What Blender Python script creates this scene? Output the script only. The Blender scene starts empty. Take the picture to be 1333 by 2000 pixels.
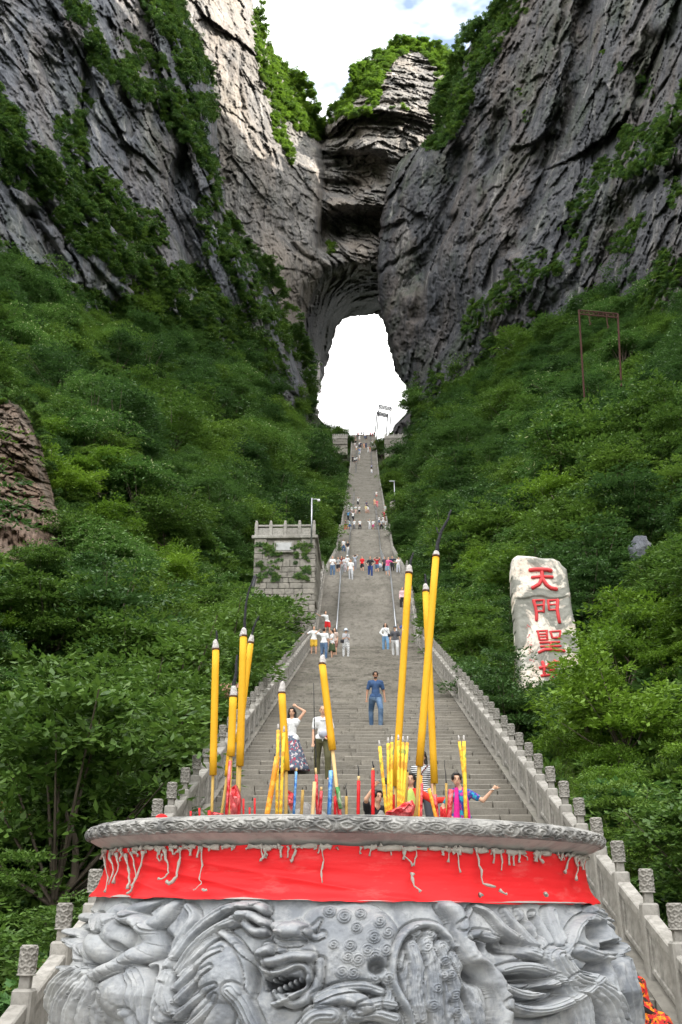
import bpy, bmesh, math, random
import numpy as np
from mathutils import Vector, Matrix
random.seed(7); np.random.seed(7)
RNG = np.random.RandomState(11)
SC = bpy.context.scene
COL = SC.collection

# ------------------------------------------------------------------ camera, sky, sun, exposure
F = 1877.0
PITCH = math.radians(21.8); YAW = math.radians(1.5)
cam_d = bpy.data.cameras.new('camera'); cam = bpy.data.objects.new('camera', cam_d); COL.objects.link(cam)
cam_d.sensor_fit = 'VERTICAL'; cam_d.sensor_height = 36; cam_d.lens = F/2000*36
cam_d.clip_start = 0.1; cam_d.clip_end = 6000
cam.rotation_euler = (math.pi/2+PITCH, 0, YAW)
SC.camera = cam

SUN_DIR = np.array((0.86, -0.16, 0.56)); SUN_DIR /= np.linalg.norm(SUN_DIR)
SUN_ELEV = math.asin(SUN_DIR[2]); SUN_AZ = math.atan2(SUN_DIR[0], SUN_DIR[1])
world = bpy.data.worlds.new('World'); SC.world = world; world.use_nodes = True
wn = world.node_tree.nodes; wl = world.node_tree.links; wn.clear()
w_out = wn.new('ShaderNodeOutputWorld'); w_bg = wn.new('ShaderNodeBackground'); w_bg.inputs[1].default_value = 0.10
w_sky = wn.new('ShaderNodeTexSky'); w_sky.sky_type = 'NISHITA'; w_sky.sun_disc = False
w_sky.sun_elevation = SUN_ELEV; w_sky.sun_rotation = SUN_AZ; w_sky.altitude = 900
w_tc = wn.new('ShaderNodeTexCoord'); w_no = wn.new('ShaderNodeTexNoise')
w_no.inputs['Scale'].default_value = 2.6; w_no.inputs['Detail'].default_value = 6; w_no.inputs['Roughness'].default_value = 0.6
w_mp = wn.new('ShaderNodeMapping'); w_mp.inputs['Scale'].default_value = (1, 1, 2.2); w_mp.inputs['Location'].default_value = (0.35, 0.1, 0.2)
w_rp = wn.new('ShaderNodeValToRGB'); w_rp.color_ramp.elements[0].position = 0.30; w_rp.color_ramp.elements[1].position = 0.46
w_rp.color_ramp.elements[0].color = (0.06, 0.06, 0.06, 1)
w_mx = wn.new('ShaderNodeMix'); w_mx.data_type = 'RGBA'
w_mx.inputs[7].default_value = (11.2, 11.2, 11.0, 1)      # bright thin cloud
wl.new(w_tc.outputs['Generated'], w_mp.inputs[0]); wl.new(w_mp.outputs[0], w_no.inputs['Vector'])
# a thin place in the cloud, high up between the cliffs
w_dp = wn.new('ShaderNodeVectorMath'); w_dp.operation = 'DOT_PRODUCT'; _g = Vector((0.075, 0.64, 0.77)).normalized(); w_dp.inputs[1].default_value = _g
w_mr = wn.new('ShaderNodeMapRange'); w_mr.interpolation_type = 'SMOOTHSTEP'; w_mr.inputs['From Min'].default_value = 0.978; w_mr.inputs['From Max'].default_value = 0.9995; w_mr.inputs['To Min'].default_value = 0.0; w_mr.inputs['To Max'].default_value = 0.165
w_sb = wn.new('ShaderNodeMath'); w_sb.operation = 'SUBTRACT'
wl.new(w_tc.outputs['Generated'], w_dp.inputs[0]); wl.new(w_dp.outputs['Value'], w_mr.inputs['Value']); wl.new(w_no.outputs['Fac'], w_sb.inputs[0]); wl.new(w_mr.outputs[0], w_sb.inputs[1])
wl.new(w_sb.outputs[0], w_rp.inputs[0]); wl.new(w_rp.outputs[0], w_mx.inputs[0])
wl.new(w_sky.outputs[0], w_mx.inputs[6]); wl.new(w_mx.outputs[2], w_bg.inputs[0]); wl.new(w_bg.outputs[0], w_out.inputs[0])

sun_d = bpy.data.lights.new('sun', 'SUN'); sun = bpy.data.objects.new('sun', sun_d); COL.objects.link(sun)
sun_d.energy = 3.6; sun_d.angle = math.radians(0.5); sun_d.color = (1.0, 0.93, 0.82)
sun.rotation_euler = Vector(-SUN_DIR).to_track_quat('-Z', 'Y').to_euler()
SC.view_settings.view_transform = 'Standard'; SC.view_settings.look = 'None'
SC.view_settings.exposure = 2.0; SC.view_settings.gamma = 1; SC.view_settings.use_curve_mapping = False
SC.cycles.max_bounces = 5; SC.cycles.diffuse_bounces = 3; SC.cycles.transparent_max_bounces = 4
SC.cycles.transmission_bounces = 3; SC.cycles.glossy_bounces = 2

# ------------------------------------------------------------------ projection helpers
cp, sp, cy, sy = math.cos(PITCH), math.sin(PITCH), math.cos(YAW), math.sin(YAW)
FW = np.array((-sy*cp, cy*cp, sp)); RT = np.array((cy, sy, 0.0)); UP = np.cross(RT, FW)
def ray(px, py):
    px = np.asarray(px, float); py = np.asarray(py, float)
    return FW + ((px-666.5)/F)[..., None]*RT + ((1000-py)/F)[..., None]*UP
def at(px, py, c):
    return ray(px, py)*np.asarray(c, float)[..., None]
def proj(P):
    P = np.asarray(P, float); c = P@FW
    return 666.5+F*(P@RT)/c, 1000-F*(P@UP)/c, c
def atY(px, py, Y):
    r = ray(px, py); return r*(Y/r[..., 1])[..., None]

# ------------------------------------------------------------------ noise
def _h(ix, iy, iz, s):
    n = (ix.astype(np.int64)*374761393 + iy.astype(np.int64)*668265263 + iz.astype(np.int64)*2147483647 + s*1274126177) & 0xffffffff
    n = ((n ^ (n >> 13))*1274126177) & 0xffffffff
    n = (n ^ (n >> 16)) & 0xffffff
    return n/float(0xffffff)
def vnoise(P, s=0):
    P = np.asarray(P, float); i = np.floor(P); f = P-i; f = f*f*f*(f*(f*6-15)+10)
    i = i.astype(np.int64); x, y, z = i[..., 0], i[..., 1], i[..., 2]; fx, fy, fz = f[..., 0], f[..., 1], f[..., 2]
    def H(a, b, c): return _h(x+a, y+b, z+c, s)
    x00 = H(0,0,0)*(1-fx)+H(1,0,0)*fx; x10 = H(0,1,0)*(1-fx)+H(1,1,0)*fx
    x01 = H(0,0,1)*(1-fx)+H(1,0,1)*fx; x11 = H(0,1,1)*(1-fx)+H(1,1,1)*fx
    return ((x00*(1-fy)+x10*fy)*(1-fz)+(x01*(1-fy)+x11*fy)*fz)*2-1
def fbm(P, o=4, s=0, g=0.5):
    a, t, w = 1.0, 0.0, 0.0
    for k in range(o):
        t = t+a*vnoise(np.asarray(P)*2**k+17.3*k, s+k); w += a; a *= g
    return t/w
def ridged(P, o=4, s=0):
    a, t, w = 1.0, 0.0, 0.0
    for k in range(o):
        t = t+a*(1-np.abs(vnoise(np.asarray(P)*2**k+9.1*k, s+k))*2); w += a; a *= 0.5
    return t/w
def cells(u, v, s=0):
    """Worley: a random value per cell and the distance to the cell border."""
    iu = np.floor(u); iv = np.floor(v); d1 = np.full(u.shape, 9.0); d2 = d1.copy(); val = np.zeros(u.shape)
    z0 = np.zeros(u.shape, np.int64)
    for a in (-1, 0, 1):
        for b in (-1, 0, 1):
            ju = (iu+a).astype(np.int64); jv = (iv+b).astype(np.int64)
            cu = ju+_h(ju, jv, z0, s); cv = jv+_h(ju, jv, z0, s+1)
            d = np.hypot(u-cu, v-cv); nv = _h(ju, jv, z0, s+2)
            m = d < d1
            d2 = np.where(m, d1, np.minimum(d2, d)); val = np.where(m, nv, val); d1 = np.where(m, d, d1)
    return val, d2-d1
def sstep(a, b, x):
    t = np.clip((x-a)/(b-a), 0, 1); return t*t*(3-2*t)
def inpoly(px, py, poly):
    px = np.asarray(px, float); py = np.asarray(py, float); r = np.zeros(px.shape, bool); n = len(poly)
    for i in range(n):
        x1, y1 = poly[i]; x2, y2 = poly[(i+1) % n]
        if y1 == y2: continue
        c = ((y1 > py) != (y2 > py)) & (px < (x2-x1)*(py-y1)/(y2-y1)+x1)
        r ^= c
    return r
def pline_dist(px, py, pts):
    """distance to a polyline and the running parameter along it"""
    best = np.full(np.shape(px), 1e9); par = np.zeros(np.shape(px)); L = 0.0
    for (x1, y1), (x2, y2) in zip(pts[:-1], pts[1:]):
        dx, dy = x2-x1, y2-y1; l2 = dx*dx+dy*dy+1e-9
        t = np.clip(((px-x1)*dx+(py-y1)*dy)/l2, 0, 1)
        d = np.hypot(px-x1-t*dx, py-y1-t*dy); m = d < best
        best = np.where(m, d, best); par = np.where(m, L+t*math.sqrt(l2), par); L += math.sqrt(l2)
    return best, par, L
def rbf(ctrl):
    C = np.array(ctrl, float); X = C[:, :2]/100; n = len(C)
    D = np.linalg.norm(X[:, None]-X[None], axis=2)
    A = np.zeros((n+3, n+3)); A[:n, :n] = D; A[:n, n] = 1; A[:n, n+1:] = X; A[n, :n] = 1; A[n+1:, :n] = X.T
    w = np.linalg.solve(A, np.r_[C[:, 2], 0, 0, 0])
    def f(px, py):
        x = np.asarray(px, float)/100; y = np.asarray(py, float)/100
        t = w[n]+w[n+1]*x+w[n+2]*y
        for i in range(n): t = t+w[i]*np.hypot(x-X[i, 0], y-X[i, 1])
        return t
    return f

# ------------------------------------------------------------------ object helpers
def tag(o, label=None, cat=None, group=None, kind=None):
    if label: o['label'] = label
    if cat: o['category'] = cat
    if group: o['group'] = group
    if kind: o['kind'] = kind
    return o
def mk(name, verts, faces, mat=None, parent=None, smooth=True, mats=None, midx=None, link=True):
    me = bpy.data.meshes.new(name)
    v = np.asarray(verts, np.float32)
    if isinstance(faces, np.ndarray) and faces.ndim == 2:
        k = faces.shape[1]; nf = len(faces)
        me.vertices.add(len(v)); me.vertices.foreach_set('co', v.ravel())
        me.loops.add(nf*k); me.loops.foreach_set('vertex_index', faces.astype(np.int32).ravel())
        me.polygons.add(nf); me.polygons.foreach_set('loop_start', np.arange(0, nf*k, k, dtype=np.int32))
        me.update(calc_edges=True)
    else:
        me.from_pydata([tuple(map(float, p)) for p in v], [], [tuple(int(i) for i in f) for f in faces]); me.update()
    for m in (mats or ([mat] if mat else [])): me.materials.append(m)
    if midx is not None: me.polygons.foreach_set('material_index', np.asarray(midx, np.int32))
    if smooth: me.polygons.foreach_set('use_smooth', np.ones(len(me.polygons), bool))
    o = bpy.data.objects.new(name, me)
    if link: COL.objects.link(o)
    if parent is not None: o.parent = parent
    return o
def empty(name, loc=(0, 0, 0), rz=0.0, **kw):
    o = bpy.data.objects.new(name, None); o.empty_display_size = 0.2; COL.objects.link(o)
    o.location = [float(a) for a in loc]; o.rotation_euler = (0, 0, rz); return tag(o, **kw)
def inst(name, me, parent=None, loc=None, rot=None, scale=None, mw=None):
    o = bpy.data.objects.new(name, me); COL.objects.link(o)
    if parent is not None: o.parent = parent
    if mw is not None: o.matrix_local = mw
    else:
        if loc is not None: o.location = [float(a) for a in loc]
        if rot is not None: o.rotation_euler = rot
        if scale is not None: o.scale = scale if hasattr(scale, '__len__') else (scale,)*3
    return o
class MB:
    """collects simple solids into one mesh"""
    def __init__(s): s.v = []; s.f = []
    def add(s, v, f):
        n = len(s.v); s.v += [tuple(p) for p in v]; s.f += [tuple(i+n for i in q) for q in f]; return s
    def box(s, c, d, M=None, bev=0.0):
        cx, cy_, cz = c; dx, dy, dz = d[0]/2, d[1]/2, d[2]/2
        if bev <= 0:
            v = [(cx+a*dx, cy_+b*dy, cz+e*dz) for e in (-1, 1) for b in (-1, 1) for a in (-1, 1)]
            f = [(0, 2, 3, 1), (4, 5, 7, 6), (0, 1, 5, 4), (2, 6, 7, 3), (0, 4, 6, 2), (1, 3, 7, 5)]
        else:
            b = min(bev, dx*.9, dy*.9, dz*.9); v = []; f = []
            bm = bmesh.new(); bmesh.ops.create_cube(bm, size=1)
            for q in bm.verts: q.co = Vector((q.co.x*dx*2+cx, q.co.y*dy*2+cy_, q.co.z*dz*2+cz))
            bmesh.ops.bevel(bm, geom=bm.edges[:], offset=b, segments=1, affect='EDGES')
            bm.verts.ensure_lookup_table(); v = [tuple(q.co) for q in bm.verts]; f = [tuple(x.index for x in q.verts) for q in bm.faces]; bm.free()
        if M is not None: v = [tuple(M @ Vector(p)) for p in v]
        return s.add(v, f)
    def tube(s, pts, r, n=8, cap=True):
        pts = [np.array(p, float) for p in pts]; m = len(pts)
        rs = r if hasattr(r, '__len__') else [r]*m; v = []; f = []
        prev = None
        for i, p in enumerate(pts):
            t = pts[min(i+1, m-1)]-pts[max(i-1, 0)]; t = t/(np.linalg.norm(t)+1e-9)
            if prev is None:
                a = np.array((0, 0, 1.0)) if abs(t[2]) < .9 else np.array((1.0, 0, 0)); u = np.cross(t, a)
            else: u = prev-t*np.dot(prev, t)
            u = u/(np.linalg.norm(u)+1e-9); w = np.cross(t, u); prev = u
            for k in range(n):
                an = 2*math.pi*k/n; v.append(p+(u*math.cos(an)+w*math.sin(an))*rs[i])
        for i in range(m-1):
            for k in range(n): f.append((i*n+k, i*n+(k+1) % n, (i+1)*n+(k+1) % n, (i+1)*n+k))
        if cap: f.append(tuple(range(n-1, -1, -1))); f.append(tuple((m-1)*n+k for k in range(n)))
        return s.add(v, f)
    def lathe(s, prof, n=24, c=(0, 0, 0)):
        v = []; f = []
        for (r, z) in prof:
            for k in range(n):
                a = 2*math.pi*k/n; v.append((c[0]+r*math.cos(a), c[1]+r*math.sin(a), c[2]+z))
        for i in range(len(prof)-1):
            for k in range(n): f.append((i*n+k, i*n+(k+1) % n, (i+1)*n+(k+1) % n, (i+1)*n+k))
        f.append(tuple(range(n-1, -1, -1))); f.append(tuple((len(prof)-1)*n+k for k in range(n)))
        return s.add(v, f)
    def ell(s, c, r, n=12, m=8, M=None):
        v = []; f = []
        for j in range(m+1):
            ph = math.pi*j/m-math.pi/2
            for k in range(n):
                a = 2*math.pi*k/n; v.append((r[0]*math.cos(ph)*math.cos(a), r[1]*math.cos(ph)*math.sin(a), r[2]*math.sin(ph)))
        if M is not None: v = [tuple(M @ Vector(p)) for p in v]
        v = [(p[0]+c[0], p[1]+c[1], p[2]+c[2]) for p in v]
        for j in range(m):
            for k in range(n): f.append((j*n+k, j*n+(k+1) % n, (j+1)*n+(k+1) % n, (j+1)*n+k))
        return s.add(v, f)
    def cap(s, p0, r0, p1, r1, n=10):
        """tapered capsule"""
        p0 = np.array(p0, float); p1 = np.array(p1, float); d = p1-p0; L = np.linalg.norm(d)+1e-9; t = d/L
        pts = []; rs = []
        for a in (-80, -50, -20): pts.append(p0+t*r0*math.sin(math.radians(a))); rs.append(r0*math.cos(math.radians(a)))
        pts += [p0, p1]; rs += [r0, r1]
        for a in (20, 50, 80): pts.append(p1+t*r1*math.sin(math.radians(a))); rs.append(r1*math.cos(math.radians(a)))
        # straight sweep with a fixed frame
        a = np.array((0, 0, 1.0)) if abs(t[2]) < .9 else np.array((1.0, 0, 0)); u = np.cross(t, a); u /= np.linalg.norm(u); w = np.cross(t, u)
        v = []; f = []
        for p, r in zip(pts, rs):
            for k in range(n):
                an = 2*math.pi*k/n; v.append(p+(u*math.cos(an)+w*math.sin(an))*r)
        m = len(pts)
        for i in range(m-1):
            for k in range(n): f.append((i*n+k, i*n+(k+1) % n, (i+1)*n+(k+1) % n, (i+1)*n+k))
        f.append(tuple(range(n-1, -1, -1))); f.append(tuple((m-1)*n+k for k in range(n)))
        return s.add(v, f)
    def build(s, name, mat=None, parent=None, smooth=False, link=True):
        return mk(name, s.v, s.f, mat, parent, smooth, link=link)

# ------------------------------------------------------------------ material helper
class NT:
    def __init__(s, name):
        s.m = bpy.data.materials.new(name); s.m.use_nodes = True; s.n = s.m.node_tree.nodes; s.l = s.m.node_tree.links; s.n.clear()
        s.out = s.n.new('ShaderNodeOutputMaterial'); s.p = s.n.new('ShaderNodeBsdfPrincipled'); s.l.new(s.p.outputs[0], s.out.inputs[0])
        s.p.inputs['Roughness'].default_value = 0.8; s.p.inputs['Specular IOR Level'].default_value = 0.3
        s.tc = s.n.new('ShaderNodeTexCoord')
    def put(s, sock, val):
        if isinstance(val, bpy.types.NodeSocket): s.l.new(val, sock)
        else: sock.default_value = val
    def vec(s, scale=(1, 1, 1), rot=(0, 0, 0), src='Object', base=None):
        mp = s.n.new('ShaderNodeMapping'); mp.inputs['Scale'].default_value = scale; mp.inputs['Rotation'].default_value = rot
        s.l.new(base or s.tc.outputs[src], mp.inputs[0]); return mp.outputs[0]
    def noise(s, scale=5, detail=4, rough=0.55, v=None, dist=0.0, col=False):
        t = s.n.new('ShaderNodeTexNoise'); t.inputs['Scale'].default_value = scale; t.inputs['Detail'].default_value = detail
        t.inputs['Roughness'].default_value = rough; t.inputs['Distortion'].default_value = dist
        s.l.new(v or s.tc.outputs['Object'], t.inputs['Vector']); return t.outputs[1 if col else 0]
    def voro(s, scale=5, v=None, feat='F1', out=0):
        t = s.n.new('ShaderNodeTexVoronoi'); t.inputs['Scale'].default_value = scale; t.feature = feat
        s.l.new(v or s.tc.outputs['Object'], t.inputs['Vector']); return t.outputs[out]
    def ramp(s, fac, stops, interp='LINEAR'):
        r = s.n.new('ShaderNodeValToRGB'); e = r.color_ramp.elements; r.color_ramp.interpolation = interp
        while len(e) < len(stops): e.new(0.5)
        for i, (p, c) in enumerate(stops):
            e[i].position = p; e[i].color = (c, c, c, 1) if not hasattr(c, '__len__') else (*c, 1)[:4]
        s.l.new(fac, r.inputs[0]); return r.outputs[0]
    def mix(s, fac, a, b, mode='MIX'):
        m = s.n.new('ShaderNodeMix'); m.data_type = 'RGBA'; m.blend_type = mode
        s.put(m.inputs[0], fac)
        for i, x in ((6, a), (7, b)):
            s.put(m.inputs[i], x if isinstance(x, bpy.types.NodeSocket) else (*x, 1)[:4])
        return m.outputs[2]
    def math(s, op, a, b=0.0):
        m = s.n.new('ShaderNodeMath'); m.operation = op; s.put(m.inputs[0], a); s.put(m.inputs[1], b); return m.outputs[0]
    def bump(s, h, strength=0.5, dist=0.1):
        b = s.n.new('ShaderNodeBump'); b.inputs['Strength'].default_value = strength; b.inputs['Distance'].default_value = dist
        s.l.new(h, b.inputs['Height']); s.l.new(b.outputs[0], s.p.inputs['Normal'])
    def col(s, c): s.put(s.p.inputs['Base Color'], c if isinstance(c, bpy.types.NodeSocket) else (*c, 1)[:4]); return s
    def set(s, **k):
        for a, b in k.items(): s.put(s.p.inputs[a.replace('_', ' ')], b)
        return s
    def rnd(s):
        o = s.n.new('ShaderNodeObjectInfo'); return o.outputs['Random']
    def ocol(s):
        o = s.n.new('ShaderNodeObjectInfo'); return o.outputs['Color']
    def attr(s, name, out='Fac'):
        a = s.n.new('ShaderNodeAttribute'); a.attribute_name = name; return a.outputs[out]
def plain(name, col, rough=0.7, var=0.12, scale=8, metal=0.0, bump=0.0):
    t = NT(name); n = t.noise(scale, 5, 0.6)
    t.col(t.mix(n, tuple(c*(1-var) for c in col), tuple(min(1, c*(1+var)) for c in col))); t.set(Roughness=rough, Metallic=metal)
    if bump: t.bump(n, bump, 0.02)
    return t.m
# ------------------------------------------------------------------ the course of the staircase
PROF = np.array([(-80, -2.35), (8.2, -2.3), (54.5, 13.3), (56.5, 13.3), (69.9, 22.7), (72.2, 22.7), (116, 40.4), (129.8, 48.9), (132.4, 48.9),
                 (152.2, 59.9), (205.3, 89.7), (228, 103.3), (267, 132.3), (292, 132.3), (420, 118)])
def sz(Y): return np.interp(Y, PROF[:, 0], PROF[:, 1])
def hw(Y): return np.interp(Y, [72, 116], [3.05, 3.4])
def terr(X, Y):
    X = np.asarray(X, float); Y = np.asarray(Y, float); base = sz(Y); a = np.abs(X)-hw(Y); a = np.maximum(a, -1)
    left = X < 0
    o = np.maximum(a-1.2, 0)
    far = sstep(40, 210, Y)
    g = np.where(left, 0.60+0.42*far, 0.50+0.36*far)*sstep(0, 10, o)
    rise = g*o
    n = fbm(np.stack([X*.05, Y*.05, X*0], -1), 4, 5)*4*sstep(4, 30, o)
    dip = np.where(a > 0.25, -2.2*sstep(0.25, 1.0, a), 0)
    dip = dip + np.where(a <= 0.25, -0.9, 0)
    top = sstep(262, 285, Y)
    z = base+dip+rise+n
    z = np.where(Y > 262, z - top*np.maximum(rise*0.4, 0) - np.where(np.abs(X) < 18, 3*sstep(290, 300, Y), 0), z)
    return z
def hit(px, py, cmax=420.0):
    """where a line of sight first meets the slope"""
    r = ray(px, py); r = np.atleast_2d(r); n = len(r); c = np.full(n, 6.0); done = np.zeros(n, bool); res = np.full(n, np.nan)
    ts = np.concatenate([np.arange(6, 60, .5), np.arange(60, cmax, 1.0)])
    prev = np.full(n, 6.0)
    for t in ts:
        P = r*t; below = (P[:, 2] < terr(P[:, 0], P[:, 1])) & ~done
        res[below] = t; done |= below
    return res
# ------------------------------------------------------------------ rock materials
def rock_mat(name, dark, light, tan_, streak_rot, white=0.35, green=0.25, sc=1.0, tunnel_shade=False):
    t = NT(name)
    v1 = t.vec((0.05*sc, 0.05*sc, 0.016*sc), streak_rot); v2 = t.vec((0.4*sc, 0.4*sc, 0.09*sc), streak_rot); v3 = t.vec((1.4*sc, 1.4*sc, 0.5*sc), streak_rot)
    a = t.noise(1, 6, 0.65, v1, 0.6); b = t.noise(1, 8, 0.7, v2, 0.8); c = t.noise(1, 6, 0.7, v3)
    base = t.mix(t.ramp(b, [(0.36, 0), (0.62, 1)]), dark, light)
    base = t.mix(t.math('MULTIPLY', t.ramp(a, [(0.47, 0), (0.62, 1)]), 0.55), base, tan_)
    v4 = t.vec((0.22*sc, 0.22*sc, 0.022*sc), streak_rot); d = t.noise(1, 5, 0.6, v4, 0.3)
    base = t.mix(t.math('MULTIPLY', t.ramp(d, [(0.58, 0), (0.70, 1)]), white), base, (0.52, 0.50, 0.47))
    d2 = t.noise(1.7, 5, 0.6, v4, 0.3)
    base = t.mix(t.math('MULTIPLY', t.ramp(d2, [(0.54, 0), (0.66, 1)]), 0.6), base, tuple(x*0.45 for x in dark))
    g = t.noise(0.045*sc, 7, 0.75)
    base = t.mix(t.math('MULTIPLY', t.ramp(g, [(0.50, 0), (0.66, 1)]), green), base, (0.045, 0.075, 0.022))
    base = t.mix(t.ramp(c, [(0.3, 0.5), (0.6, 0)]), base, tuple(x*0.4 for x in dark))
    if tunnel_shade: base = t.mix(t.math('MULTIPLY', t.attr('tunnel_shade'), 0.80), base, (0.022, 0.023, 0.030))   # deep shade inside the tunnel, painted into the rock colour
    t.col(base); t.set(Roughness=0.88)
    t.bump(t.math('ADD', b, c), 0.6, 0.6/sc); return t.m
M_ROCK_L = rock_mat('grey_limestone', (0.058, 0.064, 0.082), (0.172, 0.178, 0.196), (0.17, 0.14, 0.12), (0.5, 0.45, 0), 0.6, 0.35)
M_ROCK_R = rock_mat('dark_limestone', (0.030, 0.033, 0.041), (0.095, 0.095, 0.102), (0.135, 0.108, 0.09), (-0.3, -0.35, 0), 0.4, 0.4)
M_ROCK_M = rock_mat('pale_limestone', (0.070, 0.068, 0.070), (0.215, 0.20, 0.185), (0.26, 0.215, 0.175), (0.2, 0.15, 0), 0.4, 0.12, tunnel_shade=True)
M_ROCK_RED = rock_mat('red_brown_rock', (0.080, 0.052, 0.038), (0.215, 0.145, 0.105), (0.20, 0.17, 0.14), (0, 0, 0), 0.12, 0.35, 3.0)

def relief(name, mat, x0, x1, y0, y1, st, depth, inside, disp, thick=45.0, smooth=False, fine=None, level=0.0):
    """a mountain face as real ground: every vertex gets its own place in the valley, the edges turn back into the rock"""
    fx0, fx1, fy0, fy1 = fine or (-20, 1353, -20, 1000)
    def axis(a, b, lo, hi):
        p = [a]
        while p[-1] < b:
            p.append(p[-1]+(st if lo <= p[-1] <= hi else st*4))
        return np.array(p, float)
    xs = axis(x0, x1, fx0, fx1); ys = axis(y0, y1, fy0, fy1)
    PX, PY = np.meshgrid(xs, ys); c0 = depth(PX, PY); P0 = at(PX, PY, c0)
    jx = fbm(P0*0.09, 4, 31)*9+fbm(P0*0.5, 2, 37)*3; jy = fbm(P0*0.09+40, 4, 33)*9
    ok = inside(PX+jx, PY+jy)
    c = c0+disp(P0, PX, PY)
    P = at(PX, PY, c)
    ny, nx = PX.shape
    idx = np.arange(ny*nx).reshape(ny, nx)
    q = ok[:-1, :-1] & ok[1:, :-1] & ok[:-1, 1:] & ok[1:, 1:]
    f = np.stack([idx[:-1, :-1][q], idx[1:, :-1][q], idx[1:, 1:][q], idx[:-1, 1:][q]], 1)
    # boundary edges, pushed back in two steps for thickness
    e = np.concatenate([f[:, [0, 1]], f[:, [1, 2]], f[:, [2, 3]], f[:, [3, 0]]]); key = np.sort(e, 1); k = key[:, 0].astype(np.int64)*(ny*nx)+key[:, 1]
    u, inv, cnt = np.unique(k, return_inverse=True, return_counts=True); be = e[cnt[inv] == 1]
    V = P.reshape(-1, 3); bv = np.unique(be); n0 = len(V); m = -np.ones(n0, np.int64); m[bv] = np.arange(len(bv))
    dirs = V[bv]/np.linalg.norm(V[bv], axis=1)[:, None]
    bpy_ = proj(V[bv])[1]; lv = level*(1-sstep(120, 300, bpy_)); dirs[:, 2] = dirs[:, 2]*(1-lv)-0.25*lv
    back1 = V[bv]+dirs*thick*.3*(1+.3*vnoise(V[bv]*.15, 3))[:, None]; back2 = V[bv]+dirs*thick
    V = np.vstack([V, back1, back2]); nb = len(bv)
    s1 = np.stack([be[:, 1], be[:, 0], n0+m[be[:, 0]], n0+m[be[:, 1]]], 1)
    s2 = np.stack([n0+m[be[:, 1]], n0+m[be[:, 0]], n0+nb+m[be[:, 0]], n0+nb+m[be[:, 1]]], 1)
    f = np.vstack([f, s1, s2])
    used = np.unique(f); mp = -np.ones(len(V), np.int64); mp[used] = np.arange(len(used))
    o = mk(name, V[used], mp[f], mat, smooth=smooth); o['kind'] = 'structure'
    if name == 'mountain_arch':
        a_, b_, _c = proj(V[used]); w_ = sstep(12, -10, pline_sd(a_, b_)); o.data.attributes.new('tunnel_shade', 'FLOAT', 'POINT').data.foreach_set('value', w_.astype(np.float32))
    return o

def planes(u, v, s):
    """broken blocks: every cell of a Worley pattern is a tilted plane; returns height and distance to the joint"""
    iu = np.floor(u).astype(np.int64); iv = np.floor(v).astype(np.int64); d1 = np.full(u.shape, 9.0); d2 = d1.copy(); h = np.zeros(u.shape); z0 = np.zeros(u.shape, np.int64)
    for a in (-1, 0, 1):
        for b in (-1, 0, 1):
            ju, jv = iu+a, iv+b; cu = ju+_h(ju, jv, z0, s); cv = jv+_h(ju, jv, z0, s+1); du, dv = u-cu, v-cv; d = np.hypot(du, dv)
            hh = (_h(ju, jv, z0, s+2)-.5)+du*(_h(ju, jv, z0, s+3)-.5)*1.5+dv*(_h(ju, jv, z0, s+4)-.5)*1.9
            m = d < d1; d2 = np.where(m, d1, np.minimum(d2, d)); h = np.where(m, hh, h); d1 = np.where(m, d, d1)
    return h, d2-d1
def facets(P, ax_u, ax_v, amp, s0):
    w = fbm(P*0.03, 3, s0+50)*7; w2 = fbm(P*0.35, 3, s0+60)*1.6
    u = P@ax_u+w+w2; v = P@ax_v+w*0.6+w2; d = np.zeros(u.shape)
    for size, str_, a, cr in ((34, 1.5, .9, .3), (15, 1.6, .85, .5), (6.5, 1.7, 1.0, .7), (3.0, 1.7, 1.35, 1.0), (1.4, 1.5, 1.6, .7)):
        h, e = planes(u/(size*str_), v/size, s0+int(size)*7); d = d+h*a*amp*size*.30+np.maximum(0, .07-e)*cr*amp*size*.85
    d = d-ridged(P*np.array((.035, .035, .018)), 4, s0+9)*amp*3.5
    q = np.stack([u*0.11, v*0.35, u*0], -1); d = d-(np.abs(vnoise(q, s0+70))+.5*np.abs(vnoise(q*2.6+5, s0+71)))*amp*.9*(.5+fbm(P*.05, 2, s0+5))
    # dark clefts that run down the face
    cl = np.abs(vnoise(np.stack([v*.055, u*.010, u*0], -1), s0+90)); d = d+np.maximum(0, .05-cl)*amp*60
    return d+fbm(P*1.1, 3, s0+21)*amp*.35
def ax(x, y, z): a = np.array((x, y, z), float); return a/np.linalg.norm(a)

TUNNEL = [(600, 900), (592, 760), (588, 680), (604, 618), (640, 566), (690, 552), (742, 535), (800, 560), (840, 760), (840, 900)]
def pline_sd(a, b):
    d, _, _ = pline_dist(a, b, TUNNEL); return np.where(inpoly(a, b, TUNNEL), -d, d)+fbm(np.stack([a*.05, b*.05, a*0], -1), 3, 88)*10
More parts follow.
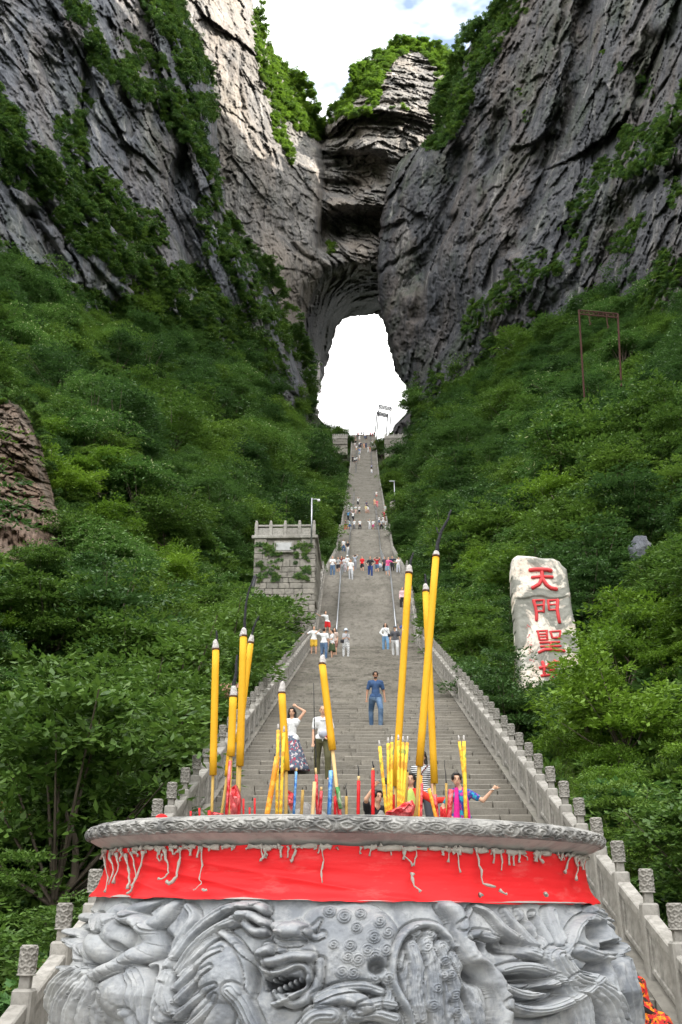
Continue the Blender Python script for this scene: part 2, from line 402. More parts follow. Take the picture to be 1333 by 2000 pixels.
# left cliff, with the shoulder that ends in the green edge
S1 = [(345, -400), (350, 0), (400, 110), (424, 190), (428, 300), (447, 430), (505, 520), (548, 600), (585, 690), (604, 750), (618, 810), (640, 870)]
L1_BASE = [(-260, 560), (0, 610), (60, 610), (110, 650), (200, 680), (330, 740), (470, 830), (570, 880), (640, 880)]
L1_POLY = [(-260, -400)]+S1+L1_BASE[::-1]
d_L1 = rbf([(0, 520, 158), (-250, 560, 120), (200, 590, 186), (330, 650, 208), (470, 740, 236), (570, 790, 262), (612, 820, 280), (0, 300, 172), (0, 0, 192), (200, 0, 224), (345, 0, 258),
            (-250, -400, 210), (345, -400, 310), (425, 300, 264), (500, 520, 262), (582, 690, 276), (200, 300, 206), (350, 300, 238), (300, 500, 205), (400, 600, 228), (0, 700, 150), (300, 800, 195), (600, 870, 280)])
def edge_roll(px, py, poly, w, amt):
    d, _, _ = pline_dist(px, py, poly); return amt*np.maximum(0, 1-d/w)**2
def disp_L1(P, px, py):
    d = facets(P, ax(0.25, .55, -0.8), ax(0.2, 0.8, .55), 1.0, 100)+edge_roll(px, py, S1, 40, 22)
    # ledges that carry the green bands
    for pts, w, a in (([(0, 250), (130, 330), (250, 450), (380, 600)], 55, 9), ([(150, 20), (240, 160), (330, 200), (400, 290), (440, 420), (480, 540)], 32, 7)):
        dd, _, _ = pline_dist(px, py, pts); d = d-a*np.exp(-(dd/w)**2)*0.6
    for pts, w, a in (([(350, 330), (345, 420), (390, 560)], 18, 8), ([(170, 100), (165, 260)], 14, 6), ([(60, 420), (130, 540)], 12, 6)):
        dd, _, _ = pline_dist(px, py, pts); d = d+a*np.exp(-(dd/w)**2)
    return d
cliff_left = relief('cliff_left', M_ROCK_L, -260, 660, -400, 890, 2.1, d_L1, lambda x, y: inpoly(x, y, L1_POLY), disp_L1, 70)

# far buttress, key block above the opening, and the tunnel walls
HOLE = [(618, 900), (621, 830), (624, 790), (630, 745), (640, 702), (652, 662), (662, 640), (668, 627), (690, 620), (715, 619), (740, 613), (748, 626), (756, 655), (766, 705), (775, 735), (840, 760), (840, 900)]
SKY_M = [(300, -300), (497, -300), (494, 0), (510, 70), (530, 100), (560, 140), (585, 180), (600, 210), (614, 240), (624, 262), (628, 272), (631, 248), (650, 215), (680, 192), (706, 150), (730, 112), (760, 92), (790, 80), (830, 88), (860, 98), (890, 110), (960, 120), (960, 900), (560, 900), (400, 880), (300, 600)]
d_M = rbf([(320, 0, 325), (430, 200, 332), (440, 450, 318), (520, 600, 306), (600, 760, 308), (470, 700, 300), (497, 0, 392), (560, 130, 388), (624, 262, 392), (634, 380, 352), (612, 560, 340), (588, 650, 326), (602, 760, 318),
           (470, 100, 352), (520, 300, 342), (560, 450, 335), (480, -300, 440), (330, -300, 400), (640, 262, 394), (700, 250, 372), (800, 250, 374), (880, 250, 384), (720, 140, 404), (810, 90, 430), (890, 110, 425), (760, 180, 384), (700, 380, 362),
           (690, 480, 356), (660, 545, 350), (735, 520, 352), (690, 575, 395), (665, 628, 440), (690, 620, 440), (740, 612, 440), (640, 690, 425), (628, 750, 420), (620, 830, 415), (750, 560, 380), (800, 500, 380), (820, 700, 420), (780, 640, 440), (610, 620, 352), (620, 700, 385), (612, 780, 370), (630, 600, 365)])
def disp_M(P, px, py):
    lay = sstep(615, 650, px)*(1-sstep(560, 600, py))
    a = facets(P, ax(0.1, .15, -1), ax(1, 0.4, .1), 0.8, 200); b = facets(P, ax(1, .1, 0.12), ax(0, .2, 1), 1.15, 300)
    d = a*(1-lay)+b*lay
    # overhangs and hollows of the key block
    for (x, y, rx, ry, k) in ((692, 335, 62, 36, 16), (668, 372, 34, 20, 12), (690, 442, 58, 26, 15), (650, 460, 22, 40, 10), (700, 235, 80, 10, 2), (790, 200, 60, 8, 5), (705, 392, 60, 12, -7), (690, 285, 70, 16, -8), (690, 500, 50, 22, -7), (665, 520, 30, 14, -4), (740, 405, 30, 10, -5)):
        d = d+k*np.exp(-((px-x)/rx)**4-((py-y)/ry)**4)
    # horizontal beds
    zz = P[..., 2]+.12*P[..., 0]+fbm(P*.12, 3, 61)*3.5
    for per, am in ((9.0, 4.2), (3.6, 2.2), (1.7, 1.1)):
        k = np.floor(zz/per); fr = zz/per-k; n0 = vnoise(np.stack([P[..., 0]*.07/per*3, k*7.7, k*3.1], -1), 77); d = d+(n0*am+(fr-.5)*am*.6)*lay
    h_, e_ = planes(P[..., 0]/4.5+zz*.02, zz/3.2, 801); d = d+(h_*2.4+np.maximum(0, .08-e_)*8)*lay
    dd, _, _ = pline_dist(px, py, [(628, 272), (636, 330), (632, 400), (628, 480)]); d = d+14*np.exp(-(dd/9)**2)
    d = d+edge_roll(px, py, SKY_M[1:20], 26, 18)
    return d
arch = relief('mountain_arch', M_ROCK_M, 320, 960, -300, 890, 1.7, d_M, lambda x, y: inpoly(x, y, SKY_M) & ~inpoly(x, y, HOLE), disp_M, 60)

# right cliff
S3 = [(1600, -1010), (1450, -790), (1333, -580), (1250, -460), (1150, -310), (1050, -125), (990, 0), (950, 50), (912, 100), (884, 160), (866, 225), (845, 262), (798, 296), (768, 330), (752, 380), (738, 450), (733, 520), (740, 580), (748, 630), (764, 700), (780, 735), (795, 762), (798, 798), (786, 812), (768, 828), (748, 870)]
R1_BASE = [(1700, 800), (1333, 700), (1190, 680), (1130, 740), (1060, 760), (1000, 800), (950, 840), (880, 860), (830, 880)]
R1_POLY = S3+R1_BASE[::-1]+[(1700, 800), (1700, -1100)]
d_R1 = rbf([(800, 800, 292), (880, 780, 268), (950, 760, 248), (1060, 680, 236), (1190, 600, 216), (1333, 600, 174), (1700, 700, 110), (985, 0, 335), (1333, 0, 226), (1700, 0, 150), (870, 200, 345), (800, 300, 350), (745, 450, 342), (860, 400, 318), (860, 560, 300),
            (745, 600, 330), (790, 740, 312), (1100, 300, 268), (1333, 300, 198), (1000, -300, 370), (1333, -300, 262), (1700, -700, 210), (1100, -700, 430), (900, 500, 292), (1000, 500, 262), (900, 650, 284), (770, 830, 296), (1150, 100, 272)])
def disp_R1(P, px, py):
    d = facets(P, ax(-0.18, .18, -1), ax(-0.3, 1.0, .22), 1.0, 400)+edge_roll(px, py, S3[6:16], 40, 14)+edge_roll(px, py, S3[15:], 12, 7)
    for pts, w, a in (([(900, 300), (870, 420), (800, 560)], 16, 8), ([(1150, 0), (1140, 160), (1060, 330), (1010, 480)], 22, 10), ([(1280, 80), (1250, 180)], 20, 9),
                      ([(1330, 340), (1240, 380), (1180, 500), (1060, 620)], 16, 4), ([(880, 430), (830, 520), (815, 620)], 10, 7), ([(975, 230), (945, 400), (955, 560)], 14, 6)):
        dd, _, _ = pline_dist(px, py, pts); d = d+a*np.exp(-(dd/w)**2)
    for pts, w, a in (([(1333, 230), (1260, 300), (1200, 360), (1130, 420)], 34, 7), ([(1080, 520), (980, 590), (930, 660)], 30, 6), ([(940, 330), (955, 500), (960, 620)], 24, 5)):
        dd, _, _ = pline_dist(px, py, pts); d = d-a*np.exp(-(dd/w)**2)
    return d
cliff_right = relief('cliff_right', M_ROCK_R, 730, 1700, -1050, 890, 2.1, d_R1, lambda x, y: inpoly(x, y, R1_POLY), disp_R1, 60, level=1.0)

# unseen gorge sides round the viewer; the right ridge is added to block sun
def side_ridge(name, sgn, x0, top, mat):
    Y = np.linspace(-240, 160, 60); Z = np.linspace(0, 1, 22); YY, ZZ = np.meshgrid(Y, Z)
    T = (top if top < 200 else 130+(top-130)*sstep(35, 115, YY))*(1+.12*np.sin(YY*.03))
    X = x0+ZZ*42+fbm(np.stack([YY*.03, ZZ*3, YY*0], -1), 4, 9)*14+np.maximum(0, -YY-20)*.35
    P = np.stack([sgn*X, YY, -8+ZZ*T+sz(YY)*.4], -1); ny, nx = YY.shape; idx = np.arange(ny*nx).reshape(ny, nx)
    f = np.stack([idx[:-1, :-1], idx[:-1, 1:], idx[1:, 1:], idx[1:, :-1]], -1).reshape(-1, 4)
    V = P.reshape(-1, 3); t = V[-nx:]+np.array((sgn*60, 0, -20)); V = np.vstack([V, t]); g = idx[-1]
    f2 = np.stack([g[:-1], g[1:], np.arange(ny*nx+1, ny*nx+nx), np.arange(ny*nx, ny*nx+nx-1)], 1)
    o = mk(name, V, np.vstack([f, f2]), mat); o['kind'] = 'structure'; return o
side_ridge('sun_blocking_ridge_right', 1, 84, 340, M_ROCK_R)
side_ridge('mountain_side_left', -1, 92, 80, M_ROCK_L)

# ------------------------------------------------------------------ the ground
def ground():
    X = np.concatenate([-np.geomspace(330, 5.2, 90), np.linspace(-4.6, 4.6, 20), np.geomspace(5.2, 330, 90)])
    Y = np.concatenate([np.linspace(-240, -10, 12), np.linspace(0, 300, 240), np.linspace(305, 420, 12)])
    XX, YY = np.meshgrid(X, Y); Z = terr(XX, YY)+np.where(YY > 12, fbm(np.stack([XX*.4, YY*.4, XX*0], -1), 3, 8)*.25*(np.abs(XX) > 4.5), 0)
    ny, nx = XX.shape; idx = np.arange(ny*nx).reshape(ny, nx)
    f = np.stack([idx[:-1, :-1], idx[:-1, 1:], idx[1:, 1:], idx[1:, :-1]], -1).reshape(-1, 4)
    t = NT('forest_floor'); n = t.noise(0.5, 7, .7); n2 = t.noise(4, 6, .7)
    c = t.mix(t.ramp(n, [(.4, 0), (.6, 1)]), (0.022, 0.035, 0.012), (0.045, 0.04, 0.026)); t.col(t.mix(t.ramp(n2, [(.35, 0), (.7, 1)]), c, (0.018, 0.030, 0.010))); t.set(Roughness=.95); t.bump(n2, .8, .2)
    o = mk('ground', np.stack([XX, YY, Z], -1).reshape(-1, 3), f, t.m); o['kind'] = 'structure'
ground()
m_far = MB(); m_far.add([(-5000, -5000, -16), (5000, -5000, -16), (5000, 5000, -16), (-5000, 5000, -16)], [(0, 1, 2, 3)])
o = m_far.build('distant_ground', plain('distant_woods', (.03, .05, .02), .95, .4, .02)); o['kind'] = 'structure'
# flat landing at the foot of the stairs, under the urn
t = NT('paving_base'); t.col(t.mix(t.noise(3, 5), (0.20, 0.19, 0.17), (0.29, 0.275, 0.25)))
lo = MB().box((0, -8, -2.40), (16, 32.3, .2)).build('landing_pavement', t.m); lo['kind'] = 'structure'
# ------------------------------------------------------------------ foliage
def leaf_mat(name, c1, c2, c3, trans=0.35, rough=0.5, flower=None):
    t = NT(name); r = t.rnd()
    c = t.ramp(r, [(0.0, c1), (0.5, c2), (1.0, c3)])
    n = t.noise(0.9, 4, .65); c = t.mix(t.ramp(n, [(.35, .6), (.62, 0)]), c, tuple(x*0.62 for x in c1))
    g = t.n.new('ShaderNodeNewGeometry'); ri = g.outputs['Random Per Island']
    c = t.mix(t.math('MULTIPLY', ri, 0.55), c, c3)
    if flower: c = t.mix(t.ramp(ri, [(flower[1], 0), (flower[1]+.01, 1)]), c, flower[0])
    t.col(c); t.set(Roughness=rough); t.p.inputs['Specular IOR Level'].default_value = 0.35
    tr = t.n.new('ShaderNodeBsdfTranslucent'); t.l.new(c, tr.inputs[0]); mx = t.n.new('ShaderNodeMixShader'); mx.inputs[0].default_value = trans
    t.l.new(t.p.outputs[0], mx.inputs[1]); t.l.new(tr.outputs[0], mx.inputs[2]); t.l.new(mx.outputs[0], t.out.inputs[0]); return t.m
G_MID = leaf_mat('leaf_green', (0.046, 0.10, 0.020), (0.075, 0.155, 0.026), (0.15, 0.25, 0.038))
G_DARK = leaf_mat('leaf_dark_green', (0.030, 0.072, 0.022), (0.048, 0.11, 0.028), (0.085, 0.165, 0.036))
G_PALE = leaf_mat('leaf_blossoming', (0.052, 0.125, 0.028), (0.078, 0.17, 0.036), (0.15, 0.27, 0.055), flower=((0.45, 0.50, 0.26), 0.965))
G_LIME = leaf_mat('leaf_bright_green', (0.08, 0.165, 0.018), (0.12, 0.22, 0.022), (0.18, 0.30, 0.03), 0.4)
G_BIG = leaf_mat('leaf_broad', (0.040, 0.11, 0.034), (0.060, 0.15, 0.040), (0.095, 0.20, 0.050), 0.35, 0.42)
G_BERRY = leaf_mat('leaf_reddening', (0.040, 0.105, 0.024), (0.07, 0.16, 0.026), (0.13, 0.23, 0.03), flower=((0.30, 0.10, 0.03), 0.93))
BARK = plain('bark', (0.10, 0.08, 0.06), 0.9, 0.35, 6, bump=.4)

def leaves(n, P, D, size, aspect=0.5, fold=0.25, jitter=0.35):
    """n leaf blades: base P, pointing D, each two folded triangles pairs"""
    D = D/np.maximum(np.linalg.norm(D, axis=1), 1e-6)[:, None]
    up = np.tile(np.array((0, 0, 1.0)), (n, 1))+RNG.normal(0, jitter, (n, 3)); S = np.cross(D, up); S /= np.maximum(np.linalg.norm(S, axis=1), 1e-6)[:, None]
    N = np.cross(S, D); L = size*(0.7+.6*RNG.rand(n))[:, None]; W = L*aspect
    a = P; b = P+D*L*.5+S*W*.5-N*W*fold; c = P+D*L-N*L*.12; d = P+D*L*.5-S*W*.5-N*W*fold
    V = np.stack([a, b, c, d], 1).reshape(-1, 3); i = np.arange(n)*4
    return V, np.stack([i, i+1, i+2, i+3], 1)
def crown(name, mat, R, H, nclump, nleaf, lsize, aspect=.5, flat=0.35, droop=0.1, z0=0.0, seed=0, spread=1.0, layered=0):
    """layered sprays of leaves over a rough dome: gaps between the sprays let the dark show through"""
    rs = np.random.RandomState(seed+100); Vs = []; Fs = []; off = 0; br = MB()
    nl_ = 6; lobes = []
    for k in range(nl_):
        a = 6.283*(k+.6*rs.rand())/nl_; q = .25+.45*rs.rand(); lobes.append((np.array((R*q*math.cos(a), R*q*math.sin(a), z0+H*(.02+.62*rs.rand()))), np.array((R*.55, R*.55, H*.30))*(.75+.5*rs.rand())))
    lobes.append((np.array((R*.15*rs.normal(), R*.15*rs.normal(), z0+H*.72)), np.array((R*.5, R*.5, H*.33))))
    for k in range(nclump):
        lc, lr = lobes[k % len(lobes)]
        d3 = rs.normal(0, 1, 3); d3 /= np.linalg.norm(d3); d3[2] = abs(d3[2])*1.1-.35
        c = lc+d3*lr*(.55+.5*rs.rand()); c[2] = max(c[2], .25)
        if layered: c[2] = round(c[2]/layered+.15*rs.normal())*layered+(seed % 3)*.1+rs.normal(0, .05)
        rad = R*(.15+.20*rs.rand()**1.5)*spread
        n = nleaf; a = rs.rand(n)*6.283; q = np.sqrt(rs.rand(n))
        tilt = rs.normal(0, .25, 2)
        x = q*np.cos(a)*rad; y = q*np.sin(a)*rad
        z = x*tilt[0]+y*tilt[1]+rs.normal(0, rad*flat*.5, n)-q*q*rad*droop*2
        P = c+np.stack([x, y, z], 1)
        out = np.stack([np.cos(a), np.sin(a), rs.normal(-droop, .25, n)], 1)+rs.normal(0, .35, (n, 3))+c/np.linalg.norm(c+1e-6)*.4
        V, Fc = leaves(n, P, out, lsize, aspect); Vs.append(V); Fs.append(Fc+off); off += len(V)
        if k % 8 == 0: br.tube([(0, 0, z0*.6), c*np.array((.5, .5, .62)), c], [R*.018, R*.012, R*.005], 3, False)
    o = mk(name, np.vstack(Vs), np.vstack(Fs), mat, link=False)
    return o.data, br
def bamboo_mesh(name, mat, seed=0, H=4.0, n=26, ls=.17):
    rs = np.random.RandomState(seed); Vs = []; Fs = []; off = 0; br = MB()
    for k in range(n):
        th = rs.rand()*6.28; L = H*(.6+.4*rs.rand()); bend = .5+rs.rand()*1.2; r0 = rs.rand()*.5
        t = np.linspace(0, 1, 9); st = np.stack([np.cos(th)*(r0+bend*t**2.2*1.2), np.sin(th)*(r0+bend*t**2.2*1.2), L*(t-.22*t**3*bend)], 1)
        br.tube(list(st), [.012*(1-.8*a) for a in t], 3, False)
        m = 95; tt = .3+.7*rs.rand(m); P = np.stack([np.interp(tt, t, st[:, j]) for j in range(3)], 1)+rs.normal(0, .11, (m, 3))
        D = rs.normal(0, .8, (m, 3))+np.array((math.cos(th)*.5, math.sin(th)*.5, -.6))
        V, Fc = leaves(m, P, D, ls, .13, .1); Vs.append(V); Fs.append(Fc+off); off += len(V)
    return mk(name, np.vstack(Vs), np.vstack(Fs), mat, link=False).data, br
def trunk_mesh(name, br, h, r=0.09, seed=0):
    m = MB(); rs = np.random.RandomState(seed)
    pts = [np.array((0, 0, -.8))]+[np.array((rs.normal(0, .1)*k, rs.normal(0, .1)*k, h*k/4)) for k in range(0, 5)]
    m.tube(pts, [r*1.3, r*1.1, r, r*.85, r*.65, r*.4], 7); m.add(br.v, br.f)
    return m.build(name, BARK, smooth=True, link=False).data

# kinds of tree: (crown data, trunk data), all about 4 m across
TREES = {}
def kind(key, mat, R, H, nc, nl, ls, **k):
    out = []
    for s in range(k.pop('variants', 2)):
        cr, br = crown('crown', mat, R, H, nc, nl, ls, z0=1.1, seed=s*7+len(TREES)*3, **k); out.append((cr, trunk_mesh('trunk', br, 2.2, seed=s)))
    TREES[key] = out
kind('broad', G_MID, 2.6, 3.7, 150, 66, 0.20, aspect=.5, flat=.13, variants=3, layered=.62, spread=1.15)
kind('dark', G_DARK, 2.4, 4.2, 150, 64, 0.19, aspect=.45, flat=.16, variants=3, layered=.8, spread=1.1)
kind('pale', G_PALE, 2.6, 3.5, 145, 64, 0.20, aspect=.42, flat=.12, droop=.2, layered=.7, spread=1.15)
kind('lime', G_LIME, 2.0, 2.2, 80, 75, 0.17, aspect=.45, flat=.35)
kind('big', G_BIG, 1.7, 2.2, 60, 26, 0.34, aspect=.8, flat=.3, variants=1)
kind('berry', G_BERRY, 1.7, 2.3, 80, 42, 0.19, aspect=.72, flat=.3, variants=1)
TREES['bamboo'] = []
for s in range(2):
    d, br = bamboo_mesh('crown', G_LIME, s); TREES['bamboo'].append((d, trunk_mesh('trunk', br, .5, .03, s)))
# small tufts for cliffs and far woods
def tuft(name, mat, seed, nl=260, ls=.20):
    rs = np.random.RandomState(seed); Vs = []; Fs = []; off = 0
    for k in range(9):
        c = rs.normal(0, .42, 3)*np.array((1, 1, .8)); n = nl//3; d = rs.normal(0, 1, (n, 3)); d /= np.linalg.norm(d, axis=1)[:, None]; d[:, 2] = np.abs(d[:, 2])*.7
        P = c+d*.42*(rs.rand(n)**.5)[:, None]*np.array((1, 1, .5)); V, Fc = leaves(n, P, d+rs.normal(0, .4, (n, 3)), ls, .55); Vs.append(V); Fs.append(Fc+off); off += len(V)
    return mk(name, np.vstack(Vs), np.vstack(Fs), mat, link=False)
def lib(name, objs):
    c = bpy.data.collections.new(name)
    for i, o in enumerate(objs): o.name = '%s_%02d' % (name, i); c.objects.link(o)
    return c
CLIFF_LIB = lib('cliff_tufts', [tuft('tuft', m, i) for i, m in enumerate((G_MID, G_DARK, G_MID, G_PALE))])
LIT_LIB = lib('bright_tufts', [tuft('tuft', m, 10+i) for i, m in enumerate((G_LIME, G_MID, G_LIME))])
WOOD_LIB = lib('wood_crowns', [bpy.data.objects.new('w', TREES[k][i % len(TREES[k])][0]) for i, k in enumerate(('broad', 'dark', 'pale', 'broad', 'dark'))])

def scatter(name, P, S, R, coll, npick):
    """one object of kind stuff: instances on points through geometry nodes"""
    me = bpy.data.meshes.new(name); n = len(P); me.vertices.add(n); me.vertices.foreach_set('co', np.asarray(P, np.float32).ravel())
    a = me.attributes.new('sc', 'FLOAT', 'POINT'); a.data.foreach_set('value', np.asarray(S, np.float32))
    a = me.attributes.new('rot', 'FLOAT_VECTOR', 'POINT'); a.data.foreach_set('vector', np.asarray(R, np.float32).ravel())
    a = me.attributes.new('pick', 'INT', 'POINT'); a.data.foreach_set('value', RNG.randint(0, npick, n).astype(np.int32))
    o = bpy.data.objects.new(name, me); COL.objects.link(o); o['kind'] = 'stuff'
    ng = bpy.data.node_groups.new(name, 'GeometryNodeTree')
    ng.interface.new_socket('Geometry', in_out='INPUT', socket_type='NodeSocketGeometry'); ng.interface.new_socket('Geometry', in_out='OUTPUT', socket_type='NodeSocketGeometry')
    N = ng.nodes; L = ng.links; gi = N.new('NodeGroupInput'); go = N.new('NodeGroupOutput'); ip = N.new('GeometryNodeInstanceOnPoints'); ci = N.new('GeometryNodeCollectionInfo')
    ci.inputs['Collection'].default_value = coll; ci.inputs['Separate Children'].default_value = True; ci.inputs['Reset Children'].default_value = True
    def na(nm, ty):
        q = N.new('GeometryNodeInputNamedAttribute'); q.data_type = ty; q.inputs[0].default_value = nm; return q.outputs[0]
    ip.inputs['Pick Instance'].default_value = True
    L.new(gi.outputs[0], ip.inputs['Points']); L.new(ci.outputs[0], ip.inputs['Instance']); L.new(na('pick', 'INT'), ip.inputs['Instance Index'])
    L.new(na('rot', 'FLOAT_VECTOR'), ip.inputs['Rotation']); L.new(na('sc', 'FLOAT'), ip.inputs['Scale']); L.new(ip.outputs[0], go.inputs[0])
    md = o.modifiers.new('scatter', 'NODES'); md.node_group = ng; return o

# ------------------------------------------------------------------ green on the cliffs
def surf_points(depth, disp, n, polys, r_px, out=0.3, lib_=None, name='cliff_shrubs', npick=4, excl=None, thin=0.5):
    PX = []; PY = []
    for poly, dens in polys:
        p = np.array(poly, float); a, b = p.min(0), p.max(0); m = int((b[0]-a[0])*(b[1]-a[1])*dens)
        x = a[0]+RNG.rand(m)*(b[0]-a[0]); y = a[1]+RNG.rand(m)*(b[1]-a[1])
        j = fbm(np.stack([x*.02, y*.02, x*0], -1), 3, 3)*22; k = fbm(np.stack([x*.02, y*.02, x*0+9], -1), 3, 4)*22
        keep = inpoly(x+j, y+k, poly) & (fbm(np.stack([x*.035, y*.035, x*0+5], -1), 4, 12) > -thin*RNG.rand(m))
        PX.append(x[keep]); PY.append(y[keep])
    x = np.concatenate(PX); y = np.concatenate(PY)
    c0 = depth(x, y); P0 = at(x, y, c0); c = c0+disp(P0, x, y)
    s = r_px*(0.55+.9*RNG.rand(len(x))**1.6)*c/F
    P = at(x, y, c-s*out)
    R = np.stack([RNG.normal(0, .25, len(x)), RNG.normal(0, .25, len(x)), RNG.rand(len(x))*6.28], 1)
    return scatter(name, P, s, R, lib_ or CLIFF_LIB, npick)
def band(pts, w):
    """polyline with widths -> polygon"""
    A = []; B = []
    for i, (x, y) in enumerate(pts):
        x0, y0 = pts[max(i-1, 0)][:2]; x1, y1 = pts[min(i+1, len(pts)-1)][:2]; d = math.hypot(x1-x0, y1-y0)+1e-6; nx, ny = -(y1-y0)/d, (x1-x0)/d; ww = w[i]/2
        A.append((x+nx*ww, y+ny*ww)); B.append((x-nx*ww, y-ny*ww))
    return A+B[::-1]
L1_GREEN = [
    (band([(300, -30), (345, 60), (375, 125), (400, 190), (420, 245)], [80, 60, 55, 50, 12]), .055),
    (band([(135, -20), (165, 50), (200, 110), (260, 155), (330, 195), (385, 270), (412, 325), (430, 390), (447, 450)], [40, 26, 40, 60, 64, 46, 30, 26, 30]), .05),
    (band([(235, 70), (290, 110), (330, 160)], [20, 34, 40]), .045),
    (band([(435, 440), (480, 520), (530, 590), (575, 670), (600, 740)], [40, 90, 80, 60, 30]), .042),
    (band([(-30, 170), (30, 235), (20, 330)], [50, 40, 60]), .05),
    (band([(-30, 300), (60, 330), (140, 400), (230, 470), (320, 550), (400, 630), (480, 720)], [100, 90, 100, 100, 95, 100, 90]), .05),
    (band([(140, 215), (135, 270), (180, 350), (260, 420), (330, 470)], [50, 60, 50, 46, 40]), .045),
    (band([(340, 520), (400, 600), (470, 690), (540, 760)], [50, 90, 100, 90]), .03),
    (band([(240, 570), (300, 620), (400, 700)], [60, 90, 80]), .05),
    (band([(60, 130), (70, 160)], [24, 24]), .02), (band([(150, 130), (175, 210)], [14, 24]), .03),
    (band([(-20, 480), (60, 540), (160, 580), (280, 640)], [40, 50, 50, 40]), .05),
    (band([(390, 380), (430, 520)], [22, 60]), .02), (band([(470, 600), (540, 770)], [60, 60]), .015),
]
surf_points(d_L1, disp_L1, 0, L1_GREEN, 7.6, name='cliff_shrubs_left', thin=.42)
M_GREEN = [
    (band([(500, -40), (503, 30), (507, 80)], [22, 26, 30]), .07), (band([(500, 85), (535, 140), (575, 195), (605, 240), (627, 275)], [26, 60, 62, 34, 16]), .075),
    (band([(520, 150), (545, 220), (560, 290), (570, 320)], [20, 26, 16, 8]), .05), (band([(600, 200), (630, 270)], [16, 22]), .06),
]
surf_points(d_M, disp_M, 0, M_GREEN, 7, lib_=LIT_LIB, npick=3, name='shrubs_on_sunlit_edge', out=.8)
K_GREEN = [
    (band([(645, 235), (680, 205), (715, 165), (740, 118), (790, 88), (850, 98), (890, 118)], [30, 34, 30, 40, 34, 34, 34]), .085),
    (band([(700, 130), (730, 180), (735, 215)], [40, 40, 14]), .07), (band([(655, 220), (700, 225), (740, 228)], [30, 18, 8]), .06),
    (band([(860, 120), (880, 150), (868, 200)], [34, 34, 20]), .06), (band([(720, 205), (760, 210), (820, 200)], [6, 6, 4]), .03),
    (band([(632, 235), (640, 275)], [16, 12]), .08), ([(655, 480), (650, 530), (640, 530), (645, 470)], .02),
]
surf_points(d_M, disp_M, 0, K_GREEN, 7, lib_=LIT_LIB, npick=3, name='shrubs_on_key_block', out=.9)
R1_GREEN = [
    (band([(1025, -60), (985, 20), (945, 75), (915, 130), (893, 190), (868, 240), (830, 285)], [70, 60, 66, 66, 66, 50, 20]), .06),
    (band([(1020, 20), (960, 110), (925, 150)], [22, 22, 14]), .03),
    ([(1335, 150), (1345, 240), (1290, 320), (1240, 352), (1200, 345), (1215, 250), (1262, 245), (1300, 210)], .055),
    (band([(1200, 310), (1150, 370), (1120, 430)], [40, 36, 16]), .03), (band([(1260, 430), (1215, 470), (1180, 500)], [30, 40, 26]), .04),
    (band([(1333, 500), (1290, 560), (1240, 600)], [40, 60, 60]), .05), (band([(1080, 510), (1010, 560), (955, 600), (915, 660)], [50, 60, 50, 30]), .04),
    (band([(1080, 620), (1000, 670), (960, 720), (860, 770), (800, 805)], [90, 60, 40, 34, 26]), .045), (band([(1333, 640), (1240, 600), (1150, 640), (1060, 690)], [80, 60, 60, 60]), .05),
    (band([(1170, 90), (1240, 130), (1270, 190)], [20, 30, 20]), .015), (band([(1010, 170), (1040, 240)], [20, 10]), .02), (band([(1333, 340), (1310, 400)], [30, 20]), .03),
    (band([(1100, 440), (1140, 520)], [50, 50]), .012), (band([(780, 790), (830, 760), (870, 700)], [24, 30, 12]), .03),
]
surf_points(d_R1, disp_R1, 0, R1_GREEN, 6.8, name='cliff_shrubs_right', thin=.5)

# ------------------------------------------------------------------ forest on the slopes
def visible(P, slack=3.0):
    """rough line-of-sight test against the bare slope"""
    P = np.asarray(P, float); ok = np.ones(len(P), bool)
    for f in np.linspace(.08, .93, 28):
        Q = P*f; ok &= Q[:, 2] > terr(Q[:, 0], Q[:, 1])-0.2
    return ok
KEEP_OUT = []   # (poly in plan or test function) filled below
def blocked(X, Y):
    b = (np.abs(X) < hw(Y)+1.5) | (Y > 300)
    # tower, stele, hut, walls
    b |= (X > -10.6) & (X < -2.5) & (Y > 57.5) & (Y < 70)          # tower
    b |= (np.hypot(X-10.2, Y-44) < 4.0)                           # stele
    b |= (X > -13.5) & (X < -6.5) & (Y > 26) & (Y < 44) & (np.abs(X+6.2+(Y-34)*.22) < 1.5)
    b |= (np.abs(X) > 5.0) & (np.abs(X) < 17) & (Y > 230) & (Y < 239)
    return b
cand = []
yy = 6.0
while yy < 300:
    step = 1.55+yy*0.0115; half = 0.42*yy+14
    xs = np.arange(-half, half, step)
    X = xs+RNG.normal(0, step*.55, len(xs)); Y = yy+RNG.normal(0, step*.6, len(xs))
    for a, b in zip(X, Y): cand.append((a, b, step))
    yy += step*.95
cand = np.array(cand); cand = cand[~blocked(cand[:, 0], cand[:, 1])]
zc = terr(cand[:, 0], cand[:, 1]); P = np.stack([cand[:, 0], cand[:, 1], zc], 1)
px, py, cc = proj(P+np.array((0, 0, 2.0)))
m = (cc > 3) & (px > -160) & (px < 1500) & (py > 300) & (py < 2250) & visible(P+np.array((0, 0, 4.5)))
cand = cand[m]; P = P[m]; px = px[m]; py = py[m]; cc = cc[m]
SF = np.ones(len(P))
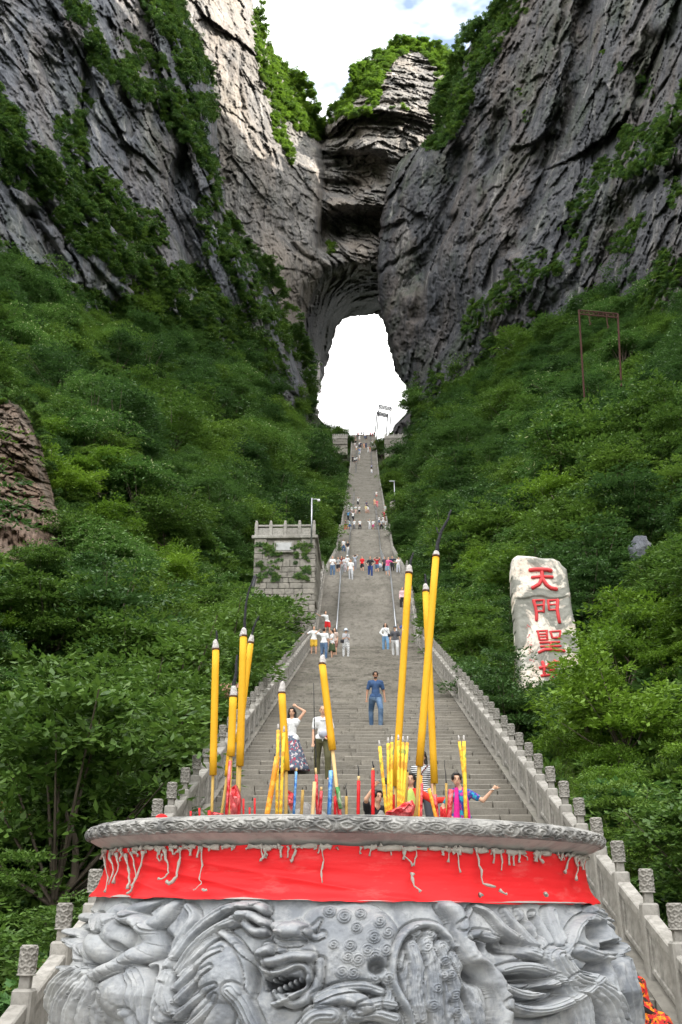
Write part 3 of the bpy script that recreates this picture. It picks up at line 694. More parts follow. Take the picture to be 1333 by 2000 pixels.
# keep the lines of sight to the built things open
for (x0, y0, x1, y1, cm) in ((1000, 1078, 1142, 1328, 48), (494, 1026, 617, 1135, 62), (600, 1026, 622, 1160, 66), (412, 1346, 484, 1388, 33), (748, 846, 812, 880, 236), (1128, 600, 1210, 690, 88), (600, 962, 626, 1040, 66),
                             (764, 932, 778, 968, 150), (1225, 1055, 1275, 1102, 60), (1228, 1124, 1254, 1148, 56), (655, 848, 679, 860, 236), (-60, 790, 122, 1092, 50), (622, 600, 795, 824, 400)):
    s_ = cand[:, 2]/3.2*1.1; rpx = 2.1*s_*F/cc; top = proj(P+np.stack([s_*0, s_*0, s_*4.5], 1))[1]; bot = proj(P)[1]
    hitm = (px+rpx*.85 > x0) & (px-rpx*.85 < x1) & (top < y1) & (bot > y0) & (cc < cm)
    allow = np.clip((bot-y1)/np.maximum(bot-top, 1), 0, 1); SF = np.where(hitm, np.minimum(SF, allow*.9), SF); keep = SF > .22
    cand, P, px, py, cc, SF = (a[keep] for a in (cand, P, px, py, cc, SF))
om = ((px > 690) & (px < 802) & (py < 905) & (cc > 255)) | inpoly(px, py, [(-60, 760), (60, 775), (88, 880), (90, 950), (125, 1010), (115, 1080), (60, 1120), (-60, 1125)]); cand, P, px, py, cc, SF = (a[~om] for a in (cand, P, px, py, cc, SF))
size = cand[:, 2]/3.2*(0.75+.25*RNG.rand(len(P))+1.25*RNG.rand(len(P))**5)*SF          # scale of a 4 m tree
size = np.minimum(size, np.maximum(.25, (np.abs(P[:, 0])-hw(P[:, 1])-.2)/2.35))
zone = fbm(np.stack([P[:, 0]*.09, P[:, 1]*.05, P[:, 0]*0], -1), 3, 44)
near_right = (P[:, 0] > 0) & (cc < 30)
kinds = []
for i in range(len(P)):
    r = RNG.rand(); left = P[i, 0] < 0
    if cc[i] < 17: k = ('big' if r < .45 else 'broad') if left else ('bamboo' if r < .75 else 'big')
    elif P[i, 0] > 6 and 24 < cc[i] < 46: k = 'lime' if r < .62 else 'bamboo' if r < .8 else 'broad'
    elif near_right[i]: k = 'bamboo' if r < .5 else ('lime' if r < .8 else 'broad')
    elif left and cc[i] < 24: k = 'berry' if r < .25 else ('pale' if r < .4 else 'broad')
    else:
        z = zone[i]+RNG.normal(0, .15)
        k = 'lime' if (z > .28 and cc[i] < 120) else 'pale' if z > .12 else 'broad' if z > -.15 else 'dark'
        if 1 < 0: k = 'broad'
    kinds.append(k)
kinds = np.array(kinds)
app = size*F/cc*np.where((px > -60) & (px < 1393) & (py > 380) & (py < 2150), 1, .3)
order = np.argsort(-app); NT_ = 330
indiv = np.zeros(len(P), bool); indiv[order[:NT_]] = True
LAB = {'broad': 'green tree', 'dark': 'dark green tree', 'pale': 'blossoming tree', 'lime': 'bright green bush', 'big': 'broad leaved shrub', 'berry': 'reddening shrub', 'bamboo': 'bamboo clump'}
CAT = {'broad': 'tree', 'dark': 'tree', 'pale': 'tree', 'lime': 'bush', 'big': 'shrub', 'berry': 'shrub', 'bamboo': 'bamboo'}
NAME = {'broad': 'broadleaf_tree', 'dark': 'dark_tree', 'pale': 'blossoming_tree', 'lime': 'bright_bush', 'big': 'broad_leaf_shrub', 'berry': 'round_leaf_shrub', 'bamboo': 'bamboo_clump'}
def plant(k, p, s, label, group, rz=None, v=None):
    cr, tr = TREES[k][RNG.randint(len(TREES[k])) if v is None else v]
    o = empty(NAME[k], p, RNG.rand()*6.28 if rz is None else rz, label=label, cat=CAT[k], group=group); o.scale = (s, s, s*(.85+.3*RNG.rand()))
    inst('crown', cr, o); inst('trunk', tr, o); return o
LIST = []
for i in np.nonzero(indiv)[0]:
    k = kinds[i]; side = 'left' if P[i, 0] < 0 else 'right'; c = cc[i]
    where = 'beside the lower balustrade' if c < 22 else 'on the lower slope' if c < 45 else 'on the middle slope' if c < 90 else 'high below the cliff'
    s = size[i]*(0.62 if k in ('big', 'berry') and c < 20 else .75 if k == 'bamboo' else 1)
    band_ = 'at the foot of the slope' if py[i] > 1700 else 'level with the urn rim' if py[i] > 1500 else 'level with the man in blue' if py[i] > 1340 else 'level with the first landing' if py[i] > 1200 else 'level with the second landing' if py[i] > 1090 else 'level with the third landing' if py[i] > 950 else 'high up'
    off_ = abs(px[i]-716); far_ = 'close' if off_ < 160 else 'midway' if off_ < 330 else 'well' if off_ < 500 else 'far'
    LIST.append([k, P[i], s, '%s %s, %s %s of stairs' % (LAB[k], band_, far_, side), '%s plants %s, %s side' % (CAT[k], where, side), py[i]])
by = {}
for L_ in LIST: by.setdefault(L_[3], []).append(L_)
ORD = ['lowest', 'second lowest', 'third lowest', 'fourth lowest', 'fifth lowest', 'sixth lowest', 'seventh lowest', 'eighth lowest', 'ninth lowest', 'tenth lowest', 'eleventh lowest', 'twelfth lowest', 'thirteenth lowest', 'fourteenth lowest']
for l_, q_ in by.items():
    q_.sort(key=lambda e: -e[5])
    for n_, e in enumerate(q_): plant(e[0], e[1], e[2], l_ if len(q_) == 1 else l_+(', '+ORD[n_] if n_ < 14 else ', one of the upper ones'), e[4])
R_ = ~indiv; rr = np.stack([RNG.normal(0, .06, R_.sum()), RNG.normal(0, .06, R_.sum()), RNG.rand(R_.sum())*6.28], 1)
scatter('distant_forest', P[R_]-np.array((0, 0, .6)), size[R_], rr, WOOD_LIB, 5)
# low growth that fills the gaps between the trees
M2 = 16000; yy = 5+RNG.rand(M2)**1.15*150; xx = (RNG.rand(M2)-.5)*2*(0.42*yy+8); b = blocked(xx, yy) & (np.abs(xx) < hw(yy)+1.1); xx, yy = xx[~b], yy[~b]
Pu = np.stack([xx, yy, terr(xx, yy)+.1], 1); m = visible(Pu+np.array((0, 0, 2.5))); Pu = Pu[m]; ax_, ay_, ac_ = proj(Pu); Pu = Pu[~(inpoly(ax_, ay_, [(-60, 765), (60, 775), (150, 1000), (145, 1060), (90, 1120), (-60, 1130)]) & (ac_ < 62))]
scatter('undergrowth', Pu, (.42+.45*RNG.rand(len(Pu)))*(1+Pu[:, 1]*.014), np.stack([Pu[:, 0]*0, Pu[:, 0]*0, RNG.rand(len(Pu))*6.28], 1), CLIFF_LIB, 4)

def place_top(k, px, c, ytop, label, v=0, rz=None, smax=2.0):
    """a plant rooted on the slope under a pixel column, grown to reach a given height in the view"""
    py = 1300.0
    for _ in range(8):
        Q = at(px, py, c); z = float(terr(Q[0], Q[1])); py = float(proj(np.array((Q[0], Q[1], z)))[1])
    Q = at(px, py, c); z = float(terr(Q[0], Q[1])); s = max(.3, min(smax, (py-ytop)*c/F*1.02/5.4)); s = max(s, .8) if c > 250 else s; s = s if c > 250 else min(s, max(.3, (abs(Q[0])-float(hw(Q[1]))-.3)/2.7)); return plant(k, (Q[0], Q[1], z-.1), s, label, None, rz, v)
for (k, px, c, yt, l) in (('broad', 515, 55.5, 1115, 'green shrub against the left foot of the stone tower'), ('pale', 545, 54, 1120, 'blossoming shrub before the middle of the stone tower'), ('broad', 572, 56.5, 1150, 'green shrub before the right half of the stone tower'), 
                          ('broad', 480, 57, 1105, 'taller tree just left of the stone tower'), ('lime', 1035, 41, 1362, 'bright bush at the left foot of the inscribed stone'), ('lime', 1085, 40, 1350, 'bright bush covering the last character of the inscribed stone'), ('lime', 1125, 41, 1335, 'bright bush at the right foot of the inscribed stone'),
                          ('pale', 1120, 83, 668, 'blossoming tree round the left leg of the rusty gantry'), ('broad', 1170, 82, 690, 'green tree between the legs of the rusty gantry'), ('dark', 1215, 84, 560, 'tall dark tree behind the right leg of the rusty gantry'),
                          ('big', 1198, 21, 1412, 'shrub with large round leaves standing out of the bamboo on the right'), ('big', 1110, 13.5, 1585, 'large leaved shrub outside the right balustrade'), ('bamboo', 1290, 14, 1460, 'feathery bamboo beside the right edge near the balustrade'), ('bamboo', 1200, 15, 1500, 'feathery bamboo behind the posts of the right balustrade')):
    place_top(k, px, c, yt, l)
for (k, px, c, yt, l) in (('berry', 95, 10.5, 1560, 'reddening shrub outside the left balustrade, nearest the urn rim'), ('big', 30, 9.5, 1640, 'broad leaved shrub at the bottom left edge of the view'), ('broad', 150, 11.5, 1540, 'leafy green tree just behind the two lowest left posts'),
                          ('dark', 680, 283, 843, 'small dark tree left of the very top of the stairs'), ('broad', 671, 284, 841, 'small green tree above the left terrace wall'), ('dark', 656, 284, 838, 'dark tree on the crest left of the terrace wall'), ('broad', 748, 270, 846, 'small green bush right beside the stair head'),
                          ('dark', 760, 284, 842, 'dark bush on the crest behind the cable gantries'), ('broad', 771, 284, 838, 'green tree on the crest above the right terrace wall'), ('dark', 788, 284, 834, 'dark tree on the crest below the right rim of the opening'),
                          ('big', 210, 13, 1500, 'broad leaved shrub left of the red cap'), ('berry', -10, 11, 1700, 'reddening shrub low at the far left edge')):
    place_top(k, px, c, yt, l)
# creeper on the tower
q = RNG.rand(90, 2); cx = np.where(q[:, 0] < .45, 505+q[:, 1]*38, np.where(q[:, 0] < .7, 533+q[:, 1]*14, 575+q[:, 1]*30)); cy_ = 1062+RNG.rand(90)**1.2*75
Pc = atY(cx, cy_, 58.92); scatter('creeper', Pc, .10+.14*RNG.rand(90), np.stack([cx*0+1.3, cx*0, cx*0], -1), CLIFF_LIB, 4)
# ------------------------------------------------------------------ stone of the stairs and balustrades
def stone(name, c1, c2, c3, sc=6, moss=0.3, dark=0.5, bump=.5):
    t = NT(name); n = t.noise(sc*.25, 6, .65); n2 = t.noise(sc*3, 6, .7); n3 = t.noise(sc*.8, 7, .7)
    c = t.mix(t.ramp(n, [(.35, 0), (.65, 1)]), c1, c2); c = t.mix(t.math('MULTIPLY', t.rnd(), .45), c, c3)
    c = t.mix(t.ramp(n2, [(.35, .55), (.55, 0)]), c, tuple(x*.55 for x in c1))
    c = t.mix(t.math('MULTIPLY', t.ramp(n3, [(.52, 0), (.68, 1)]), dark), c, tuple(x*.4 for x in c1))
    c = t.mix(t.math('MULTIPLY', t.ramp(t.noise(sc*.15, 6, .7), [(.55, 0), (.7, 1)]), moss), c, (.06, .075, .03))
    t.col(c); t.set(Roughness=.86); t.bump(n2, bump, .02); return t.m
M_STEP = stone('step_stone', (.16, .145, .12), (.29, .265, .225), (.12, .112, .10), 2.2, .2, .8)
M_STEPW = stone('worn_step_stone', (.18, .165, .14), (.30, .275, .24), (.15, .142, .125), 1.2, .1, .6)
M_BAL = stone('balustrade_stone', (.25, .232, .205), (.40, .38, .35), (.20, .19, .172), 3, .3, .65)
M_WALL = stone('wall_stone', (.19, .175, .15), (.34, .31, .27), (.14, .135, .12), 1.5, .45, .6)
M_STEEL = plain('dull_steel', (.33, .34, .36), .35, .1, 3, .8)

SL = (13.3+2.3)/(54.5-8.2)
stairs = empty('stone_staircase', (0, 8.2, -2.3)); stairs['kind'] = 'structure'
NS = 97; TR = (54.5-8.2)/NS; RI = (13.3+2.3)/NS
slab_meshes = {}
def slab_mesh(w, k):
    key = (round(w, 1), k)
    if key not in slab_meshes:
        rs = np.random.RandomState(k*31+int(w*10)); m = MB().box((0, TR/2+.04, -RI/2-.04), (round(w, 1)-.012, TR+.10, RI+.085), bev=.014)
        o = m.build('slab', M_STEP, link=False)
        for v in o.data.vertices: v.co += Vector((0, rs.normal(0, .006), rs.normal(0, .005)))
        slab_meshes[key] = o.data
    return slab_meshes[key]
joined = MB(); nparts = 0
for i in range(NS):
    y0 = 8.2+i*TR; z1 = -2.3+(i+1)*RI; x = -3.05-RNG.rand()*.5
    cuts = []
    while x < 3.05:
        w = round(.7+RNG.rand()*.5, 1); a, b = max(x, -3.05), min(x+w, 3.05); x += w
        if b-a > .25: cuts.append((a, b))
        elif cuts: cuts[-1] = (cuts[-1][0], b)
    for a, b in cuts:
        full = abs((b-a)-round(b-a, 1)) < .06
        part = (17.2 < y0 < 33.6) or (y0 <= 17.2 and a > 1.7)
        if part and nparts < 296:
            w = b-a; me = slab_mesh(w, RNG.randint(3))
            o = inst('step_slab', me, stairs, ((a+b)/2, y0-8.2+RNG.normal(0, .006)-.03, z1+2.3+RNG.normal(0, .004)), (RNG.normal(0, .004), RNG.normal(0, .003), 0)); o.scale = (w/round(w, 1), 1, 1); nparts += 1
        else:
            joined.box(((a+b)/2, y0-8.2+TR/2+RNG.normal(0, .006), z1+2.3-RI/2-.04+RNG.normal(0, .005)), (b-a-.012, TR+.08, RI+.08))
o = joined.build('steps_of_lower_flight', M_STEP, stairs); o['kind'] = 'stuff'
def flight(name, Y0, Y1, ri, jitter=.006):
    z0, z1 = float(sz(Y0)), float(sz(Y1)); n = max(1, int(round((z1-z0)/ri))); m = MB()
    for i in range(n):
        y = Y0+(Y1-Y0)*i/n; z = z0+(z1-z0)*(i+1)/n; d = (Y1-Y0)/n; h = (z1-z0)/n; W = float(hw(y)); k = 3
        xs = [-W]+sorted(RNG.uniform(-W, W, k))+[W]
        for a, b in zip(xs[:-1], xs[1:]): m.box(((a+b)/2, y-8.2+d/2+.03+RNG.normal(0, jitter), z+2.3-h/2-.05+RNG.normal(0, jitter)), (b-a-.01, d+.1, h+.1))
    o = m.build(name, M_STEPW, stairs); o['kind'] = 'stuff'
flight('steps_of_second_flight', 56.5, 69.9, .2); flight('steps_of_third_flight', 72.2, 116, .2); flight('steps_of_fourth_flight', 116, 129.8, .25)
flight('steps_of_fifth_flight', 132.4, 152.2, .25); flight('steps_of_sixth_flight', 152.2, 228, .3); flight('steps_of_top_flight', 228, 267, .35)
for (a, b) in ((54.45, 56.55), (69.85, 72.25), (129.75, 132.45), (266.9, 292)):
    m = MB(); W = float(hw(a)); z = float(sz(a+.1))
    y = a
    while y < b-.05:
        d = min(.7 if b-a < 5 else 4, b-y); x = -W
        while x < W-.05:
            w = min(.9 if b-a < 5 else 3, W-x); m.box((x+w/2, y+d/2-8.2, z+2.3-.15), (w-.012, d-.012, .3+RNG.normal(0, .004))); x += w
        y += d
    o = m.build('landing_paving', M_STEPW, stairs); o['kind'] = 'stuff'
# masonry cheeks that carry the balustrades
for s in (-1, 1):
    v = []; f = []
    Ys = [6.0, 8.2]+list(np.arange(10, 292, 2.0))
    Ys = sorted(set(Ys+[54.5, 56.5, 69.9, 72.2, 116, 129.8, 132.4, 267]))
    for y in Ys:
        w = float(hw(y)); z = float(sz(y)); v += [(s*w, y, z+.16), (s*(w+.32), y, z+.16), (s*(w+.36), y, z-3.6), (s*w, y, z-.7)]
    for i in range(len(Ys)-1):
        for a, b in ((0, 1), (1, 2), (3, 0)):
            q = (i*4+a, i*4+b, (i+1)*4+b, (i+1)*4+a); f.append(q if s > 0 else q[::-1])
    f.append((0, 1, 2, 3))
    o = mk('stair_side_wall', v, f, M_WALL, smooth=False); o['kind'] = 'structure'

# ------------------------------------------------------------------ balustrades
def cap_mesh():
    n, m = 48, 26; R, H = .080, .26; v = []; f = []
    for j in range(m+1):
        z = H*j/m
        for k in range(n):
            a = 2*math.pi*k/n; u = a*3; w = j/m*5
            i0 = round(w+.25*math.sin(u)); d = math.hypot(((u/math.pi+(i0 % 2)*.5) % 1-.5)*1.3, w-i0)
            r = R+(.013*math.cos(d*9)-.004 if 2 < j < m-1 else (.010 if j in (0, 1) else -.008 if j == m else -.006))
            v.append((r*math.cos(a), r*math.sin(a), z))
    for j in range(m):
        for k in range(n): f.append((j*n+k, j*n+(k+1) % n, (j+1)*n+(k+1) % n, (j+1)*n+k))
    f.append(tuple(range(n-1, -1, -1))); f.append(tuple(m*n+k for k in range(n)))
    return mk('cap', v, f, M_BAL, link=False).data
CAP = cap_mesh()
_p = MB().box((0, 0, .27), (.19, .19, 1.08), bev=.022).box((0, 0, .865), (.10, .10, .15), bev=.008); POST = _p.build('post', M_BAL, link=False).data
def sheared(name, L, sl, parts):
    m = MB()
    for (c, d, bv) in parts:
        b = MB().box((0, 0, 0), d, bev=bv); m.add([(x+c[0], y+L/2+c[1], z+c[2]+sl*(y+L/2+c[1])) for x, y, z in b.v], b.f)
    return m.build(name, M_BAL, link=False).data
RAILC = {}
def rail_meshes(L, sl):
    k = (round(L, 2), round(sl, 2))
    if k not in RAILC:
        RAILC[k] = (sheared('rail', L, sl, [((0, 0, .655), (.17, L-.19, .13), .016)]),
                    sheared('panel', L, sl, [((0, 0, .355), (.075, L-.19, .46), 0), ((0, 0, .555), (.115, L-.19, .075), .008), ((0, 0, .15), (.115, L-.19, .07), .008),
                                             ((0, -L/2+.135, .355), (.115, .07, .40), .006), ((0, L/2-.135, .355), (.115, .07, .40), .006)]))
    return RAILC[k]
def balustrade(s, Y0, Y1, sp, label, parts=True, hscale=1.0):
    root = empty('stone_balustrade', (0, 0, 0), label=label, cat='balustrade', group='carved stone balustrades of the staircase')
    n = max(1, int(round((Y1-Y0)/sp))); sp = (Y1-Y0)/n; far = MB(); farR = MB()
    for i in range(n+1):
        y = Y0+i*sp; X = s*(float(hw(y))+.17); z = float(sz(y))
        if parts:
            p = inst('post', POST, root, (X, y, z+.12), (RNG.normal(0, .008), RNG.normal(0, .008), 0)); c = inst('post_cap', CAP, p, (0, 0, .92), (0, 0, RNG.rand()*6))
        else: far.box((X, y, z+.55), (.22, .22, 1.15)); far.box((X, y, z+1.2), (.17, .17, .2))
        if i < n:
            z2 = float(sz(y+sp)); sl = (z2-z)/sp
            if parts:
                r, q = rail_meshes(sp, sl); inst('rail', r, root, (X, y, z+.12)); inst('panel', q, root, (X, y, z+.12))
            else:
                me = MB().box((0, 0, 0), (.12, sp, .62)); farR.add([(a+X, b+y+sp/2, c+z+.5+sl*(b+sp/2)) for a, b, c in me.v], me.f)
    if not parts:
        o = far.build('post', M_BAL, root); o['kind'] = 'stuff'; o = farR.build('panel', M_BAL, root); o['kind'] = 'stuff'
    return root
balustrade(-1, 8.82, 54.18, 1.08, 'long carved stone balustrade up the left edge of the lowest flight')
balustrade(1, 6.66, 54.18, 1.08, 'long carved stone balustrade up the right edge of the lowest flight')
balustrade(-1, 55.2, 70.9, 1.3, 'stone balustrade left of the steep flight with the steel handrails')
balustrade(1, 55.2, 70.9, 1.3, 'stone balustrade right of the steep flight with the steel handrails')
balustrade(-1, 72.3, 131, 2.2, 'small far balustrade on the left of the middle flights', False)
balustrade(1, 72.3, 131, 2.2, 'small far balustrade on the right of the middle flights', False)
balustrade(-1, 132.5, 285, 3.0, 'thin distant balustrade on the left of the topmost flights', False)
balustrade(1, 132.5, 285, 3.0, 'thin distant balustrade on the right of the topmost flights', False)
# scroll stone that ends the left balustrade
def scroll():
    root = empty('scroll_stone', (-3.22, 8.6, -2.3), label='carved scroll stone ending the left balustrade at the foot of the stairs', cat='scroll stone')
    prof = [(0, 0), (0, .98), (-.16, .96), (-.24, .86), (-.26, .74), (-.40, .66), (-.52, .62), (-.52, .56), (-.60, .58), (-.80, .56), (-.98, .46), (-1.06, .28), (-1.05, 0)]
    n = len(prof); v = [(x, y, z) for x in (-.09, .09) for y, z in prof]
    f = [tuple(range(n)), tuple(range(2*n-1, n-1, -1))]+[(i, (i+1) % n, n+(i+1) % n, n+i) for i in range(n)]
    mk('scroll_body', v, f, M_BAL, root, smooth=False)
    m = MB(); m.lathe([(.26, 0), (.26, .03), (.20, .03), (.19, .012), (.14, .012), (.12, .04), (.03, .05)], 24)
    R_ = Matrix.Rotation(math.pi/2, 4, 'Y'); v = [tuple(R_ @ Vector(p)) for p in m.v]; v = [(p[0]+.09, p[1]-.78, p[2]+.28) for p in v]
    mk('drum_face', v, m.f, M_BAL, root)
scroll()
# steel handrails on the upper flights
def handrail(x, segs, label):
    root = empty('steel_handrail', (x, 0, 0), label=label, cat='handrail', group='steel handrails dividing the upper flights')
    for (a, b) in segs:
        m = MB(); ys = [a]+[y for y in (56.5, 69.9, 72.2, 116, 129.8, 132.4) if a < y < b]+[b]
        ys = sorted(set(ys+list(np.linspace(a, b, 4))))
        m.tube([(0, y, float(sz(y))+.95) for y in ys], .05 if a < 75 else .07, 8); m.tube([(0, y, float(sz(y))+.5) for y in ys], .03, 6); m.build('rail', M_STEEL, root, smooth=True)
        q = MB()
        for y in np.arange(a, b, 1.6 if a < 75 else 3): q.tube([(0, y, float(sz(y))-.05), (0, y, float(sz(y))+.95)], .03 if a < 75 else .05, 6)
        o = q.build('upright', M_STEEL, root); o['kind'] = 'stuff'
handrail(-1.8, [(56.8, 71.0)], 'steel handrail left of the middle on the steep flight below the crowd')
handrail(1.9, [(56.8, 71.0)], 'steel handrail right of the middle on the steep flight below the crowd')
handrail(-2.0, [(73, 129)], 'far steel handrail on the left of the middle flights')
handrail(2.0, [(73, 129)], 'far steel handrail on the right of the middle flights')
M_DIV = plain('dark_divider_stone', (.10, .095, .09), .8, .3, 2)
for s in (-1, 1):
    root = empty('stone_divider', (s*2.05, 0, 0), label='dark low divider running up the %s third of the topmost flights' % ('left' if s < 0 else 'right'), cat='divider'); m = MB(); y = 134.0
    while y < 262:
        L = 5.2; b = MB().box((0, 0, 0), (.30, L, .5)); sl = (float(sz(y+L))-float(sz(y)))/L
        m.add([(q[0], q[1]+y+L/2, q[2]+float(sz(y+L/2))+.35+sl*q[1]) for q in b.v], b.f); y += L+.8
    o = m.build('divider_block', M_DIV, root); o['kind'] = 'stuff'
# ------------------------------------------------------------------ tower beside the stairs
def wall_balustrade(root, x0, x1, y, z, n, h=1.0, pw=.22):
    for i in range(n):
        x = x0+(x1-x0)*i/(n-1); m = MB().box((x, y, z+h/2), (pw, pw, h), bev=.02).lathe([(pw*.42, h), (pw*.42, h+.14), (pw*.28, h+.22)], 10, (x, y, z)); m.build('post', M_BAL, root)
        if i < n-1:
            xm = x+(x1-x0)/(n-1)/2; w = (x1-x0)/(n-1)-pw-.01
            MB().box((xm, y, z+h*.82), (w, .16, .13), bev=.015).build('rail', M_BAL, root); MB().box((xm, y, z+h*.33), (w, .09, h*.62), bev=.01).build('panel', M_BAL, root)
def stone_tower():
    Y = 59.0; x0 = float(atY(496, 1100, Y)[0]); x1 = float(atY(616, 1100, Y)[0]); zt = float(atY(555, 1052, Y)[2]); zb = zt-9.5
    root = empty('stone_tower', ((x0+x1)/2, Y, zb), label='square masonry tower with a stone balustrade on top left of the stairs', cat='tower')
    X0, X1 = x0-root.location.x, x1-root.location.x; H = zt-zb
    MB().box((0, 3.1, H/2), (X1-X0-.1, 6.0, H), bev=.02).build('core', M_WALL, root)
    z = H
    while z > .3:
        h = .26+RNG.rand()*.30; x = X0
        while x < X1-.05:
            w = min(.35+RNG.rand()*.55, X1-x); w = X1-x if X1-x-w < .2 else w
            if not (x+w > -.75 and x < .65 and z > H-1.15):
                m = MB().box((x+w/2, .08, z-h/2), (w-.016, .26+RNG.normal(0, .022), h-.016), bev=.03); m.build('stone', M_WALL, root)
            x += w
        y = .3
        for k in range(5):
            MB().box((X1-.06, y+.6, z-h/2), (.2+RNG.normal(0, .02), 1.14, h-.03), bev=.03).build('side_stone', M_WALL, root) if z > H-4 else None; y += 1.17
        z -= h
    MB().box((0, 3.1, H+.1), (X1-X0+.35, 6.5, .22), bev=.03).build('cornice', M_BAL, root)
    wall_balustrade(root, X0+.1, X1-.1, .05, H+.21, 5, .85)
    m = MB().box((-.05, -.09, H-.6), (1.25, .10, .78)); m.build('plaque_frame', M_BAL, root, False)
    t = plain('grey_marble', (.36, .36, .36), .5, .5, 2.5); MB().box((-.05, -.15, H-.6), (1.0, .04, .54), bev=.01).build('plaque', t, root)
    # lamp post with a camera
    lp = at(609, 1033, 62.0); r2 = empty('camera_pole', lp, label='thin grey pole with a dome camera rising behind the tower balustrade', cat='pole')
    MB().tube([(0, 0, -1), (0, 0, 2.15)], .055, 8).build('pole', M_STEEL, r2, True); MB().tube([(0, 0, 2.08), (.42, 0, 2.06)], .03, 6).build('arm', M_STEEL, r2, True)
    MB().ell((.45, 0, 1.98), (.10, .10, .10)).build('dome_camera', plain('white_plastic', (.7, .7, .7), .4), r2, True)
    # drain pipe
    d = empty('drain_pipe', at(493, 1160, 60), label='dark drain pipe at the foot of the left tower corner', cat='pipe'); MB().tube([(0, 0, -2), (0, 0, .2), (.15, 0, 1.2)], .1, 8).build('pipe', plain('dark_plastic', (.03, .03, .035), .4), d, True)
stone_tower()

# ------------------------------------------------------------------ terrace walls at the head of the stairs
def terrace(xa, xb, ytop, ybot, Y, label, n):
    a = atY(xa, ytop, Y); b = atY(xb, ytop, Y); z = a[2]; zb = float(atY(xa, ybot, Y)[2]); root = empty('terrace_wall', ((a[0]+b[0])/2, Y, zb), label=label, cat='wall'); W = b[0]-a[0]; H = z-zb
    m = MB()
    zz = 0
    while zz < H-.1:
        h = .5+RNG.rand()*.3; x = -W/2
        while x < W/2-.1:
            w = min(.5+RNG.rand()*.9, W/2-x); m.box((x+w/2, RNG.normal(0, .05), zz+h/2), (w-.05, .5, h-.05)); x += w
        zz += h
    o = m.build('stones', M_WALL, root); o['kind'] = 'stuff'; MB().box((0, 1.6, H/2-1.5), (W-.05, 2.9, H+3)).build('core', M_WALL, root)
    MB().box((0, 0, H+.12), (W+.2, .8, .22), bev=.03).build('coping', M_BAL, root); wall_balustrade(root, -W/2+.1, W/2-.1, 0, H+.24, n, 1.15, .3)
terrace(751, 815, 857, 877, 235, 'long stone terrace wall right of the stair head', 8)
terrace(650, 679, 858, 868, 235, 'stone terrace wall half hidden by trees left of the stair head', 9)

# ------------------------------------------------------------------ steel gantries
def gantry(name, pa, pb, ba, bb, Y, r, mat, label, group=None, hooks=()):
    A = atY(*pa, Y); B = atY(*pb, Y); TA = atY(*ba, Y); TB = atY(*bb, Y); root = empty(name, A, label=label, cat='gantry', group=group); o = np.array(A)
    MB().tube([A-o+np.array((0, 0, -3)), TA-o], r, 6).build('post', mat, root); MB().tube([B-o+np.array((0, 0, -3)), TB-o], r, 6).build('post', mat, root)
    d = TB-TA; L = np.linalg.norm(d); m = MB(); k = 8
    m.tube([TA-o, TB-o], r*.8, 5); m.tube([TA-o-np.array((0, 0, r*5)), TB-o-np.array((0, 0, r*5))], r*.8, 5)
    for i in range(k): p = TA-o+d*i/k; q = TA-o+d*(i+1)/k; m.tube([p, q-np.array((0, 0, r*5))], r*.5, 4); m.tube([p, p-np.array((0, 0, r*5))], r*.5, 4)
    m.build('truss_beam', mat, root)
    for t_, ln in hooks: p = TA-o+d*t_; MB().tube([p, p-np.array((0, 0, ln))], r*.6, 5).tube([p-np.array((0, 0, ln)), p-np.array((-r, 0, ln+.2)), p-np.array((r, 0, ln+.35))], r*.7, 5).build('hook', mat, root)
M_GAL = plain('galvanised_steel', (.07, .07, .075), .5, .1, 2); M_RUST = plain('rust_red_paint', (.048, .018, .014), .9, .4, 5)
gantry('cable_gantry', (731, 850), (752, 858), (737, 804), (758, 809), 270, .24, M_GAL, 'shorter pale steel cable gantry in the opening above the stair head', 'cable gantries in the opening')
gantry('cable_gantry', (735, 850), (760, 845), (741, 791), (765, 796), 284, .24, M_GAL, 'taller pale steel cable gantry further back in the opening', 'cable gantries in the opening')
gantry('rusty_gantry', (1137, 735), (1208, 705), (1131, 606), (1207, 613), 88, .10, M_RUST, 'rust red steel gantry with hooks standing among the trees on the right slope', None, ((.25, 1.4), (.7, 1.6)))
def lamp(px, py, top, c, label):
    P = at(px, py, c); h = float((at(px, top, c)-P)[2])*1.05; o = empty('lamp_post', P, label=label, cat='lamp post')
    MB().tube([(0, 0, -1), (0, 0, h)], .09, 8).build('pole', M_STEEL, o, True); MB().box((-.35, 0, h-.05), (.9, .25, .12), bev=.03).build('lamp_head', M_STEEL, o)
lamp(771, 968, 936, 152, 'thin grey lamp post in the trees right of the upper flights')
# stone pedestal under it and low wall
o = empty('stone_pillar', at(767, 985, 150), label='mossy stone pillar under the lamp post right of the upper flights', cat='pillar'); MB().box((0, 0, -.2), (.8, .8, 1.2), bev=.12).build('block', M_WALL, o)

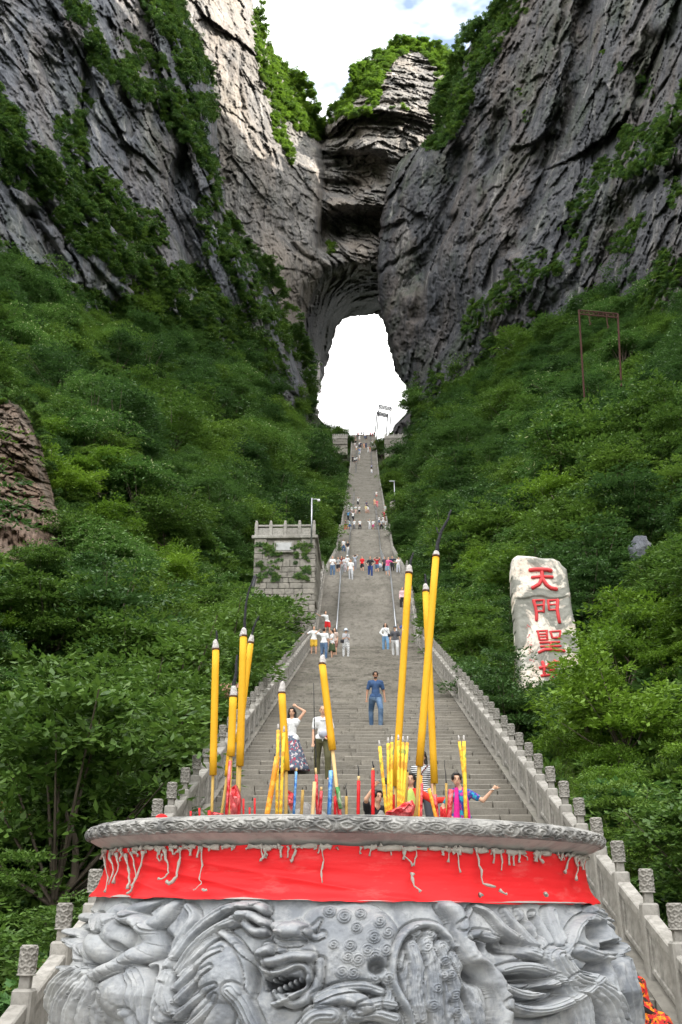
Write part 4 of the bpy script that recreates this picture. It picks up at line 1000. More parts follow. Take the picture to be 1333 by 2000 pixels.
# ------------------------------------------------------------------ bamboo hut behind the left balustrade
def hut():
    Y = 33.0; a = atY(414, 1392, Y); b = atY(482, 1392, Y); zt = float(atY(450, 1349, Y)[2]); root = empty('bamboo_hut', ((a[0]+b[0])/2, Y, a[2]-.4), label='small bamboo hut with a reddish tiled roof behind the left balustrade', cat='hut')
    W = b[0]-a[0]; H = zt-a[2]+.4; mb = plain('bamboo_slats', (.36, .23, .13), .7, .35, 5); mr = plain('roof_tile', (.28, .15, .10), .8, .3, 5)
    x = -W/2
    while x < W/2: m = MB().tube([(x, 0, -2), (x, 0, H-.15)], .028, 6); m.build('bamboo_slat', mb, root, True); x += .062
    MB().box((0, .9, H/2-1), (W-.05, 1.6, H+1.6)).build('hut_wall', plain('hut_dark', (.10, .06, .04), .9), root)
    MB().box((0, -.03, H-.42), (W, .06, .06)).build('crossbar', mb, root)
    for k in range(int(W/.12)):
        xx = -W/2+.06+k*.12; MB().tube([(xx, -.28, H-.22), (xx, .9, H+.42)], .055, 6).build('roof_tile', mr, root, True)
hut()

# ------------------------------------------------------------------ the inscribed stone
def stele():
    Y = 43.5
    OUT = [(1003, 1087), (1012, 1081), (1040, 1082), (1060, 1086), (1083, 1086), (1096, 1092), (1101, 1100), (1110, 1108), (1112, 1122), (1115, 1142), (1119, 1164), (1119, 1168), (1122, 1190), (1127, 1212), (1131, 1235), (1136, 1262), (1141, 1290), (1150, 1400), (1018, 1400), (1014, 1330), (1011, 1270), (1008, 1210), (1004, 1168), (1002, 1140), (1001, 1110)]
    o3 = [atY(x, y, Y) for x, y in OUT]; base = atY(1080, 1390, Y); root = empty('inscribed_stone', base, label='tall pale standing stone with big red carved characters on the right slope', cat='standing stone')
    xs = np.arange(994, 1156, 1.5); ys = np.arange(1076, 1403, 1.5); PX, PY = np.meshgrid(xs, ys); ok = inpoly(PX, PY, OUT)
    dd, _, _ = pline_dist(PX, PY, OUT+[OUT[0]])
    P = atY(PX, PY, Y); n = fbm(P*.9, 5, 3)*.10+fbm(P*5, 3, 4)*.02
    step = np.where(PY > 1166+3*np.sin(PX*.1), .07, 0)
    P[..., 1] += n+step+.35*np.maximum(0, 1-dd/9)**2
    ny, nx = PX.shape; idx = np.arange(ny*nx).reshape(ny, nx); q = ok[:-1, :-1] & ok[1:, :-1] & ok[:-1, 1:] & ok[1:, 1:]
    f = np.stack([idx[:-1, :-1][q], idx[1:, :-1][q], idx[1:, 1:][q], idx[:-1, 1:][q]], 1)
    e = np.concatenate([f[:, [0, 1]], f[:, [1, 2]], f[:, [2, 3]], f[:, [3, 0]]]); k = np.sort(e, 1); k = k[:, 0]*(ny*nx)+k[:, 1]; u, inv, cnt = np.unique(k, return_inverse=True, return_counts=True); be = e[cnt[inv] == 1]
    V = P.reshape(-1, 3); bv = np.unique(be); m = -np.ones(len(V), int); m[bv] = np.arange(len(bv)); n0 = len(V); V = np.vstack([V, V[bv]*np.array((1, 0, 1))+np.array((0, Y+1.1, 0))])
    f = np.vstack([f, np.stack([be[:, 1], be[:, 0], n0+m[be[:, 0]], n0+m[be[:, 1]]], 1)]); used = np.unique(f); mp = -np.ones(len(V), int); mp[used] = np.arange(len(used))
    t = NT('pale_inscribed_stone'); n1 = t.noise(.42, 6, .6, dist=.7); n2 = t.noise(6, 7, .7); n3 = t.noise(1.1, 6, .65)
    c = t.mix(t.ramp(n3, [(.4, 0), (.65, 1)]), (.78, .74, .66), (.74, .58, .48)); c = t.mix(t.ramp(n1, [(.465, 0), (.50, 1)]), c, (.27, .265, .235)); c = t.mix(t.ramp(n2, [(.33, .7), (.5, 0)]), c, (.22, .215, .19))
    t.col(c); t.set(Roughness=.8); t.bump(n2, .5, .05)
    mk('stone_body', V[used]-base, mp[f], t.m, root)
    red = plain('red_paint', (.62, .055, .06), .6, .15, 4)
    def S(u, v): return (980+u/7.144, 1060+v/7.144)
    CH = [
        [([(395, 382), (470, 372), (640, 372), (695, 388)], 46), ([(425, 485), (560, 470), (712, 478)], 36), ([(563, 385), (570, 480), (530, 575), (430, 635)], 42), ([(568, 500), (630, 590), (690, 632), (768, 648)], 46)],
        [([(448, 800), (482, 900), (497, 1000), (495, 1075)], 34), ([(450, 800), (600, 795)], 24), ([(595, 795), (592, 960)], 26), ([(480, 868), (595, 862)], 20), ([(490, 950), (595, 948)], 22),
         ([(645, 800), (790, 792)], 24), ([(652, 800), (668, 935)], 26), ([(660, 862), (775, 858)], 20), ([(668, 935), (775, 930)], 22), ([(788, 792), (778, 930), (795, 1030), (812, 1110)], 36)],
        [([(495, 1228), (645, 1222)], 20), ([(510, 1235), (535, 1350)], 22), ([(632, 1228), (645, 1345)], 22), ([(525, 1270), (635, 1266)], 16), ([(530, 1308), (640, 1304)], 16), ([(535, 1350), (655, 1343)], 20),
         ([(680, 1235), (828, 1226)], 22), ([(690, 1240), (712, 1318)], 22), ([(828, 1228), (812, 1318)], 22), ([(710, 1320), (815, 1318)], 22), ([(540, 1388), (815, 1380)], 22), ([(550, 1442), (835, 1434)], 22), ([(690, 1385), (692, 1485)], 24), ([(525, 1525), (600, 1490), (700, 1482), (800, 1492), (885, 1508)], 32)],
        [([(578, 1655), (600, 1740), (605, 1850)], 36), ([(540, 1740), (650, 1722)], 34), ([(560, 1852), (680, 1835)], 30), ([(655, 1690), (745, 1655), (825, 1665)], 24), ([(745, 1635), (755, 1700)], 22), ([(650, 1740), (760, 1715)], 22), ([(670, 1775), (740, 1755)], 20), ([(680, 1800), (760, 1790), (770, 1860)], 20), ([(720, 1860), (700, 1920)], 20)],
    ]
    for ch in CH:
        m = MB()
        for pts, w in ch:
            q = [S(*p) for p in pts]
            # a rounded brush stroke lying on the face
            P2 = [atY(x, y, Y-.02)-base for x, y in q]; P2 = [p+np.array((0, float(fbm((p+base)*.9, 5, 3))*.10+(.07 if yy > 1166 else 0), 0)) for p, (xx, yy) in zip(P2, q)]
            r = 1.28*w/2/7.144*Y*1.08/F
            m.tube([P2[0]+(P2[0]-P2[1])/np.linalg.norm(P2[0]-P2[1])*r*.6]+P2+[P2[-1]+(P2[-1]-P2[-2])/np.linalg.norm(P2[-1]-P2[-2])*r*.6], [r*.55]+[r]*len(P2)+[r*.55], 8)
        m.build('red_character', red, root, True)
    rs = np.random.RandomState(4)
    for (x, y) in ((1031, 1223), (1034, 1241), (1037, 1257), (1038, 1271), (1040, 1290)):
        m = MB()
        for k in range(6):
            a = (x+rs.uniform(-3.2, 3.2), y+rs.uniform(-4, 4)); b = (a[0]+rs.uniform(-3, 3), a[1]+rs.choice([0, 3])*rs.uniform(.5, 1)); m.tube([atY(*a, Y-.03)-base, atY(b[0]+.1, b[1], Y-.03)-base], .014, 5)
        m.build('small_red_character', red, root, True)
stele()

# ------------------------------------------------------------------ rock outcrop on the far left and loose boulders
OUTC = [(-60, 765), (0, 768), (40, 790), (60, 820), (82, 870), (95, 930), (110, 985), (132, 1015), (140, 1050), (110, 1085), (60, 1125), (-60, 1140)]
d_OC = rbf([(-60, 770, 58), (60, 780, 60), (100, 900, 57), (135, 1040, 50), (0, 900, 53), (-60, 1140, 40), (60, 1130, 42), (0, 1000, 48), (-60, 950, 50)])
def disp_OC(P, px, py):
    u = P[..., 0]*.8+P[..., 1]*.5+fbm(P*.3, 3, 2)*1.2; v = P[..., 2]+P[..., 0]*.12+fbm(P*.4, 3, 6)*.6; d = 0
    for s, a in ((3.2, 1.3), (1.4, 1.0), (.65, .6), (.3, .35)):
        val, e = planes(u/(s*1.6), v/s, int(s*10)); d = d+val*a+np.maximum(0, .10-e)*a*4
    return d+edge_roll(px, py, OUTC[1:11], 22, 4)+fbm(P*2, 3, 7)*.12
oc = relief('rock_outcrop', M_ROCK_RED, -60, 150, 760, 1145, 1.7, d_OC, lambda x, y: inpoly(x, y, OUTC), disp_OC, 8)
del oc['kind']; tag(oc, 'reddish brown layered rock outcrop at the far left edge', 'rock outcrop')
surf_points(d_OC, disp_OC, 0, [(band([(75, 870), (100, 940), (125, 1010)], [16, 18, 30]), .02), (band([(0, 768), (50, 790), (90, 860)], [22, 18, 14]), .05), (band([(20, 1080), (90, 1095)], [30, 40]), .03), ([(40, 850), (60, 940), (30, 960), (20, 880)], .004)], 8, name='shrubs_on_outcrop')
def boulder(px, py, rpx, c, label, seed):
    P = at(px, py, c); r = rpx*c/F; bm = bmesh.new(); bmesh.ops.create_icosphere(bm, subdivisions=4, radius=1); rs = np.random.RandomState(seed)
    V = np.array([v.co for v in bm.verts]); D = rs.normal(0, 1, (11, 3)); D /= np.linalg.norm(D, axis=1)[:, None]; off = .45+.35*rs.rand(11); k = np.min(np.where(V@D.T > .05, off/np.maximum(V@D.T, .05), 9), axis=1); V = V*np.minimum(k, 1.25)[:, None]*np.array((1.15, .9, 1.2)); V += fbm(V*3, 3, seed)[:, None]*.06
    f = [tuple(v.index for v in q.verts) for q in bm.faces]; bm.free(); o = mk('boulder', V*r, f, M_ROCK_L, smooth=False); o.location = P; tag(o, label, 'boulder')
boulder(1250, 1078, 24, 58, 'large grey boulder lodged among bushes above the standing stone', 3); boulder(1241, 1136, 13, 54, 'small dark boulder just below the large grey one', 5)
# ------------------------------------------------------------------ the great stone incense urn
UC = np.array((-0.115, 5.0, 0.0)); GZ = -2.3
TILT = math.radians(0.75)      # the urn leans slightly to the right
def tilt(V):
    V = np.array(V, float); d = V-UC; x = d[..., 0]*math.cos(TILT)+d[..., 2]*math.sin(TILT); z = -d[..., 0]*math.sin(TILT)+d[..., 2]*math.cos(TILT)
    return np.stack([x, d[..., 1], z], -1)+UC
def urn_mat(name, c1, c2, c3, dust=(.45, .44, .42), sc=1.0):
    t = NT(name); n = t.noise(3.5*sc, 7, .68, dist=.6); n2 = t.noise(22*sc, 6, .7); n3 = t.noise(1.4*sc, 5, .6); n4 = t.noise(9*sc, 6, .7, dist=.4)
    c = t.mix(t.ramp(n, [(.44, 0), (.57, 1)]), c1, c2); c = t.mix(t.ramp(n4, [(.46, 0), (.66, .8)]), c, c3)
    c = t.mix(t.ramp(n3, [(.45, 0), (.66, .5)]), c, dust); c = t.mix(t.ramp(n2, [(.28, .5), (.42, 0)]), c, tuple(x*.5 for x in c1))
    c = t.mix(t.math('MULTIPLY', t.attr('dust'), .30), c, (.50, .50, .49))
    t.col(c); t.set(Roughness=.78); t.bump(t.math('ADD', n2, n4), .35, .006); return t.m
M_URN = urn_mat('carved_blue_grey_stone', (.165, .178, .20), (.285, .298, .315), (.40, .405, .41)); M_NECK = urn_mat('smooth_cove_stone', (.26, .25, .24), (.38, .37, .35), (.44, .43, .41), (.42, .40, .37), 1.0); M_RIM = urn_mat('rim_stone', (.10, .098, .096), (.25, .242, .23), (.38, .37, .35), (.33, .32, .30), 1.3)

# -- relief drawn as tubes, knobs and hollows on the belly
def G(p, r, k=1.0, gr=0, taper=(1, 1)): return ('t', p, r, k, gr, taper)
TUBES = [
    # left beast: horns, trunk, mane
    G([(262, 1792), (284, 1800), (300, 1822), (300, 1848), (280, 1868), (248, 1888), (214, 1906)], 17, 1.35, -9),
    G([(268, 1782), (292, 1764), (312, 1752)], 13, 1.1), G([(306, 1806), (330, 1786), (350, 1758)], 14, 1.1, 0, (1, .7)), G([(212, 1812), (226, 1790), (244, 1776)], 13, 1.0),
    G([(196, 1790), (190, 1806), (200, 1820), (214, 1812), (212, 1796)], 8, 1.5, 3), G([(116, 1882), (128, 1893), (150, 1896), (164, 1888)], 7, 1.6), G([(118, 1846), (132, 1834), (150, 1838), (160, 1850)], 8, 1.6, 3),
    G([(160, 1840), (166, 1862), (160, 1888)], 8, 1.3), G([(128, 1810), (150, 1796), (172, 1790)], 9, 1.2), G([(172, 1850), (184, 1880), (170, 1900)], 10, 1.0),
    G([(100, 2010), (112, 1950), (135, 1912), (165, 1893)], 14, 1.0, 4), G([(120, 2010), (135, 1960), (160, 1922), (185, 1900)], 14, 1.0, 4), G([(145, 2010), (160, 1965), (180, 1930), (196, 1905)], 13, 1.0, 4),
    G([(172, 2010), (184, 1970), (200, 1935), (205, 1905)], 13, 1.0, 4), G([(198, 2010), (204, 1975), (214, 1945)], 11, .8, 4), G([(276, 1900), (290, 1925), (280, 1960), (286, 2010)], 16, .9, 5), G([(262, 1985), (274, 2010)], 16, .9),
    # mane of the second beast, sweeping up to a clawed hand
    G([(318, 2010), (322, 1950), (340, 1880), (362, 1830), (388, 1790), (372, 1770)], 17, 1.2, 5, (1, .5)), G([(352, 1868), (392, 1815), (438, 1780), (482, 1768)], 13, 1.35, 5, (.8, 1)), G([(352, 1900), (384, 1850), (430, 1812), (478, 1793)], 12, 1.35, 5, (.8, 1)),
    G([(362, 1905), (385, 1868), (414, 1838), (446, 1818)], 11, 1.2, 4, (1, .4)), G([(352, 1930), (378, 1896), (408, 1868), (440, 1856)], 11, 1.25, 4, (1, .3)), G([(348, 1958), (372, 1930), (396, 1906), (424, 1890)], 11, 1.25, 4, (1, .3)),
    G([(350, 1985), (378, 1962), (402, 1938), (432, 1926)], 11, 1.25, 4, (1, .3)), G([(372, 2010), (395, 1990), (414, 1968), (430, 1946)], 11, 1.2, 4, (1, .3)), G([(330, 1990), (334, 1960), (326, 1930)], 10, 1.3, 4), G([(340, 1905), (330, 1940), (342, 1975)], 12, 1.1, 4),
    G([(480, 1768), (500, 1764), (520, 1778)], 13, 1.5), G([(478, 1790), (500, 1790), (522, 1806)], 12, 1.5), G([(484, 1806), (500, 1822), (520, 1820)], 10, 1.4), G([(500, 1764), (516, 1758)], 8, 1.4, 0, (1, .4)),
    G([(440, 1824), (468, 1844), (488, 1880), (494, 1930), (478, 1975), (470, 2010)], 9, 1.2), G([(462, 1938), (482, 1964), (500, 2005)], 20, 1.0, 6), G([(470, 1850), (500, 1880), (520, 1930)], 5, .8),
    # lion: muzzle lips, teeth line, brow, ear, paws, mane rolls
    G([(518, 1862), (524, 1846), (545, 1852), (560, 1858)], 9, 1.6), G([(514, 1888), (534, 1904), (560, 1902), (590, 1886), (606, 1892), (610, 1910), (596, 1934), (568, 1954), (540, 1962)], 6.5, 3.2), G([(512, 1872), (520, 1862), (536, 1858)], 13, 2.2), G([(528, 1882), (550, 1880), (580, 1870), (612, 1872)], 12, 2.0), G([(516, 1880), (534, 1920), (548, 1950), (575, 1966), (610, 1950), (625, 1915), (628, 1880)], 10, 1.3),
    G([(606, 1824), (620, 1812), (628, 1800)], 9, 1.5, 0, (1, .3)), G([(606, 1824), (618, 1834), (632, 1828)], 7, 1.3), G([(545, 1836), (560, 1846), (590, 1844)], 9, 1.4), G([(630, 1962), (660, 1944), (700, 1952), (716, 1968)], 19, 1.25), G([(598, 2010), (620, 1985), (650, 1985)], 22, 1.2, 7),
    G([(690, 1985), (730, 1978), (768, 1990)], 16, 1.1, 6), G([(620, 1950), (660, 1930), (710, 1926), (745, 1938)], 12, 1.1, 6), G([(706, 1972), (740, 1956), (770, 1962)], 14, 1.0, 5), G([(760, 1960), (770, 1930), (750, 1905)], 16, .8, 6),
    # tail loop and combed flank
    G([(806, 2010), (796, 1975), (770, 1935), (762, 1895), (770, 1850), (790, 1818), (820, 1804), (850, 1812), (868, 1832), (880, 1852)], 9, 2.0), G([(778, 1890), (786, 1860), (806, 1836)], 6, 1.2),
    G([(800, 1850), (812, 1890), (806, 1940), (818, 1990)], 15, .9, 4), G([(828, 1842), (842, 1885), (846, 1940), (850, 2005)], 15, .9, 4), G([(856, 1850), (878, 1890), (890, 1940), (900, 2005)], 16, .9, 4), G([(880, 1870), (905, 1910), (925, 1960), (935, 2010)], 15, .8, 4),
    # right dragon: neck, antler-like mane, head
    G([(866, 1768), (884, 1790), (892, 1815), (896, 1840), (912, 1872), (938, 1895), (962, 1925), (974, 1960), (968, 2010)], 19, 1.35, 0), G([(888, 1812), (910, 1792), (922, 1770)], 9, 1.1, 0, (1, .4)), G([(906, 1830), (930, 1822), (950, 1826)], 9, 1.2),
    G([(928, 1770), (950, 1780), (966, 1798), (975, 1812), (1002, 1832), (1040, 1862), (1070, 1895)], 10, 1.5, 4, (.5, 1.3)), G([(982, 1778), (998, 1804), (1022, 1838), (1052, 1872)], 11, 1.5, 4, (.4, 1.3)), G([(1008, 1778), (1028, 1812), (1050, 1848), (1070, 1884)], 11, 1.5, 4, (.4, 1.2)),
    G([(1038, 1785), (1052, 1812), (1068, 1850), (1082, 1885)], 10, 1.4, 4, (.5, 1.2)), G([(1066, 1780), (1074, 1815), (1086, 1850), (1094, 1890)], 13, 1.3, 4, (.8, 1)), G([(940, 1828), (975, 1840), (1010, 1856), (1046, 1870), (1080, 1900)], 11, 1.6, 4, (.6, 1.3)),
    G([(972, 1896), (1002, 1888), (1030, 1890), (1062, 1902), (1096, 1922)], 13, 1.6, 4, (.7, 1.2)), G([(978, 1930), (1006, 1944), (1034, 1944), (1058, 1922), (1090, 1914)], 14, 1.7, 4, (.7, 1.1)), G([(976, 1962), (1010, 1975), (1046, 1976), (1084, 1962), (1118, 1938), (1136, 1914)], 16, 1.7, 4, (.7, 1.1)),
    G([(1066, 1872), (1090, 1912), (1126, 1922), (1156, 1944), (1174, 1975), (1184, 2012)], 26, 1.1, 5), G([(1100, 1925), (1120, 1960), (1124, 2010)], 24, .9, 5), G([(1084, 1870), (1100, 1840), (1108, 1812), (1126, 1796), (1142, 1796)], 10, 1.6, 4), G([(1136, 1794), (1158, 1806), (1168, 1828), (1172, 1850)], 11, 1.6, 5),
    G([(1112, 1856), (1140, 1868), (1172, 1872), (1196, 1856), (1208, 1838)], 13, 1.5, 6), G([(1160, 1880), (1170, 1910), (1180, 1950), (1190, 1985)], 12, 1.3, 4), G([(1195, 1880), (1205, 1920), (1220, 1960), (1232, 2010)], 15, 1.3, 5), G([(1176, 1800), (1196, 1816), (1212, 1846), (1222, 1885)], 14, 1.2, 4), G([(1150, 1778), (1176, 1790), (1196, 1806)], 12, 1.1, 4),
]
KNOBS = [(170, 1950, 72, 66, 20), (246, 1938, 46, 56, 26), (138, 1850, 38, 46, 16), (205, 1850, 30, 34, 22), (238, 1822, 34, 36, 22), (208, 1868, 13, 11, 18), (440, 1902, 54, 66, 20), (420, 1975, 50, 40, 10), (575, 1878, 56, 44, 30), (584, 1925, 40, 42, 22), (578, 1822, 40, 22, 40), (556, 1826, 9, 7, 52), (690, 1850, 95, 90, 18),
         (650, 1805, 60, 40, 14), (650, 1982, 60, 36, 24), (830, 1910, 62, 100, 14), (1140, 1840, 66, 66, 12), (1190, 1900, 50, 80, 16), (1180, 1838, 14, 14, 22), (470, 1780, 26, 18, 16), (470, 1935, 15, 14, 20), (226, 1800, 15, 14, 22), (152, 1822, 14, 10, 24), (546, 1812, 13, 12, 24), (880, 1990, 60, 40, 12)]
HOLES = [(985, 1850, 28, 14, 20), (1012, 1912, 34, 8, 26), (1046, 1934, 20, 6, 20), (920, 1905, 22, 20, 16), (1148, 1822, 14, 16, 24), (1172, 1848, 10, 8, 20), (1150, 1895, 15, 14, 26), (312, 1850, 26, 30, 14), (136, 1868, 18, 17, 30), (560, 1924, 36, 13, 52), (502, 1900, 14, 40, 8), (300, 1896, 8, 10, 20), (930, 1850, 14, 10, 14), (1040, 1815, 4, 22, 16), (1020, 1800, 4, 16, 14), (734, 1890, 14, 14, 18), (1180, 1870, 6, 22, 18), (172, 1826, 10, 9, 18), (245, 1850, 8, 8, 12), (900, 1960, 12, 30, 8)]
CURLS = [(x+(15 if (j % 2) else 0)+RNG.normal(0, 5), 1788+j*27+RNG.normal(0, 4)+(x-640)*.12, 12+5*RNG.rand()) for j in range(5) for x in range(642+j*6, 760, 31) if RNG.rand() < .86]+[(x, y, 13) for x, y in ((806, 1818), (835, 1826), (826, 1852), (860, 1880), (858, 1905), (845, 1932), (880, 1945), (838, 1965), (560, 1812), (584, 1806), (884, 1975), (870, 1905))]
def relief_h(px, py):
    h = fbm(np.stack([px*.02, py*.02, px*0], -1), 4, 5)*4; top = np.full(px.shape, -1.0)
    for (x, y, rx, ry, k) in KNOBS:
        q = 1-((px-x)/rx)**2-((py-y)/ry)**2; h = np.maximum(h, np.where(q > 0, k*np.sqrt(np.maximum(q, 0)), h))
    # combed hair on the broad forms
    hair = np.sin((px*.55+py*.25+fbm(np.stack([px*.03, py*.03, px*0+3], -1), 2, 6)*10)*.55); m = (px < 215)*(py > 1900)+(px > 785)*(px < 940)*(py > 1850)
    h = h+hair*1.1*m
    base = h.copy()
    for (_, pts, r, k, gr, tp) in TUBES:
        x0 = min(p[0] for p in pts)-r-6; x1 = max(p[0] for p in pts)+r+6; y0 = min(p[1] for p in pts)-r-6; y1 = max(p[1] for p in pts)+r+6
        m = (px > x0) & (px < x1) & (py > y0) & (py < y1)
        if not m.any(): continue
        # finer polyline
        P = np.array(pts, float)
        for _i in range(2):
            Q = [P[0]]
            for a, b in zip(P[:-1], P[1:]): Q += [a*.75+b*.25, a*.25+b*.75]
            P = np.array(Q+[P[-1]])
        wob = 1.5*np.sin(py[m]*.12+px[m]*.08)
        d, par, L = pline_dist(px[m], py[m], [tuple(p) for p in P]); u = par/L; R = .88*r*(tp[0]+(tp[1]-tp[0])*u); q = 1-(d/R)**2
        z = k*R*1.25*np.maximum(q, 0)**.42
        if gr > 0: z = z-(.20*r)*(0.5+.5*np.cos(2*math.pi*(d+wob*.3)/(gr*1.45)))**2*(q > .05)
        if gr < 0: z = z-1.6*(np.cos(2*math.pi*par/(-gr*2)) > .93)
        b = base[m]*.35; cur = h[m]; h[m] = np.where(q > 0, np.maximum(cur, z+b), cur)
        nb = (q <= 0) & (d < R+6); cur = h[m]; cur[nb] -= 6.5*(1-(d[nb]-R[nb])/6); h[m] = cur
    for (x, y, r) in CURLS:
        dx, dy = px-x, py-y; d = np.hypot(dx, dy); m = d < r; an = np.arctan2(dy[m], dx[m]); z = 7*np.sqrt(np.maximum(0, 1-(d[m]/r)**2))+1.5*np.cos(2*math.pi*d[m]/5.4-an); h[m] = np.maximum(h[m], h[m]*.55+z+4)
    for (x, y, rx, ry, k) in HOLES:
        q = ((px-x)/rx)**2+((py-y)/ry)**2; h = h-1.6*k*np.exp(-q**2*.9)
    # teeth
    for i in range(6):
        x, y = 541+i*10, 1938-i*4.8; q = 1-((px-x)/4.2)**2-((py-y)/7)**2; h = np.maximum(h, np.where(q > 0, 20*np.sqrt(np.maximum(q, 0))-2, -99)); q = 1-((px-x-1)/3.6)**2-((py-y+22)/5)**2; h = np.maximum(h, np.where(q > 0, 20*np.sqrt(np.maximum(q, 0))-2, -99))
    h = h+fbm(np.stack([px*.12, py*.12, px*0], -1), 3, 15)*.9
    return h
BODY = [(-.008, 1.165), (-.03, 1.165), (-.05, 1.175), (-.10, 1.20), (-.20, 1.245), (-.35, 1.285), (-.55, 1.285), (-.75, 1.24), (-.95, 1.14)]
def rprof(z): return np.interp(-np.asarray(z), [-a for a, _ in BODY], [b for _, b in BODY])
urn = empty('stone_urn', (UC[0], UC[1], GZ), label='huge round carved stone incense urn with lions and dragons filling the foreground', cat='incense urn'); UO = np.array((UC[0], UC[1], GZ))
def ring_grid(zs, rs, th, disp=None):
    T, Z = np.meshgrid(th, zs); R = np.broadcast_to(np.array(rs)[:, None], T.shape); P = np.stack([UC[0]+R*np.sin(T), UC[1]-R*np.cos(T), Z], -1); return tilt(P), T, Z
def grid_faces(ny, nx, wrap=True):
    i = np.arange(ny*nx).reshape(ny, nx); j = np.roll(i, -1, 1) if wrap else i[:, 1:]; a = i if wrap else i[:, :-1]
    return np.stack([a[:-1], j[:-1], j[1:], a[1:]], -1).reshape(-1, 4)
thf = np.radians(np.concatenate([np.linspace(-88, 88, 1150), np.linspace(90, 268, 90)]))
# belly
zs = np.concatenate([np.linspace(-.012, -.60, 300), np.linspace(-.62, -.95, 24)])
P, T, Z = ring_grid(zs, rprof(zs), thf); X_, Y_, C_ = proj(P); fr = np.abs(T) < math.radians(88.1)
h = np.where(fr, relief_h(X_, Y_), fbm(P*5, 4, 4)*14); h = h*sstep(1752, 1775, Y_)*np.where(fr, sstep(88, 70, np.abs(np.degrees(T))), 1)
Rh = np.stack([np.sin(T), -np.cos(T), T*0+.12], -1); P = P+Rh*(h*.0032)[..., None]
def blur(a, k):
    for ax_ in (0, 1):
        p = np.pad(a, [(k, k) if i == ax_ else (0, 0) for i in (0, 1)], 'edge'); c = np.cumsum(p, ax_); c = np.insert(c, 0, 0, ax_); n = a.shape[ax_]; c = np.moveaxis(c, ax_, 0); a = np.moveaxis((c[2*k+1:2*k+1+n]-c[:n])/(2*k+1), 0, ax_)
    return a
hp = h-blur(h, 5); bo = mk('carved_belly', P.reshape(-1, 3)-UO, grid_faces(*T.shape)[:, ::-1], M_URN, urn); at_ = bo.data.attributes.new('dust', 'FLOAT', 'POINT'); at_.data.foreach_set('value', sstep(.2, -2.4, hp).astype(np.float32).ravel())
# waist under the cloth and the cove under the lip
zs = np.array([-.014, -.004, .02, .06, .12, .17, .178, .186, .196, .206, .2205]); rs = np.array([1.185, 1.165, 1.15, 1.135, 1.125, 1.130, 1.138, 1.148, 1.163, 1.190, 1.218])
P, T, Z = ring_grid(zs, rs, thf[::3]); mk('neck', P.reshape(-1, 3)-UO, grid_faces(*T.shape)[:, ::-1], M_NECK, urn)
# lip with carved cloud scrolls
v_ = np.linspace(0, 1, 34); th2 = np.radians(np.concatenate([np.linspace(-90, 90, 1500), np.linspace(92, 268, 80)]))
lipz = .220+.062*v_; lipr = 1.222+.020*np.sin(np.pi*np.clip(v_*1.02, 0, 1))**.6-.016*v_**6
P, T, Z = ring_grid(lipz, lipr, th2); V_ = np.broadcast_to(v_[:, None], T.shape)
uu = np.degrees(T)/3.9; row = np.round(V_*2.2+.2*np.sin(uu)); cu = np.round(uu+row*.5)-row*.5+.16*vnoise(np.stack([np.round(uu+row*.5), row, uu*0], -1), 9); cv = row/2.2
dd = np.hypot((uu-cu)*1.25, (V_-cv)*2.2); wz = fbm(np.stack([uu*.8, V_*2, uu*0], -1), 3, 6)
car = np.cos((dd+wz*.35)*17)*.0055*sstep(0, .12, V_)*sstep(1, .88, V_)
worn = sstep(-.1, .25, fbm(P*2.4, 3, 8)+.25); car = car*(.35+.65*worn)+fbm(P*14, 3, 5)*.0022+fbm(P*3, 3, 15)*.004
P = P+np.stack([np.sin(T), -np.cos(T), T*0], -1)*car[..., None]
mk('carved_lip', P.reshape(-1, 3)-UO, grid_faces(*T.shape)[:, ::-1], M_RIM, urn)
zs = np.array([.282, .288, .288, .27, .12]); rs = np.array([1.206, 1.19, 1.08, 1.06, 1.055]); P, T, Z = ring_grid(zs, rs, thf[::4]); P = P+(fbm(P*6, 3, 4)*.004)[..., None]*np.array((0, 0, 1)); mk('rim_top', P.reshape(-1, 3)-UO, grid_faces(*T.shape)[:, ::-1], M_RIM, urn)
m = MB().lathe([(.80, 0), (.86, .12), (.80, .25), (.62, .45), (.70, .75), (.95, 1.1), (1.14, 1.36)], 48); m.build('pedestal', M_URN, urn, True)

# ash bed heaped inside
xs = np.linspace(-1.05, 1.05, 150); XX, YY = np.meshgrid(xs, xs); rr_ = np.hypot(XX, YY); ZZ = .20+fbm(np.stack([XX*5, YY*5, XX*0], -1), 4, 9)*.02
for (x, y, w, k) in ((-.23, -.15, .13, .16), (-.08, -.1, .12, .12), (.18, -.2, .12, .15), (.26, -.05, .08, .12), (-.6, 0, .1, .07), (.0, .3, .3, .08)): ZZ = ZZ+k*np.exp(-((XX-x)**2+(YY-y)**2)/(w*w))*(1+.35*fbm(np.stack([XX*22, YY*22, XX*0], -1), 3, 19))
ok = rr_ < 1.05; idx = np.arange(XX.size).reshape(XX.shape); q = ok[:-1, :-1] & ok[1:, :-1] & ok[:-1, 1:] & ok[1:, 1:]; f = np.stack([idx[:-1, :-1][q], idx[:-1, 1:][q], idx[1:, 1:][q], idx[1:, :-1][q]], 1)
ash = mk('incense_ash', np.stack([XX+UC[0], YY+UC[1], ZZ], -1).reshape(-1, 3), f, plain('grey_ash', (.20, .19, .18), .95, .5, 40, bump=.6)); tag(ash, 'grey ash heaped inside the stone urn', kind='stuff')

